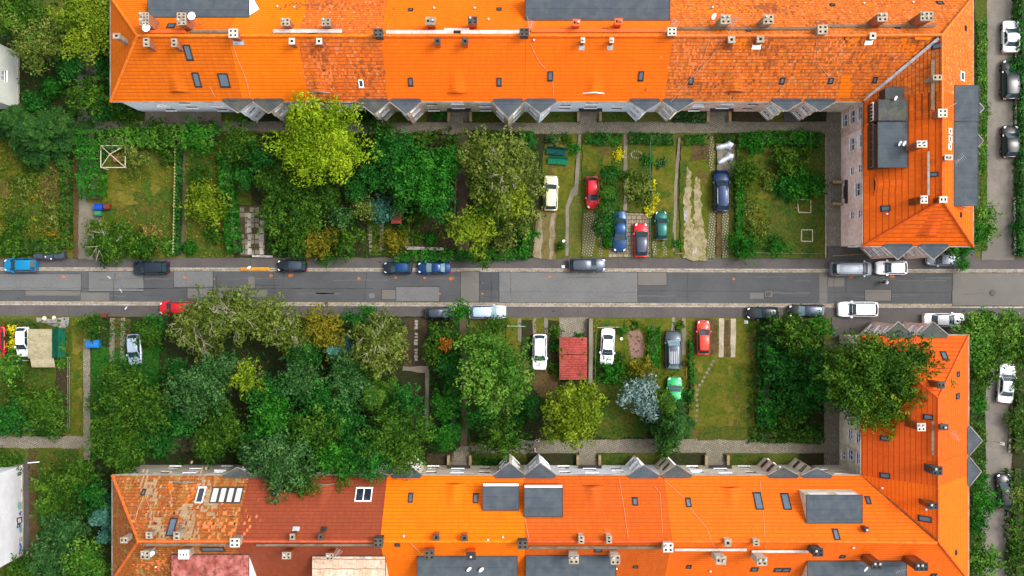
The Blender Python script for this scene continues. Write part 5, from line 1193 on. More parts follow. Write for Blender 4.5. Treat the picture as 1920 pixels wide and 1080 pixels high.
cover('ground_cover', rect(172,600,310,860), 'rb', 8, .25, .18, .3); cover('ground_cover', rect(310,600,756,870), 'dg', 5, .4, .26)
cover('ground_cover', rect(804,690,861,850), 'rb', 7, .4, .2); cover('ground_cover', rect(878,690,1000,850), 'dg', 6, .4, .22); cover('ground_cover', rect(804,597,861,690), 'mg', 7, .4, .2)
cover('ground_cover', rect(949,600,1048,730), 'mg', 2, .2, .18, .9); cover('grass', rect(1110,600,1212,700), 'mg', 3, .2, .18, .9)
cover('grass', rect(1120,690,1215,822), 'rb', 5, .15, .18, .5); cover('grass', rect(1212,690,1292,822), 'mg', 5, .2, .18); cover('grass', rect(1294,670,1424,822), 'gr', 4, .1, .13, .9); cover('grass', rect(1294,670,1424,822), 'dr', .8, .1, .12, .9)
cover('ground_cover', rect(1400,600,1544,830), 'dg', 8, .5, .24); cover('ground_cover', rect(1290,600,1300,800), 'rb', 7, .4, .18)
cover('ground_cover', rect(54,842,158,900), 'mg', 3, .2, .18, .8); cover('ground_cover', rect(70,880,215,1110), 'dg', 7, .5, .26)
cover('grass', rect(1828,40,1850,470), 'rb', 7, .2, .16, .2); cover('ground_cover', rect(1816,600,1842,1110), 'mg', 7, .4, .22)
for x0, x1, y0, y1 in ((882,974,205,227),(1122,1190,205,226),(1024,1086,207,228),(1118,1178,851,864),(1358,1438,851,864),(884,975,851,872)): cover('grass', rect(x0,y0,x1,y1), 'rb', 5, .12, .15)
cover('ground_cover', rect(-60,-40,205,250), 'dg', 6, .5, .24); cover('ground_cover', rect(181,190,270,226), 'dg', 9, .8, .24)

cover('grass', [(1294,330),(1304,330),(1302,400),(1300,450),(1296,400)], 'gr', 7, .15, .14, .3); cover('grass', rect(1280,300,1326,480), 'gr', 1.4, .12, .14, .8)
# hedges
hedge([(-20,464),(60,464),(118,462)], 26, 1.6, 'mg', 'leafy mid green hedge along the pavement'); hedge([(124,280),(124,465)], 17, 1.3, 'mg', 'long upright garden hedge')
hedge([(168,245),(168,300),(172,372)], 40, 2.6, 'rb', 'broad vivid green hedge'); hedge([(190,262),(300,258),(405,256)], 38, 2.4, 'fr', 'wide leafy hedge along the cobbled walk')
hedge([(336,282),(332,478)], 9, 1.2, 'dg', 'narrow dark hedge beside the pale picket fence'); hedge([(420,290),(432,400),(440,474)], 24, 1.8, 'rb', 'vivid green hedge beside the paved driveway')
hedge([(740,482),(850,480),(990,476)], 20, 1.1, 'rb', 'low trimmed hedge along the pavement'); hedge([(982,425),(984,480)], 22, 1.2, 'rb', 'short vivid green hedge block'); hedge([(886,256),(1000,258)], 20, 1.4, 'mg', 'leafy hedge along the cobbled walk')
hedge([(1098,258),(1165,262)], 20, .9, 'rb', 'low planted border hedge'); hedge([(1180,258),(1262,262)], 20, 1.0, 'dg', 'dark planted border hedge'); hedge([(1284,262),(1326,262)], 18, .9, 'rb', 'short clipped fern hedge'); hedge([(1344,258),(1376,258)], 16, .9, 'mg', 'short clipped border hedge')
hedge([(1384,262),(1470,258),(1540,262)], 26, 1.4, 'rb', 'loose green border hedge'); hedge([(1386,330),(1386,480)], 15, 1.3, 'rb', 'ragged upright garden hedge')
hedge([(1226,612),(1226,690)], 22, 1.4, 'rb', 'vivid green hedge strip'); hedge([(1295,640),(1297,740)], 8, 1.0, 'rb', 'thin green hedge strip')
hedge([(1440,610),(1440,720),(1436,800)], 38, 1.8, 'dg', 'broad dark hedge bordering the sunny lawn'); hedge([(1409,815),(1540,818)], 26, 1.0, 'mg', 'low hedge beside the cobbled walk')
hedge([(1840,40),(1840,240),(1838,330)], 17, 1.0, 'fr', 'narrow hedge beside the right lane'); hedge([(1922,-30),(1926,220),(1924,480)], 36, 1.6, 'dg', 'dark hedge at the right edge of the photo'); hedge([(1826,640),(1828,780),(1826,1100)], 34, 1.5, 'mg', 'leafy mid green lane hedge')
hedge([(1916,730),(1912,850)], 30, 1.5, 'mg', 'green hedge right of the lane'); hedge([(1912,880),(1914,1100)], 44, 1.6, 'mg', 'broad green hedge right of the lane')
hedge([(1262,217),(1322,218)], 22, 1.0, 'bg', 'low blue-green planting'); hedge([(1640,466),(1690,470)], 0.1+3, .4, 'dg', 'tiny planting strip')
hedge([(60,825-12),(120,813)], 8, .8, 'mg', 'low hedge edging the lower left path'); hedge([(845,620),(850,700),(848,830)], 30, 1.8, 'dg', 'tall dark hedge beside the shaded footpath')
hedge([(890,865),(975,868)], 12, .8, 'rb', 'low planted border'); hedge([(820,245),(822,250)], 50, 1.6, 'mg', 'short hedge by the shaded footpath')

# trees and bushes: px, py, radius px, height, palette, style
TREES = [
 # upper left
 (38,28,52,9,'mg','b'),(68,82,52,9,'ol','b'),(168,34,70,10,'lm','b'),(128,120,34,6,'dg','b'),(170,176,42,6,'mg','b'),(192,120,24,5,'dg','b'),(96,162,22,3,'rb','r'),
 (64,252,80,9,'co','c'),(20,228,50,8,'co','c'),(190,200,34,5,'dg','b'),(64,194,30,3,'dg','b'),(232,212,28,2.6,'mg','b'),(150,70,30,6,'mg','b'),
 (50,345,26,1.6,'ol','b'),(98,405,24,1.8,'ol','s'),(30,420,26,1.5,'mg','b'),(60,310,22,1.4,'mg','b'),(110,440,20,1.5,'br','b'),(15,455,26,2,'mg','b'),(60,370,9,1,'br','b'),
 (205,455,46,3.8,'mg','s'),(262,460,36,2.6,'mg','b'),(280,435,20,2,'dr','s'),(180,430,26,3,'ol','s'),(312,462,18,1.8,'fr','b'),(250,300,30,3.4,'ol','b'),(310,290,24,3,'mg','b'),
 (375,255,38,3.4,'rb','b'),(300,250,34,3.2,'mg','b'),(250,250,26,2.8,'fr','b'),(385,380,44,4.2,'lm','b'),(370,330,26,3,'mg','b'),(354,465,14,1.2,'rb','r'),(400,440,22,2,'mg','b'),
 (450,270,40,5,'mg','b'),(462,330,26,4.5,'dg','b'),(452,300,20,2.5,'mg','b'),(490,300,34,6,'dg','b'),(520,345,46,6.5,'mg','b'),(520,410,40,5.5,'mg','b'),(570,390,44,6,'mg','b'),
 (548,440,40,4.5,'mg','b'),(600,455,36,4,'br','b'),(612,370,28,5,'mg','r'),(640,410,26,5,'bg','b'),(650,455,34,3.6,'mg','b'),(668,350,30,6,'dg','b'),(520,462,16,1.6,'rb','b'),(560,480,18,2,'bg','b'),(612,482,20,1.8,'rb','b'),(572,452,14,2,'br','b'),
 (602,264,86,12.5,'yg','b'),(740,290,50,8,'dg','b'),(800,330,60,9,'rb','b'),(760,345,48,8,'dg','b'),(720,250,30,5,'mg','b'),(820,380,38,7,'dg','b'),(840,300,34,7,'rb','b'),(700,330,32,7,'dg','b'),(680,390,26,5,'ol','b'),
 (712,392,30,4.4,'te','b'),(742,396,16,4.2,'bg','b'),(775,408,24,3,'mg','b'),(738,452,28,2.6,'br','b'),(758,436,16,1.8,'mg','b'),(808,448,14,1.6,'rb','r'),(784,446,12,1,'mg','b'),(790,262,26,3,'mg','b'),(848,262,18,4,'mg','b'),(760,270,20,3,'dg','b'),
 (940,325,74,9.5,'ol','s'),(905,285,44,7.5,'ol','b'),(955,370,40,8.5,'lm','b'),(962,400,46,6.5,'ol','b'),(885,430,46,7.5,'lm','b'),(905,478,26,5.5,'mg','b'),(980,270,28,4,'dg','b'),(1000,440,10,1,'rb','b'),(940,455,20,3,'ol','s'),(915,400,30,7,'mg','b'),
 (1036,262,14,1.2,'bg','b'),(1076,278,12,1,'rb','b'),(1060,262,12,1,'mg','b'),(1052,462,10,1.4,'mg','b'),(1142,330,20,3.6,'dg','r'),(1140,362,20,3.6,'rb','r'),(1138,395,24,4,'dg','r'),(1132,425,22,4,'dg','r'),(1141,436,11,1.6,'rb','r'),(1140,455,11,1.6,'rb','r'),(1150,318,14,3,'mg','b'),
 (1198,355,34,2.6,'ol','s'),(1222,345,8,1.2,'ye','b'),(1225,375,12,1.4,'ye','b'),(1219,395,10,1.3,'ye','b'),(1215,300,12,1.6,'rb','b'),(1270,457,9,1,'rb','b'),(1128,262,14,1.2,'bg','b'),(1240,306,10,.9,'bg','b'),(1160,290,10,.8,'ye','b'),(1170,330,12,1,'mg','b'),
 (1398,320,30,3.2,'mg','b'),(1395,460,30,3.2,'rb','b'),(1400,385,24,1.5,'ol','b'),(1475,300,34,3.2,'mg','b'),(1500,345,40,2.6,'rb','b'),(1410,270,26,2.2,'rb','b'),(1470,350,30,2.4,'dg','b'),(1458,460,24,2.4,'rb','b'),(1420,430,26,1.6,'ol','b'),(1440,340,24,1.4,'ol','b'),(1510,270,26,1.8,'mg','b'),(1530,345,22,2,'rb','b'),
 (1290,215,14,1.3,'bg','b'),(1112,205,6,.8,'rb','b'),(455,215,16,1.8,'rb','b'),(816,216,8,1,'rb','b'),(829,216,6,1,'rb','b'),(546,218,26,3,'dg','b'),(700,232,16,2,'rb','b'),(680,215,14,2.4,'mg','b'),
 # right lane, upper
 (1846,400,26,4,'fr','b'),(1800,470,26,5,'rb','b'),(1822,442,30,5.5,'rb','b'),(1852,430,22,5,'fr','b'),(1812,496,14,3,'rb','b'),(1845,210,14,1.5,'mg','b'),(1916,120,22,3,'dg','b'),(1916,430,22,2,'dg','b'),
 # lower left
 (10,632,12,1.5,'mg','b'),(20,620,11,1.5,'ye','b'),(22,645,10,1.4,'ye','b'),(10,690,34,3.6,'fr','b'),(32,700,18,2.4,'mg','b'),(80,775,50,5,'mg','b'),(30,740,26,3,'mg','b'),(20,790,36,5,'dg','b'),(112,655,10,1.1,'fr','b'),(112,682,10,1.1,'fr','b'),(10,870,30,3,'mg','b'),
 (170,610,28,4,'mg','b'),(276,622,30,4.5,'mg','b'),(292,610,26,4,'dg','b'),(277,632,14,3,'fr','b'),(180,760,22,4,'mg','b'),
 (356,612,40,8,'ol','s'),(395,590,52,9.5,'ol','s'),(455,590,56,10,'ol','s'),(380,640,40,7,'ol','s'),(510,600,44,8.5,'ol','b'),(545,625,42,8,'ol','s'),(600,610,42,8,'br','b'),(620,640,30,7,'br','b'),(665,600,26,6,'dg','b'),(690,585,16,5,'rb','b'),
 (712,640,58,9.5,'ol','s'),(650,690,40,8,'bg','b'),(628,655,28,8.6,'te','c'),(720,680,24,7,'ol','b'),(580,660,30,7,'dg','b'),
 (230,735,56,8,'mg','b'),(285,770,46,8,'mg','b'),(210,810,46,7,'mg','b'),(250,700,34,5,'dg','b'),(300,820,40,6,'dg','b'),(375,735,60,10,'bg','b'),(462,712,36,9.5,'lm','b'),(420,690,34,8,'bg','b'),(500,740,40,9,'dg','b'),(420,800,50,8,'mg','b'),(390,840,34,7,'mg','b'),
 (520,790,50,10,'rb','b'),(490,830,44,9,'dg','b'),(560,720,44,9,'bg','b'),(600,750,40,9,'dg','b'),(640,790,52,10,'dg','b'),(655,740,44,9.5,'bg','b'),(700,745,52,10.5,'mg','c'),(590,820,56,11.5,'mg','b'),(742,822,66,12.5,'mg','b'),(760,760,40,9,'dg','b'),(690,850,50,12,'dg','b'),(640,860,48,11.5,'rb','b'),
 (532,872,60,13,'bg','b'),(480,850,40,9,'bg','b'),(570,905,30,12,'mg','b'),(330,700,30,6,'dg','b'),(340,790,34,7,'dg','b'),(560,670,30,7,'co','b'),
 (828,625,26,4,'mg','b'),(815,660,26,4,'mg','b'),(838,646,13,4.3,'or','b'),(840,690,30,4.5,'dg','b'),(832,760,30,5,'rb','b'),(826,820,30,4.5,'rb','b'),(863,583,24,5.5,'rb','b'),(890,640,34,5.5,'mg','b'),(855,640,12,2.4,'or','b'),(930,612,24,3.4,'mg','b'),
 (935,705,72,11.5,'fr','b'),(905,660,44,9,'fr','b'),(940,820,44,7,'mg','b'),(900,780,34,5,'dg','b'),(1000,765,26,4.5,'dg','r'),(972,788,16,3,'dg','r'),(1042,622,14,2,'mg','b'),(1040,650,10,1.6,'dg','b'),(1038,690,12,1.6,'mg','b'),
 (1075,785,60,9.5,'lm','b'),(1092,742,36,7,'lm','b'),(1055,760,34,8,'lm','b'),(1168,620,10,1.4,'rb','b'),(1145,698,30,2.6,'rb','b'),(1175,690,13,2,'br','b'),(1206,694,26,3.4,'br','b'),(1160,672,14,1.5,'mg','b'),(1192,742,34,5.5,'sb','b'),(1218,770,26,5,'sb','b'),(1216,722,20,4.5,'sb','b'),
 (1262,800,56,9,'co','c'),(1250,765,34,6.5,'mg','c'),(1290,745,14,2,'dg','b'),(1085,632,8,1,'rb','b'),(1120,680,6,1,'mg','b'),(1250,830,30,6,'co','b'),(1192,610,8,.8,'mg','b'),(1272,612,9,.8,'mg','b'),
 # lower right
 (1462,612,32,4.5,'mg','b'),(1537,612,26,5,'rb','b'),(1500,630,40,5.5,'mg','b'),(1470,680,40,5,'dg','b'),(1500,740,44,4.5,'dg','b'),(1480,790,36,2.8,'mg','b'),(1440,780,24,2.4,'rb','b'),(1530,680,32,6,'dg','b'),
 (1580,690,54,11,'mg','b'),(1600,705,58,13,'mg','b'),(1655,680,64,14.5,'mg','b'),(1625,752,56,13,'mg','b'),(1700,730,60,14,'mg','b'),(1668,772,48,13,'lm','b'),(1722,782,38,12.5,'mg','b'),(1742,752,38,12.5,'mg','b'),(1716,672,40,13,'mg','b'),(1752,776,34,12.5,'mg','b'),(1748,712,38,13,'mg','b'),(1762,745,26,12,'mg','b'),(1550,715,40,9.5,'dg','b'),(1585,745,40,11,'mg','b'),
 (1850,640,62,9,'fr','b'),(1900,650,46,8.5,'mg','b'),(1838,610,34,7,'rb','b'),(1890,610,34,8,'fr','b'),(1840,700,32,6,'mg','b'),(1835,760,18,4,'rb','b'),
 (1846,938,30,4.5,'rb','b'),(1838,900,20,4,'rb','b'),(1830,980,26,3.5,'dg','b'),(1848,1050,34,4.5,'fr','b'),(1825,1050,24,4,'mg','b'),(1912,1040,26,3,'mg','b'),(1911,790,22,3,'mg','b'),(1912,720,18,3,'mg','b'),(1912,930,24,3,'ol','b'),
 # lower left corner
 (110,920,48,6,'mg','b'),(150,890,40,6,'mg','b'),(175,930,34,7,'dg','b'),(90,960,30,5,'fr','b'),(120,1000,48,6.5,'bg','b'),(160,1050,46,7,'fr','b'),(95,1050,46,6,'bg','b'),(196,965,38,8.5,'te','c'),(205,1000,28,7,'te','c'),(40,1072,40,4,'mg','b'),(190,1075,24,6,'mg','b'),
 (225,855,40,7,'mg','b'),(260,830,34,6,'mg','b'),
]
for t in TREES: 
    px, py, r_, h, pal, st = t
    lf = .235 if r_ > 30 else .2 if r_ > 16 else .16
    tree(px, py, r_, h, pal, st, dens=1.0, leaf=lf)
# ---------------------------------------------------------------- vehicles
LM = [('the end house with the amber hipped roof',300,120),('the gold and weathered roofed house',585,120)]
def paint(name, c, metal=.25, rough=.28):
    if name in MATS: return MATS[name]
    m = bpy.data.materials.new(name); m.use_nodes = True; b = m.node_tree.nodes['Principled BSDF']
    b.inputs['Base Color'].default_value = c; b.inputs['Metallic'].default_value = metal; b.inputs['Roughness'].default_value = rough
    b.inputs['Coat Weight'].default_value = .15; b.inputs['Specular IOR Level'].default_value = .35; b.inputs['Coat Roughness'].default_value = .12; MATS[name] = m; return m
CGL = glassm('car_glass', C(44,62,68), .05); CGLP = glassm('sky_reflecting_pale_glass', C(120,148,156), .12)  # the paler glass has the sky's reflection painted into its base colour
RUB = M('tyre_rubber', C(34,34,36), rough=.8); RIM = M('alloy_rim', C(150,152,156), rough=.35, metal=.7); TRIM = M('black_trim', C(32,32,36), rough=.5)
LAMP = M('headlamp_lens', CW(214,220,224), rough=.15, spec=.8); TAIL = M('tail_lamp_lens', C(176,16,16), rough=.2); PLATE = M('number_plate', C(210,210,206), rough=.5); CHR = M('silver_rail', C(176,180,186), rough=.3, metal=.6)
SHAPES = { # hood end, roof front, roof rear, tail glass end (fractions from the front), roof height, deck
 'hatch':   dict(a=.24, b=.43, c=.86, d=.97, zr=1.46, zb=.92, deck=0),
 'sedan':   dict(a=.26, b=.44, c=.70, d=.83, zr=1.42, zb=.92, deck=1),
 'estate':  dict(a=.25, b=.41, c=.88, d=.975, zr=1.47, zb=.92, deck=0),
 'suv':     dict(a=.24, b=.39, c=.88, d=.975, zr=1.72, zb=1.08, deck=0),
 'van':     dict(a=.15, b=.30, c=.92, d=.985, zr=1.92, zb=1.12, deck=0),
}
def car(px, py, Lpx, Wpx, ang, shape, pmat, label, roof=None, glass=None, rails=False, z0=.13, rack=False):
    k = (H-1.0)/F; L_ = Lpx*k; Wd = Wpx*k*.94; S = SHAPES[shape]; zb, zr = S['zb'], S['zr']
    x, y, _ = W(px, py, 1.0); e = empty('parked_car', (x, y, z0), R(ang)); tag(e, label, 'car', 'cars parked along the street, lanes and gardens'); glass = glass or CGL
    X = lambda f: L_/2-f*L_
    hw = lambda f: Wd/2*(1-.20*max(0,(.16-f)/.16)**2.0-.13*max(0,(f-.86)/.14)**2.2)
    # lower body: lofted rings
    fr = [0,.012,.04,.10,.17,S['a'],.34,.45,.55,.65,.75,.84,.91,.96,.988,1]
    ts = [-1,-.97,-.86,-.6,-.3,0,.3,.6,.86,.97,1]; vs = []; fs = []
    def ztop(f):
        if f < S['a']: return .62+(zb-.62)*(min(1,f/S['a']))**.42
        if S['deck'] and f > S['d']: return zb+.03-.10*((f-S['d'])/(1-S['d']))
        return zb
    def rowpts(f):
        w = hw(f); bul = .06 if f in (0,1) else 0; zt = ztop(f) if f not in (0,) else .58; zt = zt-.3 if f == 1 else zt; r = [(X(f), -w*.93, .22)]; r.append((X(f), -w, .45))
        r.append((X(f), -w, min(zt-.08,.72)))
        for t in ts: r.append((X(f), w*t*.985, zt-.10*abs(t)**3.5+.035*(1-t*t)))
        r += [(X(f), w, min(zt-.08,.72)), (X(f), w, .45), (X(f), w*.93, .22)]; return r
    rings = [rowpts(f) for f in fr]; n = len(rings[0])
    for r in rings: vs += r
    for i in range(len(rings)-1):
        for j in range(n-1): a = i*n+j; fs.append((a, a+1, a+n+1, a+n))
        fs.append((i*n+n-1, i*n, (i+1)*n, (i+1)*n+n-1))
    fs.append(tuple(range(n))); fs.append(tuple((len(rings)-1)*n+j for j in reversed(range(n))))
    body = mesh('body', vs, fs, pmat, e, world=False, smooth=True)
    es = body.modifiers.new('edge', 'EDGE_SPLIT'); es.split_angle = R(42)
    # cabin hull
    wb, wr = Wd/2*.90, Wd/2*.72; a, b, c, d = X(S['a']), X(S['b']), X(S['c']), X(S['d'])
    hv = []; hf = []; prof = [(a, zb-.04, wb, .0), (a*.55+b*.45, zb+(zr-zb)*.52, wb*.5+wr*.5, .02), (b, zr-.03, wr, .03), (b+(c-b)*.35, zr+.02, wr*1.01, .03), (b+(c-b)*.7, zr+.01, wr*.99, .03), (c, zr-.05, wr*.93, .03), (c*.5+d*.5, zb+(zr-zb)*.52, (wb*.95+wr*.93)/2, .02), (d, zb-.04, wb*.93, 0)]
    tt = [-1,-.93,-.7,-.35,0,.35,.7,.93,1]
    for (xx, zz, ww, cr) in prof:
        curve = .07*L_/4.4*(1 if xx > (b+c)/2 else -1)
        rr = [(xx, -ww-(zz-zb)*0-(wb-ww)*0, zz-.02)]
        hv += [(xx-curve*(t*t), ww*t, zz+cr*(1-t*t)-.03*abs(t)**6) for t in tt]
    m_ = len(tt)
    for i in range(len(prof)-1):
        for j in range(m_-1): q = i*m_+j; hf.append((q, q+1, q+m_+1, q+m_))
    # sides of the cabin down to the belt
    for sgn, j in ((-1,0),(1,m_-1)):
        base = len(hv); hv += [(hv[i*m_+j][0], sgn*wb*(.99 if 0 < i < len(prof)-1 else .97), zb-.05) for i in range(len(prof))]
        for i in range(len(prof)-1): hf.append((i*m_+j, (i+1)*m_+j, base+i+1, base+i))
    cab = mesh('cabin', hv, hf, roof or pmat, e, world=False, smooth=True); es = cab.modifiers.new('edge', 'EDGE_SPLIT'); es.split_angle = R(30)
    # glass laid 1 cm proud of the hull
    def slope(x0_, z0_, w0, x1_, z1_, w1, name, inset=.06, sg=1):
        cv = .07*L_/4.4*sg; V_ = []; Fc = []; nn = 6; nrm = Vector((z1_-z0_, 0, -(x1_-x0_))).normalized(); nrm = -nrm if nrm.z < 0 else nrm
        for i in range(3):
            t = (.06, .5, .95)[i]; xx = x0_+(x1_-x0_)*t; zz = z0_+(z1_-z0_)*t; ww = (w0+(w1-w0)*t)*.91
            for j in range(nn+1): u = -1+2*j/nn; V_.append((xx-cv*(u*u)*.83+nrm.x*.035, ww*u, zz+.022*(1-u*u)+nrm.z*.035))
        for i in range(2):
            for j in range(nn): q = i*(nn+1)+j; Fc.append((q, q+1, q+nn+2, q+nn+1))
        return mesh(name, V_, Fc, glass, e, world=False, smooth=True)
    slope(a, zb, wb, b, zr-.02, wr, 'windshield', sg=1); slope(d, zb+.02, wb*.93, c, zr-.04, wr*.93, 'rear_window', sg=-1)
    for s in (-1, 1):
        g = MB(); xs = [a+(b-a)*.42, b-.05, (b+c)/2+.03, (b+c)/2-.03, c+.08, c+(d-c)*.45]; lo = zb+.02; hi = zr-.10
        def P(xx, z_, ex=.02): f = (z_-zb)/(zr-zb); return (xx, s*(wb*(1-f)+wr*f+ex), z_)
        g.add([P(xs[0],lo), P(xs[2],lo), P(xs[2],hi), P(xs[1],hi)], [(0,1,2,3)]); g.add([P(xs[3],lo), P(xs[5],lo), P(xs[4],hi), P(xs[3],hi)], [(0,1,2,3)])
        g.build('side_window', CGL, e, world=False)
        mi = MB().box(a-.42, a-.22, s*(wb+.04)-.0 if s > 0 else -wb-.20, s*(wb+.20) if s > 0 else -wb-.04, zb-.02, zb+.12); mi.build('wing_mirror', pmat, e, world=False)
        hl = MB(); w0 = hw(.03); hl.obox((X(.012), s*w0*.62, .60), (-.20,0,.06), (-.10*1,s*w0*.30,0), (0,0,.13)); hl.build('headlight', LAMP, e, world=False)
        tl = MB(); w1 = hw(.985); tl.obox((X(1)+.0-.015, s*w1*.66, .68), (.14,0,0), (0,s*w1*.30,0), (0,0,.17)); tl.build('tail_light', TAIL, e, world=False)
        for f in (.19, .80):
            wl = MB(); yy = s*(Wd/2-.10); q = Vector((X(f), yy, .31)); wl.tube([q-Vector((0,.1,0)), q+Vector((0,.115,0))], .31, 18); w_ = wl.build('wheel', RUB, e, world=False)
            rm = MB(); rm.tube([q+Vector((0,s*.08,0)), q+Vector((0,s*.122,0))], .2, 12); rm.build('rim', RIM, w_, world=False)
            MB().tube([q+Vector((0,-.12*s,0)), q+Vector((0,s*.103,0))], .37, 18).build('wheel_arch', TRIM, e, world=False)
        if rails: 
            r_ = MB(); r_.tube([(b-.25, s*wr*.92, zr+.03), (b-.4, s*wr*.93, zr+.08), (c+.35, s*wr*.90, zr+.08), (c+.2, s*wr*.88, zr+.03)], .028, 6); r_.build('roof_rail', CHR, e, world=False)
        dl = MB(); dl.box(X(.60)-.008, X(.60)+.008, s*Wd/2*.997-.004, s*Wd/2*.997+.004, .3, zb-.08); dl.box(X(.27)-.008, X(.27)+.008, s*Wd/2*.997-.004, s*Wd/2*.997+.004, .3, zb-.08); dl.build('door_seam', TRIM, e, world=False)
    if rack:
        r_ = MB()
        for i in range(5): yy = -wr*.62+wr*1.24*i/4; r_.box(c+.15, b-(b-c)*.28, yy-.045, yy+.045, zr+.06, zr+.09)
        r_.build('roof_rack', CHR, e, world=False)
    MB().box(X(0)-.01, X(0)+.025, -.26, .26, .36, .47).build('number_plate', PLATE, e, world=False)
    MB().box(X(0)-.03, X(0)+.012, -hw(0)*.6, hw(0)*.6, .5, .58).build('grille', TRIM, e, world=False)
    MB().box(X(S['a'])-.02, X(S['a'])+.10, -wb*.8, wb*.8, zb-.03, zb+.008).build('wiper_cowl', TRIM, e, world=False)
    # boot or tailgate seam
    return e
PS2 = paint('pearl_paint', C(236,238,242), .1, .35); PW = paint('white_paint', CW(232,234,238), .05, .3); PS = paint('silver_paint', C(150,158,168), .3, .4); PB = paint('black_paint', C(16,18,24), .0, .3); PG = paint('graphite_paint', C(72,80,92), .5, .3)
PN = paint('navy_paint', C(8,34,74), .4, .25); PBL = paint('blue_paint', C(8,60,108), .4, .28); PR = paint('red_paint', C(206,14,28), .1, .3); PO = paint('orange_red_paint', C(216,54,30), .1, .3)
PC = paint('azure_paint', C(8,134,186), .4, .28); PGN = paint('dark_teal_paint', C(14,92,84), .4, .3); PGB = paint('bright_green_paint', C(24,160,84), .2, .3); PBE = paint('champagne_paint', C(224,220,180), .3, .3); PLB = paint('ice_blue_paint', C(192,210,228), .4, .3); PDB = paint('petrol_paint', C(16,32,46), .1, .3); PDK = paint('slate_roof_paint', C(64,74,90), .4, .25)
RA = .004
CARS = [
 (37,497,62,27,180,'hatch',PC,'bright azure hatchback on the upper kerb at the left edge',None,0),
 (282,502,66,27,181,'suv',PDB,'dark petrol car on the upper kerb, left of the yellow kerb beam',None,0),
 (547,498,55,24,180,'hatch',PB,'black hatchback half under shrubs on the upper kerb',PDK,0),
 (746,502,53,25,180,'hatch',PDB,'small dark car with blue roof, left of the blue saloon',PBL,0),
 (814,502,62,24,180,'sedan',PBL,'mid blue saloon on the upper kerb below the browning tree',None,0),
 (1101,497,70,27,1,'estate',PG,'slate grey estate car facing right on the upper kerb',None,0),
 (1597,504,78,28,0,'van',PS,'silver van with ribbed roof beside the white car',None,0),
 (1673,502,58,27,180,'hatch',PW,'white hatchback facing left below the pointed bay of the pink house',None,0),
 (1768,487,58,24,178,'hatch',PS,'silver-grey car tucked under the bay and tree near the right lane',None,0),
 (328,578,61,27,180,'hatch',PR,'red hatchback on the lower kerb beside the twiggy trees',None,0),
 (826,587,58,23,0,'hatch',PDB,'dark car with grey-blue roof behind the pavement tree',PG,0),
 (914,585,70,27,0,'estate',PLB,'ice blue estate car facing right beside the pavement tree',None,0),
 (1431,587,60,25,180,'hatch',PB,'black hatchback at the end of the lower pavement',PDB,0),
 (1513,583,67,26,180,'estate',PB,'black estate car with pale windshield above a leafy tree',PDK,0),
 (1610,580,75,30,180,'estate',PW,'large white estate car on the lower kerb',None,0),
 (1771,600,77,27,0,'sedan',PS2,'silver saloon facing right above the red-orange wing roof',None,0),
 (1033,362,66,28,89,'estate',PBE,'champagne coloured car on the earth drive',None,0),
 (1111,361,60,26,-88,'hatch',PR,'red car nosed downwards beside the round bushes',None,0),
 (1162,434,76,28,-90,'sedan',PBL,'blue car facing the street on the slab drive',None,0),
 (1202,450,64,28,90,'hatch',PR,'red car with dark roof on the slab drive',PDK,0),
 (1240,423,54,25,91,'hatch',PGN,'small dark teal car beside the yellow flowers',None,0),
 (1352,358,78,31,90,'suv',PN,'big navy off-roader with silver roof rails',None,1),
 (1012,660,67,28,-90,'estate',PW,'white estate car left of the red corrugated shed',None,0),
 (1139,650,69,27,-93,'sedan',PW,'white saloon right of the red corrugated shed',None,0),
 (1262,656,72,31,90,'suv',PG,'graphite off-roader with silver roof slats',None,2),
 (1319,633,64,26,90,'hatch',PO,'orange-red hatchback left of the two concrete strips',None,0),
 (1265,738,62,30,90,'hatch',PGB,'bright green car half hidden beneath the dark conifer',None,0),
 (252,655,58,27,-86,'hatch',PLB,'pale blue-white hatchback beside the two garden wheel strips',None,0),
 (42,641,56,24,-89,'hatch',PW,'white hatchback beside the beige canopy',None,0),
 (-4,645,66,28,-90,'hatch',PR,'red car cut off by the left edge near yellow flowers',None,0),
 (1897,68,60,34,90,'sedan',PS2,'silver saloon at the top of the right lane',None,0),
 (1896,149,74,36,90,'estate',PB,'long black estate in the right lane between two other cars',None,0),
 (1896,265,60,34,90,'hatch',PB,'compact black hatchback, lowest in the upper right lane',None,0),
 (1888,719,74,31,85,'sedan',PS2,'silver saloon in the lower right lane below the leafy tree',None,0),
 (1885,921,66,31,94,'hatch',PB,'black hatchback in the lower right lane',None,0),
]
for i, c in enumerate(CARS):
    z0 = .07 if 500 < c[1] < 581 else .125
    if c[1] < 470 or c[1] > 610: z0 = .24 if 900 < c[0] < 1400 or c[0] < 300 else .17
    car(c[0], c[1], c[2], c[3], c[4], c[5], c[6], c[7], roof=c[8], rails=c[9] > 0, rack=c[9] == 2, z0=z0, glass=CGLP if i in (13,4,11,24) else None)
van = [o for o in bpy.data.objects if o.get('label','').startswith('silver van')][0]
r_ = MB()
for i in range(8): yy = -.62+1.24*i/7; r_.box(-1.7, .95, yy-.03, yy+.03, 1.90, 1.945)
r_.build('roof_rib', M('roof_rib_grey', C(120,126,136), rough=.5), van, world=False)

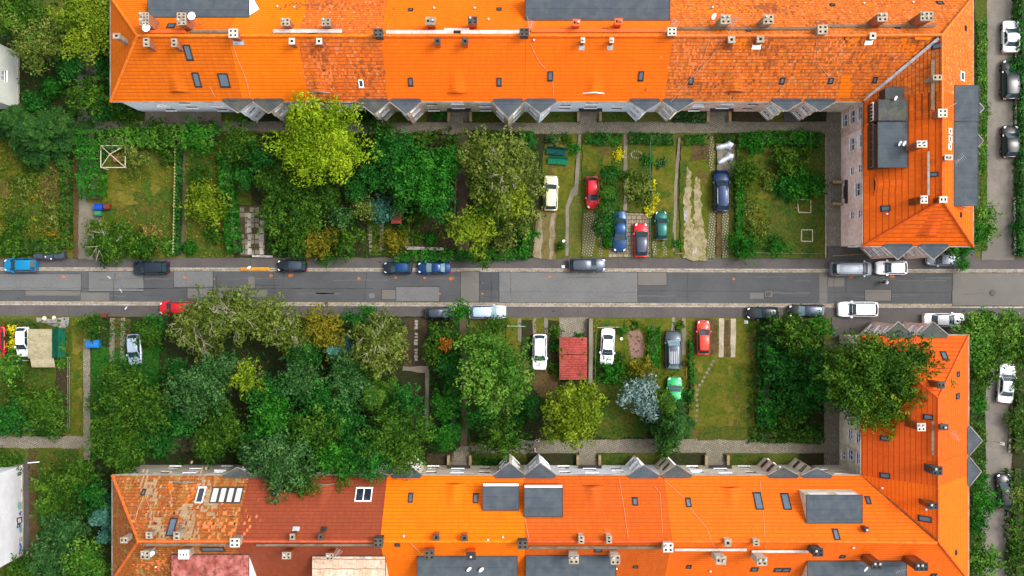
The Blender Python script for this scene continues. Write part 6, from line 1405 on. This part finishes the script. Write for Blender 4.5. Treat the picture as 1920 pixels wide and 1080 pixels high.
# ---------------------------------------------------------------- things in the gardens and the street
BINM = M('grey_bin_plastic', C(66,72,84), C(56,62,74), C(90,96,106), scale=3, rough=.5)
def bin_(px, py, wpx, dpx, h, mat, label, lid=None, ang=0, group='waste containers', wheels=True):
    x, y, _ = W(px, py, h); k = (H-h)/F; w, d = wpx*k/2, dpx*k/2; e = empty('waste_container', (x, y, .13), R(ang)); tag(e, label, 'bin', group)
    b = MB(); b.prism([(-w*.84,-d*.84),(w*.84,-d*.84),(w*.84,d*.84),(-w*.84,d*.84)], .12, h-.2); n = len(b.v)//2
    b.v = [((v[0]*1.1, v[1]*1.1, v[2]) if v[2] > .5*h else v) for v in b.v]; b.build('body', mat, e, world=False)
    l = MB(); seg = 8
    for i in range(seg):
        y0 = -d+2*d*i/seg; y1 = -d+2*d*(i+1)/seg; z0 = h-.2+.2*math.sin(math.pi*i/seg)**.6; z1 = h-.2+.2*math.sin(math.pi*(i+1)/seg)**.6
        l.add([(-w,y0,z0),(w,y0,z0),(w,y1,z1),(-w,y1,z1),(-w,y0,h-.24),(w,y0,h-.24),(w,y1,h-.24),(-w,y1,h-.24)], [(0,1,2,3),(0,3,7,4),(1,5,6,2)])
    l.add([(-w,-d,h-.24),(w,-d,h-.24),(w,-d,h-.2),(-w,-d,h-.2)], [(0,1,2,3)]); l.build('lid', lid or mat, e, world=False)
    MB().tube([(-w*.8,-d-.05,h-.26),(w*.8,-d-.05,h-.26)], .025, 6).build('handle', TRIM, e, world=False)
    if wheels:
        for sx in (-1,1):
            for sy in (-1,1): MB().tube([(sx*w*.7-.03,sy*d*.7,.08),(sx*w*.7+.03,sy*d*.7,.08)], .08, 10).build('wheel', RUB, e, world=False)
bin_(72,479,17,13,1.3,BINM,'left one of three dark wheeled bins behind the azure hatchback'); bin_(91,480,17,14,1.3,BINM,'middle one of three dark wheeled bins, white marks on its lid'); bin_(111,478,19,15,1.3,BINM,'right one of three dark wheeled bins beside the leafy hedge')
e = [o for o in bpy.data.objects if o.get('label','').startswith('middle one')][0]
for (a, b_) in ((-.3,-.1),(.35,-.35)): MB().lathe((a, b_, 1.29), [(.07,0),(.07,.02),(.001,.02)], 10).build('sticker', PLAST, e, world=False)
bin_(184,388,16,12,1.1,M('blue_plastic', C(20,70,170), rough=.5),'blue bin at the end of the slabbed path'); bin_(200,387,12,11,1.1,M('brown_plastic', C(112,56,44), rough=.5),'brown bin right of the blue bin'); bin_(183,400,12,10,1.0,M('green_plastic', C(50,130,84), rough=.5),'green bin below the blue bin')
bin_(173,645,25,15,1.2,M('sky_blue_plastic', C(40,120,190), rough=.5),'bright blue garden container under the tree by the gravelled path', wheels=False)
bin_(196,489,11,9,1.0,M('rust_brown_box', C(120,66,54), C(100,54,44), scale=4),'small rust brown box at the pavement edge under a shrub', wheels=False); bin_(192,592,14,8,1.0,M('rust_brown_box', C(120,66,54)),'small rust brown box beside the lower left pavement', wheels=False)
# small red boxes by the pink wall
def shed(px0, py0, px1, py1, h, mat, label, name='garden_shed', ribs=0, wall=None, alongx=True, ang=0, posts=False, pitch=.25):
    x0, y1, _ = W(px0, py0, h); x1, y0, _ = W(px1, py1, h); cx, cy = (x0+x1)/2, (y0+y1)/2; w, d = (x1-x0)/2, (y1-y0)/2
    e = empty(name, (cx, cy, .2), R(ang)); tag(e, label, 'shed')
    if posts:
        for sx in (-1,1):
            for sy in (-1,1): MB().box(sx*(w-.1)-.05, sx*(w-.1)+.05, sy*(d-.1)-.05, sy*(d-.1)+.05, 0, h-.25).build('post', wall or BOARD, e, world=False)
    else: MB().box(-w+.12, w-.12, -d+.12, d-.12, 0, h-.2-pitch*.5).build('wall', wall or BOARD, e, world=False)
    rb = MB(); n = ribs or 10; m_ = n*4
    # corrugated sheet: wave along y (ridges run across x) with a slight fall
    vs = []; fs = []
    for i in range(m_+1):
        t = i/m_; yy = -d+2*d*t; z = h-.2+.025*math.cos(t*n*2*math.pi)
        vs += [(-w, yy, z-pitch*.5), (w, yy, z+pitch*.0)]
    for i in range(m_): fs.append((2*i, 2*i+1, 2*i+3, 2*i+2))
    k = len(vs); vs += [(v[0], v[1], v[2]-.04) for v in vs]; fs += [tuple(q+k for q in reversed(f)) for f in fs[:m_]]
    fs += [(0,k,k+1,1), (2*m_,2*m_+1,k+2*m_+1,k+2*m_)]+[(2*i,2*i+2,k+2*i+2,k+2*i) for i in range(m_)]+[(2*i+1,k+2*i+1,k+2*i+3,2*i+3) for i in range(m_)]
    mesh('roof', vs, fs, mat, e, world=False); return e, w, d
RED = M('red_corrugated_sheet', C(160,66,58), C(134,50,44), C(186,102,90), scale=.8, fine=4, amt=.5, rough=.6)
e, w, d = shed(1049,632,1101,664,2.4,RED,'upper half of the red corrugated shed roofs above the yellow-green tree', ribs=7, wall=M('grey_shed_board', C(96,84,70))); e['label'] = 'short red corrugated garden shed, the upper of the pair between the white cars'
e, w, d = shed(1049,665,1101,712,2.3,RED,'long red corrugated garden shed, lower of the pair, ivy on its corners', ribs=11, wall=MATS['grey_shed_board'])
shed(733,392,752,419,2.1,RED,'small red shed peeking out from under the blue-green tree', ribs=5)
CANV = M('beige_canopy_sheet', C(166,156,124), C(148,138,108), C(186,178,148), scale=1.4, fine=5, amt=.8)
e, w, d = shed(52,617,97,672,2.5,CANV,'beige corrugated canopy with green side screen beside the white hatchback', name='garden_canopy', ribs=24, wall=M('green_post', C(20,90,66)), posts=True, pitch=.1)
MB().obox((-w+.25,-d,2.2), (w*2-.05,0,0), (0,-1.05,-.35), (0,0,.03)).build('roof_flap', CANV, e, world=False)
MB().box(w+.04, w+.10, -d, d, 0, 2.3).build('side_screen', M('green_tarpaulin', C(16,92,68), C(12,76,56), scale=2), e, world=False); MB().obox((w+.1,-d,.9), (.5,0,-.8), (0,2*d,0), (0,0,.03)).build('screen_skirt', MATS['green_tarpaulin'], e, world=False)
# pergola
PWH = M('pale_painted_timber', C(204,190,172), C(186,170,150), scale=2)
c0 = W(189,314,2.3); c1 = W(235,273,2.3); e = empty('pergola', ((c0[0]+c1[0])/2, (c0[1]+c1[1])/2, .2)); tag(e, 'white pergola frame with crossed beams at the edge of the hedge', 'pergola')
hx, hy = (c1[0]-c0[0])/2, (c1[1]-c0[1])/2; 
for a, b_ in (((-hx,-hy),(hx,-hy)),((hx,-hy),(hx,hy)),((hx,hy),(-hx,hy)),((-hx,hy),(-hx,-hy))): MB().bar((*a,2.1), (*b_,2.1), .08, .1).build('beam', PWH, e, world=False)
MB().bar((-hx,-hy,2.1), (-.1,.2,2.75), .07).bar((-.1,.2,2.75), (hx*.75,hy*.8,2.25), .07).build('cross_beam', PWH, e, world=False); MB().bar((hx,-hy,2.1), (-.1,.2,2.8), .07).bar((-.1,.2,2.8), (-hx,hy,2.1), .07).build('cross_beam', PWH, e, world=False)
for sx in (-1,1):
    for sy in (-1,1): MB().box(sx*hx-.05, sx*hx+.05, sy*hy-.05, sy*hy+.05, 0, 2.1).build('post', PWH, e, world=False)
x, y, _ = W(221,298,.8); e = empty('garden_table', (x, y, .2)); tag(e, 'small reddish wooden table under the white pergola', 'table')
MB().box(-.5,.5,-.32,.32,.68,.73).build('tabletop', M('reddish_board', C(160,104,70), C(140,88,58), scale=3), e, world=False)
for sx in (-1,1):
    for sy in (-1,1): MB().box(sx*.42-.03, sx*.42+.03, sy*.26-.03, sy*.26+.03, 0, .68).build('leg', BOARD, e, world=False)
x, y, _ = W(211,280,.5); e = empty('garden_chair', (x, y, .2), .4); tag(e, 'pale round garden chair under the pergola, above the wooden table', 'chair')
MB().lathe((0,0,.4), [(.001,.02),(.26,.02),(.28,0),(.26,-.03),(.001,-.03)], 16).build('seat', PWH, e, world=False)
m = MB(); m.tube([(.27*math.cos(a), .27*math.sin(a), .75) for a in [R(20*i-20) for i in range(12)]], .03, 6); m.build('backrest', PWH, e, world=False)
for a in (.8,2.4,3.9,5.5): MB().tube([(.2*math.cos(a),.2*math.sin(a),.4),(.25*math.cos(a),.25*math.sin(a),0)], .02, 5).build('leg', PWH, e, world=False)
# two green slatted boxes
GT = [M('teal_slat', C(14,78,74), C(10,62,60), scale=4), M('green_slat', C(14,116,84), C(10,98,70), scale=4)]
for (px, py, a, m_, lb) in ((1043,283,-6,GT[0],'dark teal slatted garden bench, upper of the pair'),(1046,301,-4,GT[1],'brighter green slatted garden bench, lower of the pair')):
    x, y, _ = W(px, py, .8); e = empty('garden_bench', (x, y, .2), R(a)); tag(e, lb, 'bench', 'green slatted benches')
    s = MB(); 
    for i in range(5): s.box(-1.15,1.15,-.42+i*.12,-.31+i*.12,.44,.48)
    s.build('seat', m_, e, world=False); s = MB()
    for i in range(4): s.obox((-1.15,.20+i*.06,.5+i*.13), (2.3,0,0), (0,.05,.11), (0,-.02,.01))
    s.build('backrest', m_, e, world=False)
    for sx in (-1,1): MB().bar((sx*.95,-.36,0),(sx*.95,-.36,.46),.06).bar((sx*.95,.2,0),(sx*.95,.42,.95),.06).bar((sx*.95,-.38,.44),(sx*.95,.25,.44),.05).build('leg', DARKM, e, world=False)
# two covered mopeds
COVR = M('silver_cover_fabric', CW(206,210,220), CW(186,190,204), C(228,230,236), scale=4, fine=9, amt=.6, rough=.45, bump=.5, bscale=5)
for (px, py, a, lb, sp) in ((1360,273,12,'motorcycle under a silver cover, upper of the pair above the navy off-roader',0),(1362,297,28,'motorcycle under a crumpled silver cover, nearest the navy off-roader',1)):
    x, y, _ = W(px, py, .8); e = empty('covered_motorcycle', (x, y, .2), R(a)); tag(e, lb, 'motorcycle', 'motorcycles under silver covers')
    vs = []; fs = []; st = [(-1.05,.10,.62),(-.9,.2,.82),(-.5,.24,.88),(0,.22,.86),(.3,.3,.98),(.5,.42,1.12),(.62,.36,1.1),(.8,.2,.8),(1.0,.12,.55)]; nn = 12
    for i, (xx, ww, zz) in enumerate(st):
        for j in range(nn+1):
            t = math.pi*j/nn; wv = 1+.14*math.sin(j*2.3+i*1.7+sp*2); vs.append((xx+.03*math.sin(j*3+i), ww*math.cos(t)*wv*(1+.45*(1-math.sin(t))), .06+zz*math.sin(t)**.7*(1+.05*math.sin(j+i*2.1))))
    for i in range(len(st)-1):
        for j in range(nn): q = i*(nn+1)+j; fs.append((q, q+1, q+nn+2, q+nn+1))
    fs += [tuple(range(nn+1)), tuple((len(st)-1)*(nn+1)+j for j in reversed(range(nn+1)))]
    mesh('cover', vs, fs, COVR, e, world=False, smooth=True)
    for xx in (-.72,.72): MB().tube([(xx,-.06,.3),(xx,.06,.3)], .3, 16).build('wheel', RUB, e, world=False)
    MB().tube([(.48,-.44,1.02),(.55,0,1.06),(.48,.44,1.02)], .025, 6).build('handlebar', TRIM, e, world=False)
# timber bed frames
for (pts, lb) in (([(1495,374),(1520,375),(1520,399),(1497,398)],'larger pale timber frame lying on the lawn'),([(1503,431),(1523,431),(1523,453),(1502,452)],'smaller pale timber frame lying on the lawn, nearer the street')):
    P = [Vector(W(p[0], p[1], .3)) for p in pts]; c = sum(P, Vector())/4; e = empty('bed_frame', (c.x, c.y, .2)); tag(e, lb, 'garden frame', 'timber frames on the lawn'); 
    for i in range(4): a, b_ = P[i], P[(i+1)%4]; MB().bar((a.x-c.x,a.y-c.y,.1), (b_.x-c.x,b_.y-c.y,.1), .09, .16).build('board', PWH, e, world=False)
# fences and walls
def fence(pts, h, mat, label, kind='picket', gap=.35, name='fence', cat='fence', group='fences between the gardens'):
    P = [Vector(W(p[0], p[1], h*.5)) for p in pts]; c = sum(P, Vector())/len(P); e = empty(name, (c.x, c.y, .13)); tag(e, label, cat, group); pk = MB(); rl = MB(); po = MB()
    for i in range(len(P)-1):
        a = P[i]-c; b_ = P[i+1]-c; a.z = b_.z = 0; L_ = (b_-a).length; d = (b_-a)/L_; s = Vector((-d.y, d.x, 0))
        for z in (h*.25, h*.85): rl.bar(a+Vector((0,0,z)), b_+Vector((0,0,z)), .04, .05)
        for k in range(int(L_/2.2)+1): q = a+d*min(L_, k*2.2); po.box(q.x-.05,q.x+.05,q.y-.05,q.y+.05,0,h+.06)
        if kind == 'picket':
            for k in range(int(L_/gap)): q = a+d*k*gap; pk.obox(q+s*.03, d*(gap*.5), s*.1, (0,0,h))
        elif kind == 'mesh':
            for k in range(int(L_/.25)): q = a+d*k*.25; pk.bar(q+Vector((0,0,.05)), q+Vector((0,0,h)), .008)
    rl.build('rail', mat, e, world=False); po.build('post', mat, e, world=False)
    if pk.v: pk.build('infill', mat, e, world=False)
def wall(pts, w, h, mat, label, name='low_wall', group='low garden walls'):
    P = [Vector(W(p[0], p[1], h)) for p in pts]; c = sum(P, Vector())/len(P); m = MB()
    for i in range(len(P)-1): m.bar((P[i].x,P[i].y,h/2+.05), (P[i+1].x,P[i+1].y,h/2+.05), w, h+.1)
    o = m.build(name, mat); tag(o, label, 'wall', group)
FPA = M('pale_fence_wood', C(170,176,110), C(150,156,96), scale=2); FGR = M('green_fence_metal', C(60,116,90), rough=.5); FPG = M('pale_green_rail', C(150,190,170), rough=.5)
fence([(331,280),(327,478)], 1.3, FPA, 'pale picket fence beside the narrow dark hedge'); fence([(1219,262),(1219,482)], 1.1, FGR, 'thin green wire fence beside the yellow flowers', 'mesh')
fence([(1117,624),(1115,720)], 1.2, FGR, 'green fence beside the concrete wall strip right of the red sheds', 'mesh'); fence([(28,606),(112,607)], 1.2, M('dark_green_metal', C(20,80,56), rough=.5), 'dark green metal fence above the beige canopy', 'mesh')
fence([(130,670),(130,804)], .8, M('pale_wire', C(140,150,110), rough=.5), 'low pale wire fence at the edge of the lower left lawn', 'mesh'); fence([(20,675),(54,676)], 1.0, FPG, 'pale green gate bar left of the beige canopy', 'bar')
fence([(952,611),(985,612)], 1.0, FPG, 'pale green rail at the lower pavement, left of the parked white estate', 'bar'); fence([(1120,614),(1166,613)], 1.0, FPG, 'pale rail above the white saloon', 'bar'); fence([(1400,474),(1412,474),(1540,476)], 1.0, FGR, 'thin green fence at the street end of the lawn with timber frames', 'mesh')
fence([(1380,262),(1383,470)], 1.0, M('brown_fence_wire', C(84,70,52)), 'brown wire fence right of the navy off-roader', 'mesh'); fence([(22,806),(112,806)], .8, FPG, 'low rail at the bottom of the lower left garden', 'bar')
fence([(1560,480),(1625,476),(1632,478)], 1.0, M('yellowed_timber', C(160,140,90)), 'yellowish barrier beside the silver van', 'bar')
wall([(1108,597),(1107,724)], .45, 1.3, CONC, 'long concrete wall between the red sheds and the white saloon'); wall([(762,438),(763,465),(832,467)], .35, .4, KERB, 'low L shaped stone wall in the shaded upper garden')
wall([(857,280),(852,425)], .2, .5, BOARD, 'weathered board edging left of the upper shaded footpath'); wall([(473,480),(511,481)], .25, .4, KERB, 'short pale stone at the foot of the paved driveway')
wall([(1280,475),(1266,476)], .15, .3, BOARD, 'short edging board beside the sandy track'); wall([(1902,370),(1903,478)], .2, .4, KERB, 'kerb wall along the upper right lane'); wall([(1897,760),(1892,848)], .2, .35, KERB, 'kerb wall along the lower right lane'); wall([(1903,50),(1904,240)], .2, .3, KERB, 'kerb edging at the top of the right lane')
wall([(1583,250),(1580,395)], .3, .5, PINKB, 'low foundation wall left of the pink house, above the entrance', group='low garden walls')
wall([(783,466),(764,467)], .2, .25, KERB, 'short loose stone edging in the shaded upper garden')
# yellow beam on the kerb
a = W(451,504,.3); b_ = W(505,504,.3); e = empty('kerb_beam', (a[0], a[1], .13)); tag(e, 'long yellow beam lying on the kerb left of the black hatchback', 'beam')
MB().bar((0,.08,.12),(b_[0]-a[0],.08,.12),.16,.16).bar((0,-.12,.06),(b_[0]-a[0],-.12,.06),.13,.1).build('beam', M('yellow_painted_beam', C(232,158,40), C(214,140,34), scale=2), e, world=False)
for t in (.3,1.7,3.0): MB().box(t-.06,t+.06,-.22,.2,0,.03).build('bracket', DARKM, e, world=False)
# sign posts seen from above, lamp posts
def sign(px, py, label, h=2.3, ang=0, w=.35):
    x, y, _ = W(px, py, h); e = empty('traffic_sign', (x, y, .13), R(ang)); tag(e, label, 'sign', 'small traffic signs on posts')
    MB().tube([(0,0,0),(0,0,h)], .03, 8).build('post', GUTM, e, world=False); MB().obox((-w/2,-.03,h-.6), (w,0,0), (0,-.28,.5), (0,.03,.02)).build('sign_plate', PLAST, e, world=False)
sign(466,499,'white sign leaning over the yellow kerb beam'); sign(1056,497,'white sign left of the slate grey estate car'); sign(1397,604,'white sign beside the two concrete strips', ang=90); sign(235,575,'slim white sign on the lower left pavement', h=1.4, w=.12); sign(1878,832,'white antenna like sign on the verge of the lower right lane', h=2, ang=80)
def lamp(pb, pt, label, h=7.0, arm=(0,0)):
    "street lamp whose foot and head are seen at two places"
    x, y, _ = W(pb[0], pb[1], .1); e = empty('street_lamp', (x, y, .13)); tag(e, label, 'street lamp'); hx_, hy_, _ = W(pt[0], pt[1], h)
    MB().tube([(0,0,0),(0,0,h*.7),(0,0,h)], [.09,.07,.05], 8).build('pole', GUTM, e, world=False)
    MB().tube([(0,0,h),(hx_-x,hy_-y,h+.15)], .035, 6).build('arm', GUTM, e, world=False)
    MB().obox((hx_-x-.3,hy_-y-.12,h+.08),(.6,0,0),(0,.24,0),(0,0,.12)).build('lamp_head', PLAST, e, world=False)
# white drain pipe at lower left, small objects
o = MB().bar(W(52,868,.6), W(74,866,.5), .09).build('white_pipe', PLAST); tag(o, 'white pipe sticking out from the graffiti wall corner', 'pipe')
for (px, py, s, lb) in ((83,597,8,'rounder of two pale boulders on the gravel'),(101,596,8,'squarer of two pale boulders on the gravel')):
    x, y, _ = W(px, py, .3); bm = bmesh.new(); bmesh.ops.create_icosphere(bm, subdivisions=2, radius=s/16*.55)
    for v in bm.verts: v.co *= random.uniform(.88, 1.12); v.co.z *= .6
    me = bpy.data.meshes.new('boulder'); bm.to_mesh(me); bm.free(); me.materials.append(M('pale_stone', C(214,206,184), C(196,188,166), scale=2)); o = link(bpy.data.objects.new('boulder', me)); o.location = (x, y, .3); tag(o, lb, 'boulder', 'pale boulders')
x, y, _ = W(1285,681,.4); o = MB().lathe((x, y, .2), [(.32,0),(.36,.35),(.30,.36),(.28,.05),(.001,.05)], 16).build('garden_tub', DARKM); tag(o, 'dark round tub beside the graphite off-roader', 'tub')
o = MB().bar(W(1287,688,.3), W(1287,710,.3), .08).build('timber_pole', M('yellow_pole', C(190,150,70))); tag(o, 'yellowish pole lying below the dark round tub', 'pole')
x, y, _ = W(1193,290,.3); m = MB()
for k in range(16): a = k*math.pi/8; q = (x+.62*math.cos(a), y+.42*math.sin(a), .28); m.lathe(q, [(.001,.12),(.09,.08),(.1,0),(.09,-.08)], 6)
o = m.build('stone_ring', M('ring_stone', C(150,146,134), C(120,116,104), scale=3)); tag(o, 'oval ring of stones in the narrow upper garden', 'stone ring')
x, y, _ = W(43,748,.1)
for (px, py, lb) in ((1165,635,'small white pot by the white saloon'),(1057,452,'tiny white pot left of the narrow path'),(42,698,'white ring shaped pot in the lower left garden')):
    x, y, _ = W(px, py, .3); o = MB().lathe((x, y, .2), [(.12,0),(.18,.28),(.15,.28),(.12,.1),(.001,.1)], 12).build('flower_pot', PLAST); tag(o, lb, 'pot', 'white pots')
# climbers on the red shed roof
for (px, py, r_) in ((1053,655,9),(1055,668,8),(1094,662,8),(1090,702,8),(1092,636,6)): tree(px, py, r_, 2.62, 'br' if py > 640 else 'fr', 'r', dens=.5, leaf=.15, name='climbing_plant', desc='ivy clump on the red corrugated roof')

# ---------------------------------------------------------------- people
SKIN = M('skin', C(204,156,128), rough=.6)
def skinmesh(name, verts, edges, rad, mat, parent, sub=2, root=0):
    me = bpy.data.meshes.new(name); me.from_pydata(verts, edges, []); o = link(bpy.data.objects.new(name, me), parent); me.materials.append(mat)
    m = o.modifiers.new('skin', 'SKIN'); m.use_smooth_shade = True
    for i, s in enumerate(me.skin_vertices[0].data): r = rad[i]; s.radius = r if isinstance(r, tuple) else (r, r); s.use_root = i == root
    o.modifiers.new('sub', 'SUBSURF').levels = sub; o.modifiers['sub'].render_levels = sub; return o
def person(px, py, heading, top, legs, hair, label, h=1.75, bag=None):
    x, y, _ = W(px, py, 1.2); e = empty('person', (x, y, .05 if 505 < py < 570 else .14), R(heading)); tag(e, label, 'person', 'people on foot'); s = h/1.75
    # +x is forward, mid stride
    V_ = [(0,0,.95),(.0,0,1.12),(.02,0,1.30),(.03,0,1.44),(.04,0,1.52),(.07,0,1.62),(.06,0,1.70),
          (.0,.10,.90),(.14,.10,.50),(.10,.10,.09),(.26,.10,.05),(.0,-.10,.90),(-.06,-.10,.50),(-.28,-.10,.14),(-.16,-.10,.06),
          (.02,.19,1.41),(-.08,.23,1.14),(.06,.24,.93),(.02,-.19,1.41),(.06,-.23,1.13),(.26,-.20,.98)]
    E_ = [(0,1),(1,2),(2,3),(3,4),(4,5),(5,6),(0,7),(7,8),(8,9),(9,10),(0,11),(11,12),(12,13),(13,14),(3,15),(15,16),(16,17),(3,18),(18,19),(19,20)]
    r_ = [(.14,.16),(.12,.15),(.13,.17),(.10,.12),.05,(.095,.075),(.07,.065),.09,.062,.042,.035,.09,.062,.042,.035,.065,.045,.032,.065,.045,.032]
    V_ = [tuple(c*s for c in v) for v in V_]; r_ = [(a*s if not isinstance(a, tuple) else (a[0]*s, a[1]*s)) for a in r_]
    skinmesh('body', V_, E_, r_, SKIN, e)
    sel = [1,2,3,15,16,18,19]; inf = [1.10,1.12,1.12,1.15,1.25,1.15,1.25]
    mp = {a: i for i, a in enumerate(sel)}
    rr = [tuple(c*k for c in (r_[a] if isinstance(r_[a], tuple) else (r_[a], r_[a]))) for a, k in zip(sel, inf)]
    skinmesh('jacket', [V_[a] for a in sel], [(mp[a], mp[b]) for a, b in E_ if a in mp and b in mp], rr, top, e)
    sel = [0,7,8,9,11,12,13]; mp = {a: i for i, a in enumerate(sel)}
    rr = [tuple(c*1.14 for c in (r_[a] if isinstance(r_[a], tuple) else (r_[a], r_[a]))) for a in sel]
    skinmesh('trousers', [V_[a] for a in sel], [(mp[a], mp[b]) for a, b in E_ if a in mp and b in mp], rr, legs, e)
    for a in (10, 14): q = V_[a]; MB().obox((q[0]-.16,q[1]-.05,q[2]-.05),(.26,0,0),(0,.1,0),(0,0,.09)).build('shoe', TRIM, e, world=False)
    hr = MB().lathe((.05*s,0,1.60*s), [(.093*s,.0),(.10*s,.06),(.085*s,.12),(.05*s,.155),(.001,.165)], 14).build('hair', hair, e, world=False, smooth=True)
    fc = MB(); fc.obox((.155*s,-.012,1.60*s),(.03,0,-.01),(0,.024,0),(0,0,.04)); fc.build('nose', SKIN, e, world=False)
    for sy in (-1,1): MB().lathe((.148*s, sy*.032, 1.63*s), [(.001,.012),(.012,0),(.001,-.012)], 8).build('eye', TRIM, e, world=False)
    for wi, sg in ((17,1),(20,-1)):
        w_ = Vector(V_[wi]); hv = [tuple(w_), tuple(w_+Vector((.03,0,-.07)))]; he = [(0,1)]; hr_ = [.026,.03]
        for k in range(4): n0 = len(hv); bx = w_+Vector((.045-.02*k,.0,-.09)); hv += [tuple(bx), tuple(bx+Vector((.012,-.004*sg,-.04))), tuple(bx+Vector((.022,-.012*sg,-.07+.006*abs(k-1))))]; he += [(1,n0),(n0,n0+1),(n0+1,n0+2)]; hr_ += [.010,.009,.007]
        n0 = len(hv); hv += [tuple(w_+Vector((.06,-.02*sg,-.05))), tuple(w_+Vector((.085,-.03*sg,-.08)))]; he += [(1,n0),(n0,n0+1)]; hr_ += [.011,.008]
        skinmesh('hand', hv, he, hr_, SKIN, e, sub=1)
    if bag: MB().box(-.22,-.08,-.14,.14,1.1*s,1.42*s).build('backpack', bag, e, world=False)
    return e
JB = M('light_blue_shirt', C(120,150,205), C(150,175,220), scale=6); JD = M('dark_cloth', C(38,42,52)); WC = M('white_cloth', C(220,220,226)); HG = M('grey_hair', C(200,198,190)); HD = M('dark_hair', C(60,46,36)); BK = M('white_bag', C(220,220,226))
person(1661,529,150,JB,JD,HG,'person in light blue shirt with a pale bag crossing the street below the white hatchback', bag=BK)
person(1007,826,80,WC,JD,HD,'person in white top walking on the shaded walk between the trees'); person(1002,845,10,JD,WC,HG,'fair haired person in dark top near the white oriel roof')

# ---------------------------------------------------------------- labels that name neighbours
LMK = [('the azure hatchback',37,497),('the dark petrol car',282,502),('the black hatchback under shrubs',547,498),('the blue saloon',814,502),('the slate grey estate',1101,497),('the silver van',1597,504),('the champagne car',1033,362),('the small red shed',742,405),
 ('the navy off-roader',1352,358),('the green benches',1044,292),('the teal car',1240,423),('the white pergola',212,294),('the paved driveway',470,430),('the picket fence',330,380),('the timber frames',1508,412),('the red lower kerb hatchback',328,578),
 ('the ice blue estate',914,585),('the white estate left of the sheds',1012,660),('the red corrugated sheds',1075,672),('the graphite off-roader',1262,656),('the bright green car',1265,735),('the pale blue-white hatchback',252,655),('the beige canopy',75,645),('the graffiti wall',44,950),
 ('the cream end wall',25,155),('the silver saloon in the lower lane',1888,719),('the black lower lane hatchback',1885,921),('the lichen streaked roof',340,960),('the brown-red roof',590,960),('the sunny lawn',1365,745),('the silver saloon facing right',1771,600),('the black estate car',1513,583),
 ('the pink house',1600,320),('the amber roof',300,130),('the double white skylight',682,928),('the shaded L shaped wall',790,455),('the shaded lower footpath',869,740),('the gravel with boulders',95,600),('the valley gutter of the lower corner',1680,960),('the azure hatchback hedge',60,470),('the silver-grey tucked car',1768,487),('the two people',1004,836),
 ('the lower left gravelled path',163,760),('the gold and weathered roof',590,130),('the patchy pink front',1345,190),('the yellow kerb beam',478,504),('the covered motorcycles',1360,285),('the upper lane silver saloon',1897,68)]
def dirw(dx, dy):
    if abs(dx) > 2*abs(dy): return 'right of' if dx > 0 else 'left of'
    if abs(dy) > 2*abs(dx): return 'below' if dy > 0 else 'above'
    return ('lower' if dy > 0 else 'upper')+(' right of' if dx > 0 else ' left of')
used = set(); desc_n = {}
for e, d, cat, px, py, grp in PEND:
    ls = sorted(LMK, key=lambda l: (l[1]-px)**2+(l[2]-py)**2); done = None
    def dw(l): 
        r = math.hypot(px-l[1], py-l[2]); return ('just ' if r < 60 else 'far ' if r > 150 else '')+dirw(px-l[1], py-l[2])
    cands = [f"{d}, {dw(l)} {l[0]}" for l in ls[:2]]+[f"{d}, {dw(ls[0])} {ls[0][0]} and {dw(l)} {l[0]}" for l in ls[1:8]]+[f"{d}, {dw(ls[1])} {ls[1][0]} and {dw(l)} {l[0]}" for l in ls[2:9]]
    for c in cands:
        if c not in used and len(c.split()) <= 16: done = c; break
    if done is None: done = cands[0]; print('DUP', done)
    used.add(done); tag(e, done, cat, grp)
# objects named in plain words
for o in bpy.data.objects:
    if o.parent is None and o.get('category') == 'house': o.name = 'terraced_house'
print('objects', len(bpy.data.objects), 'polys', sum(len(m.polygons) for m in bpy.data.meshes))
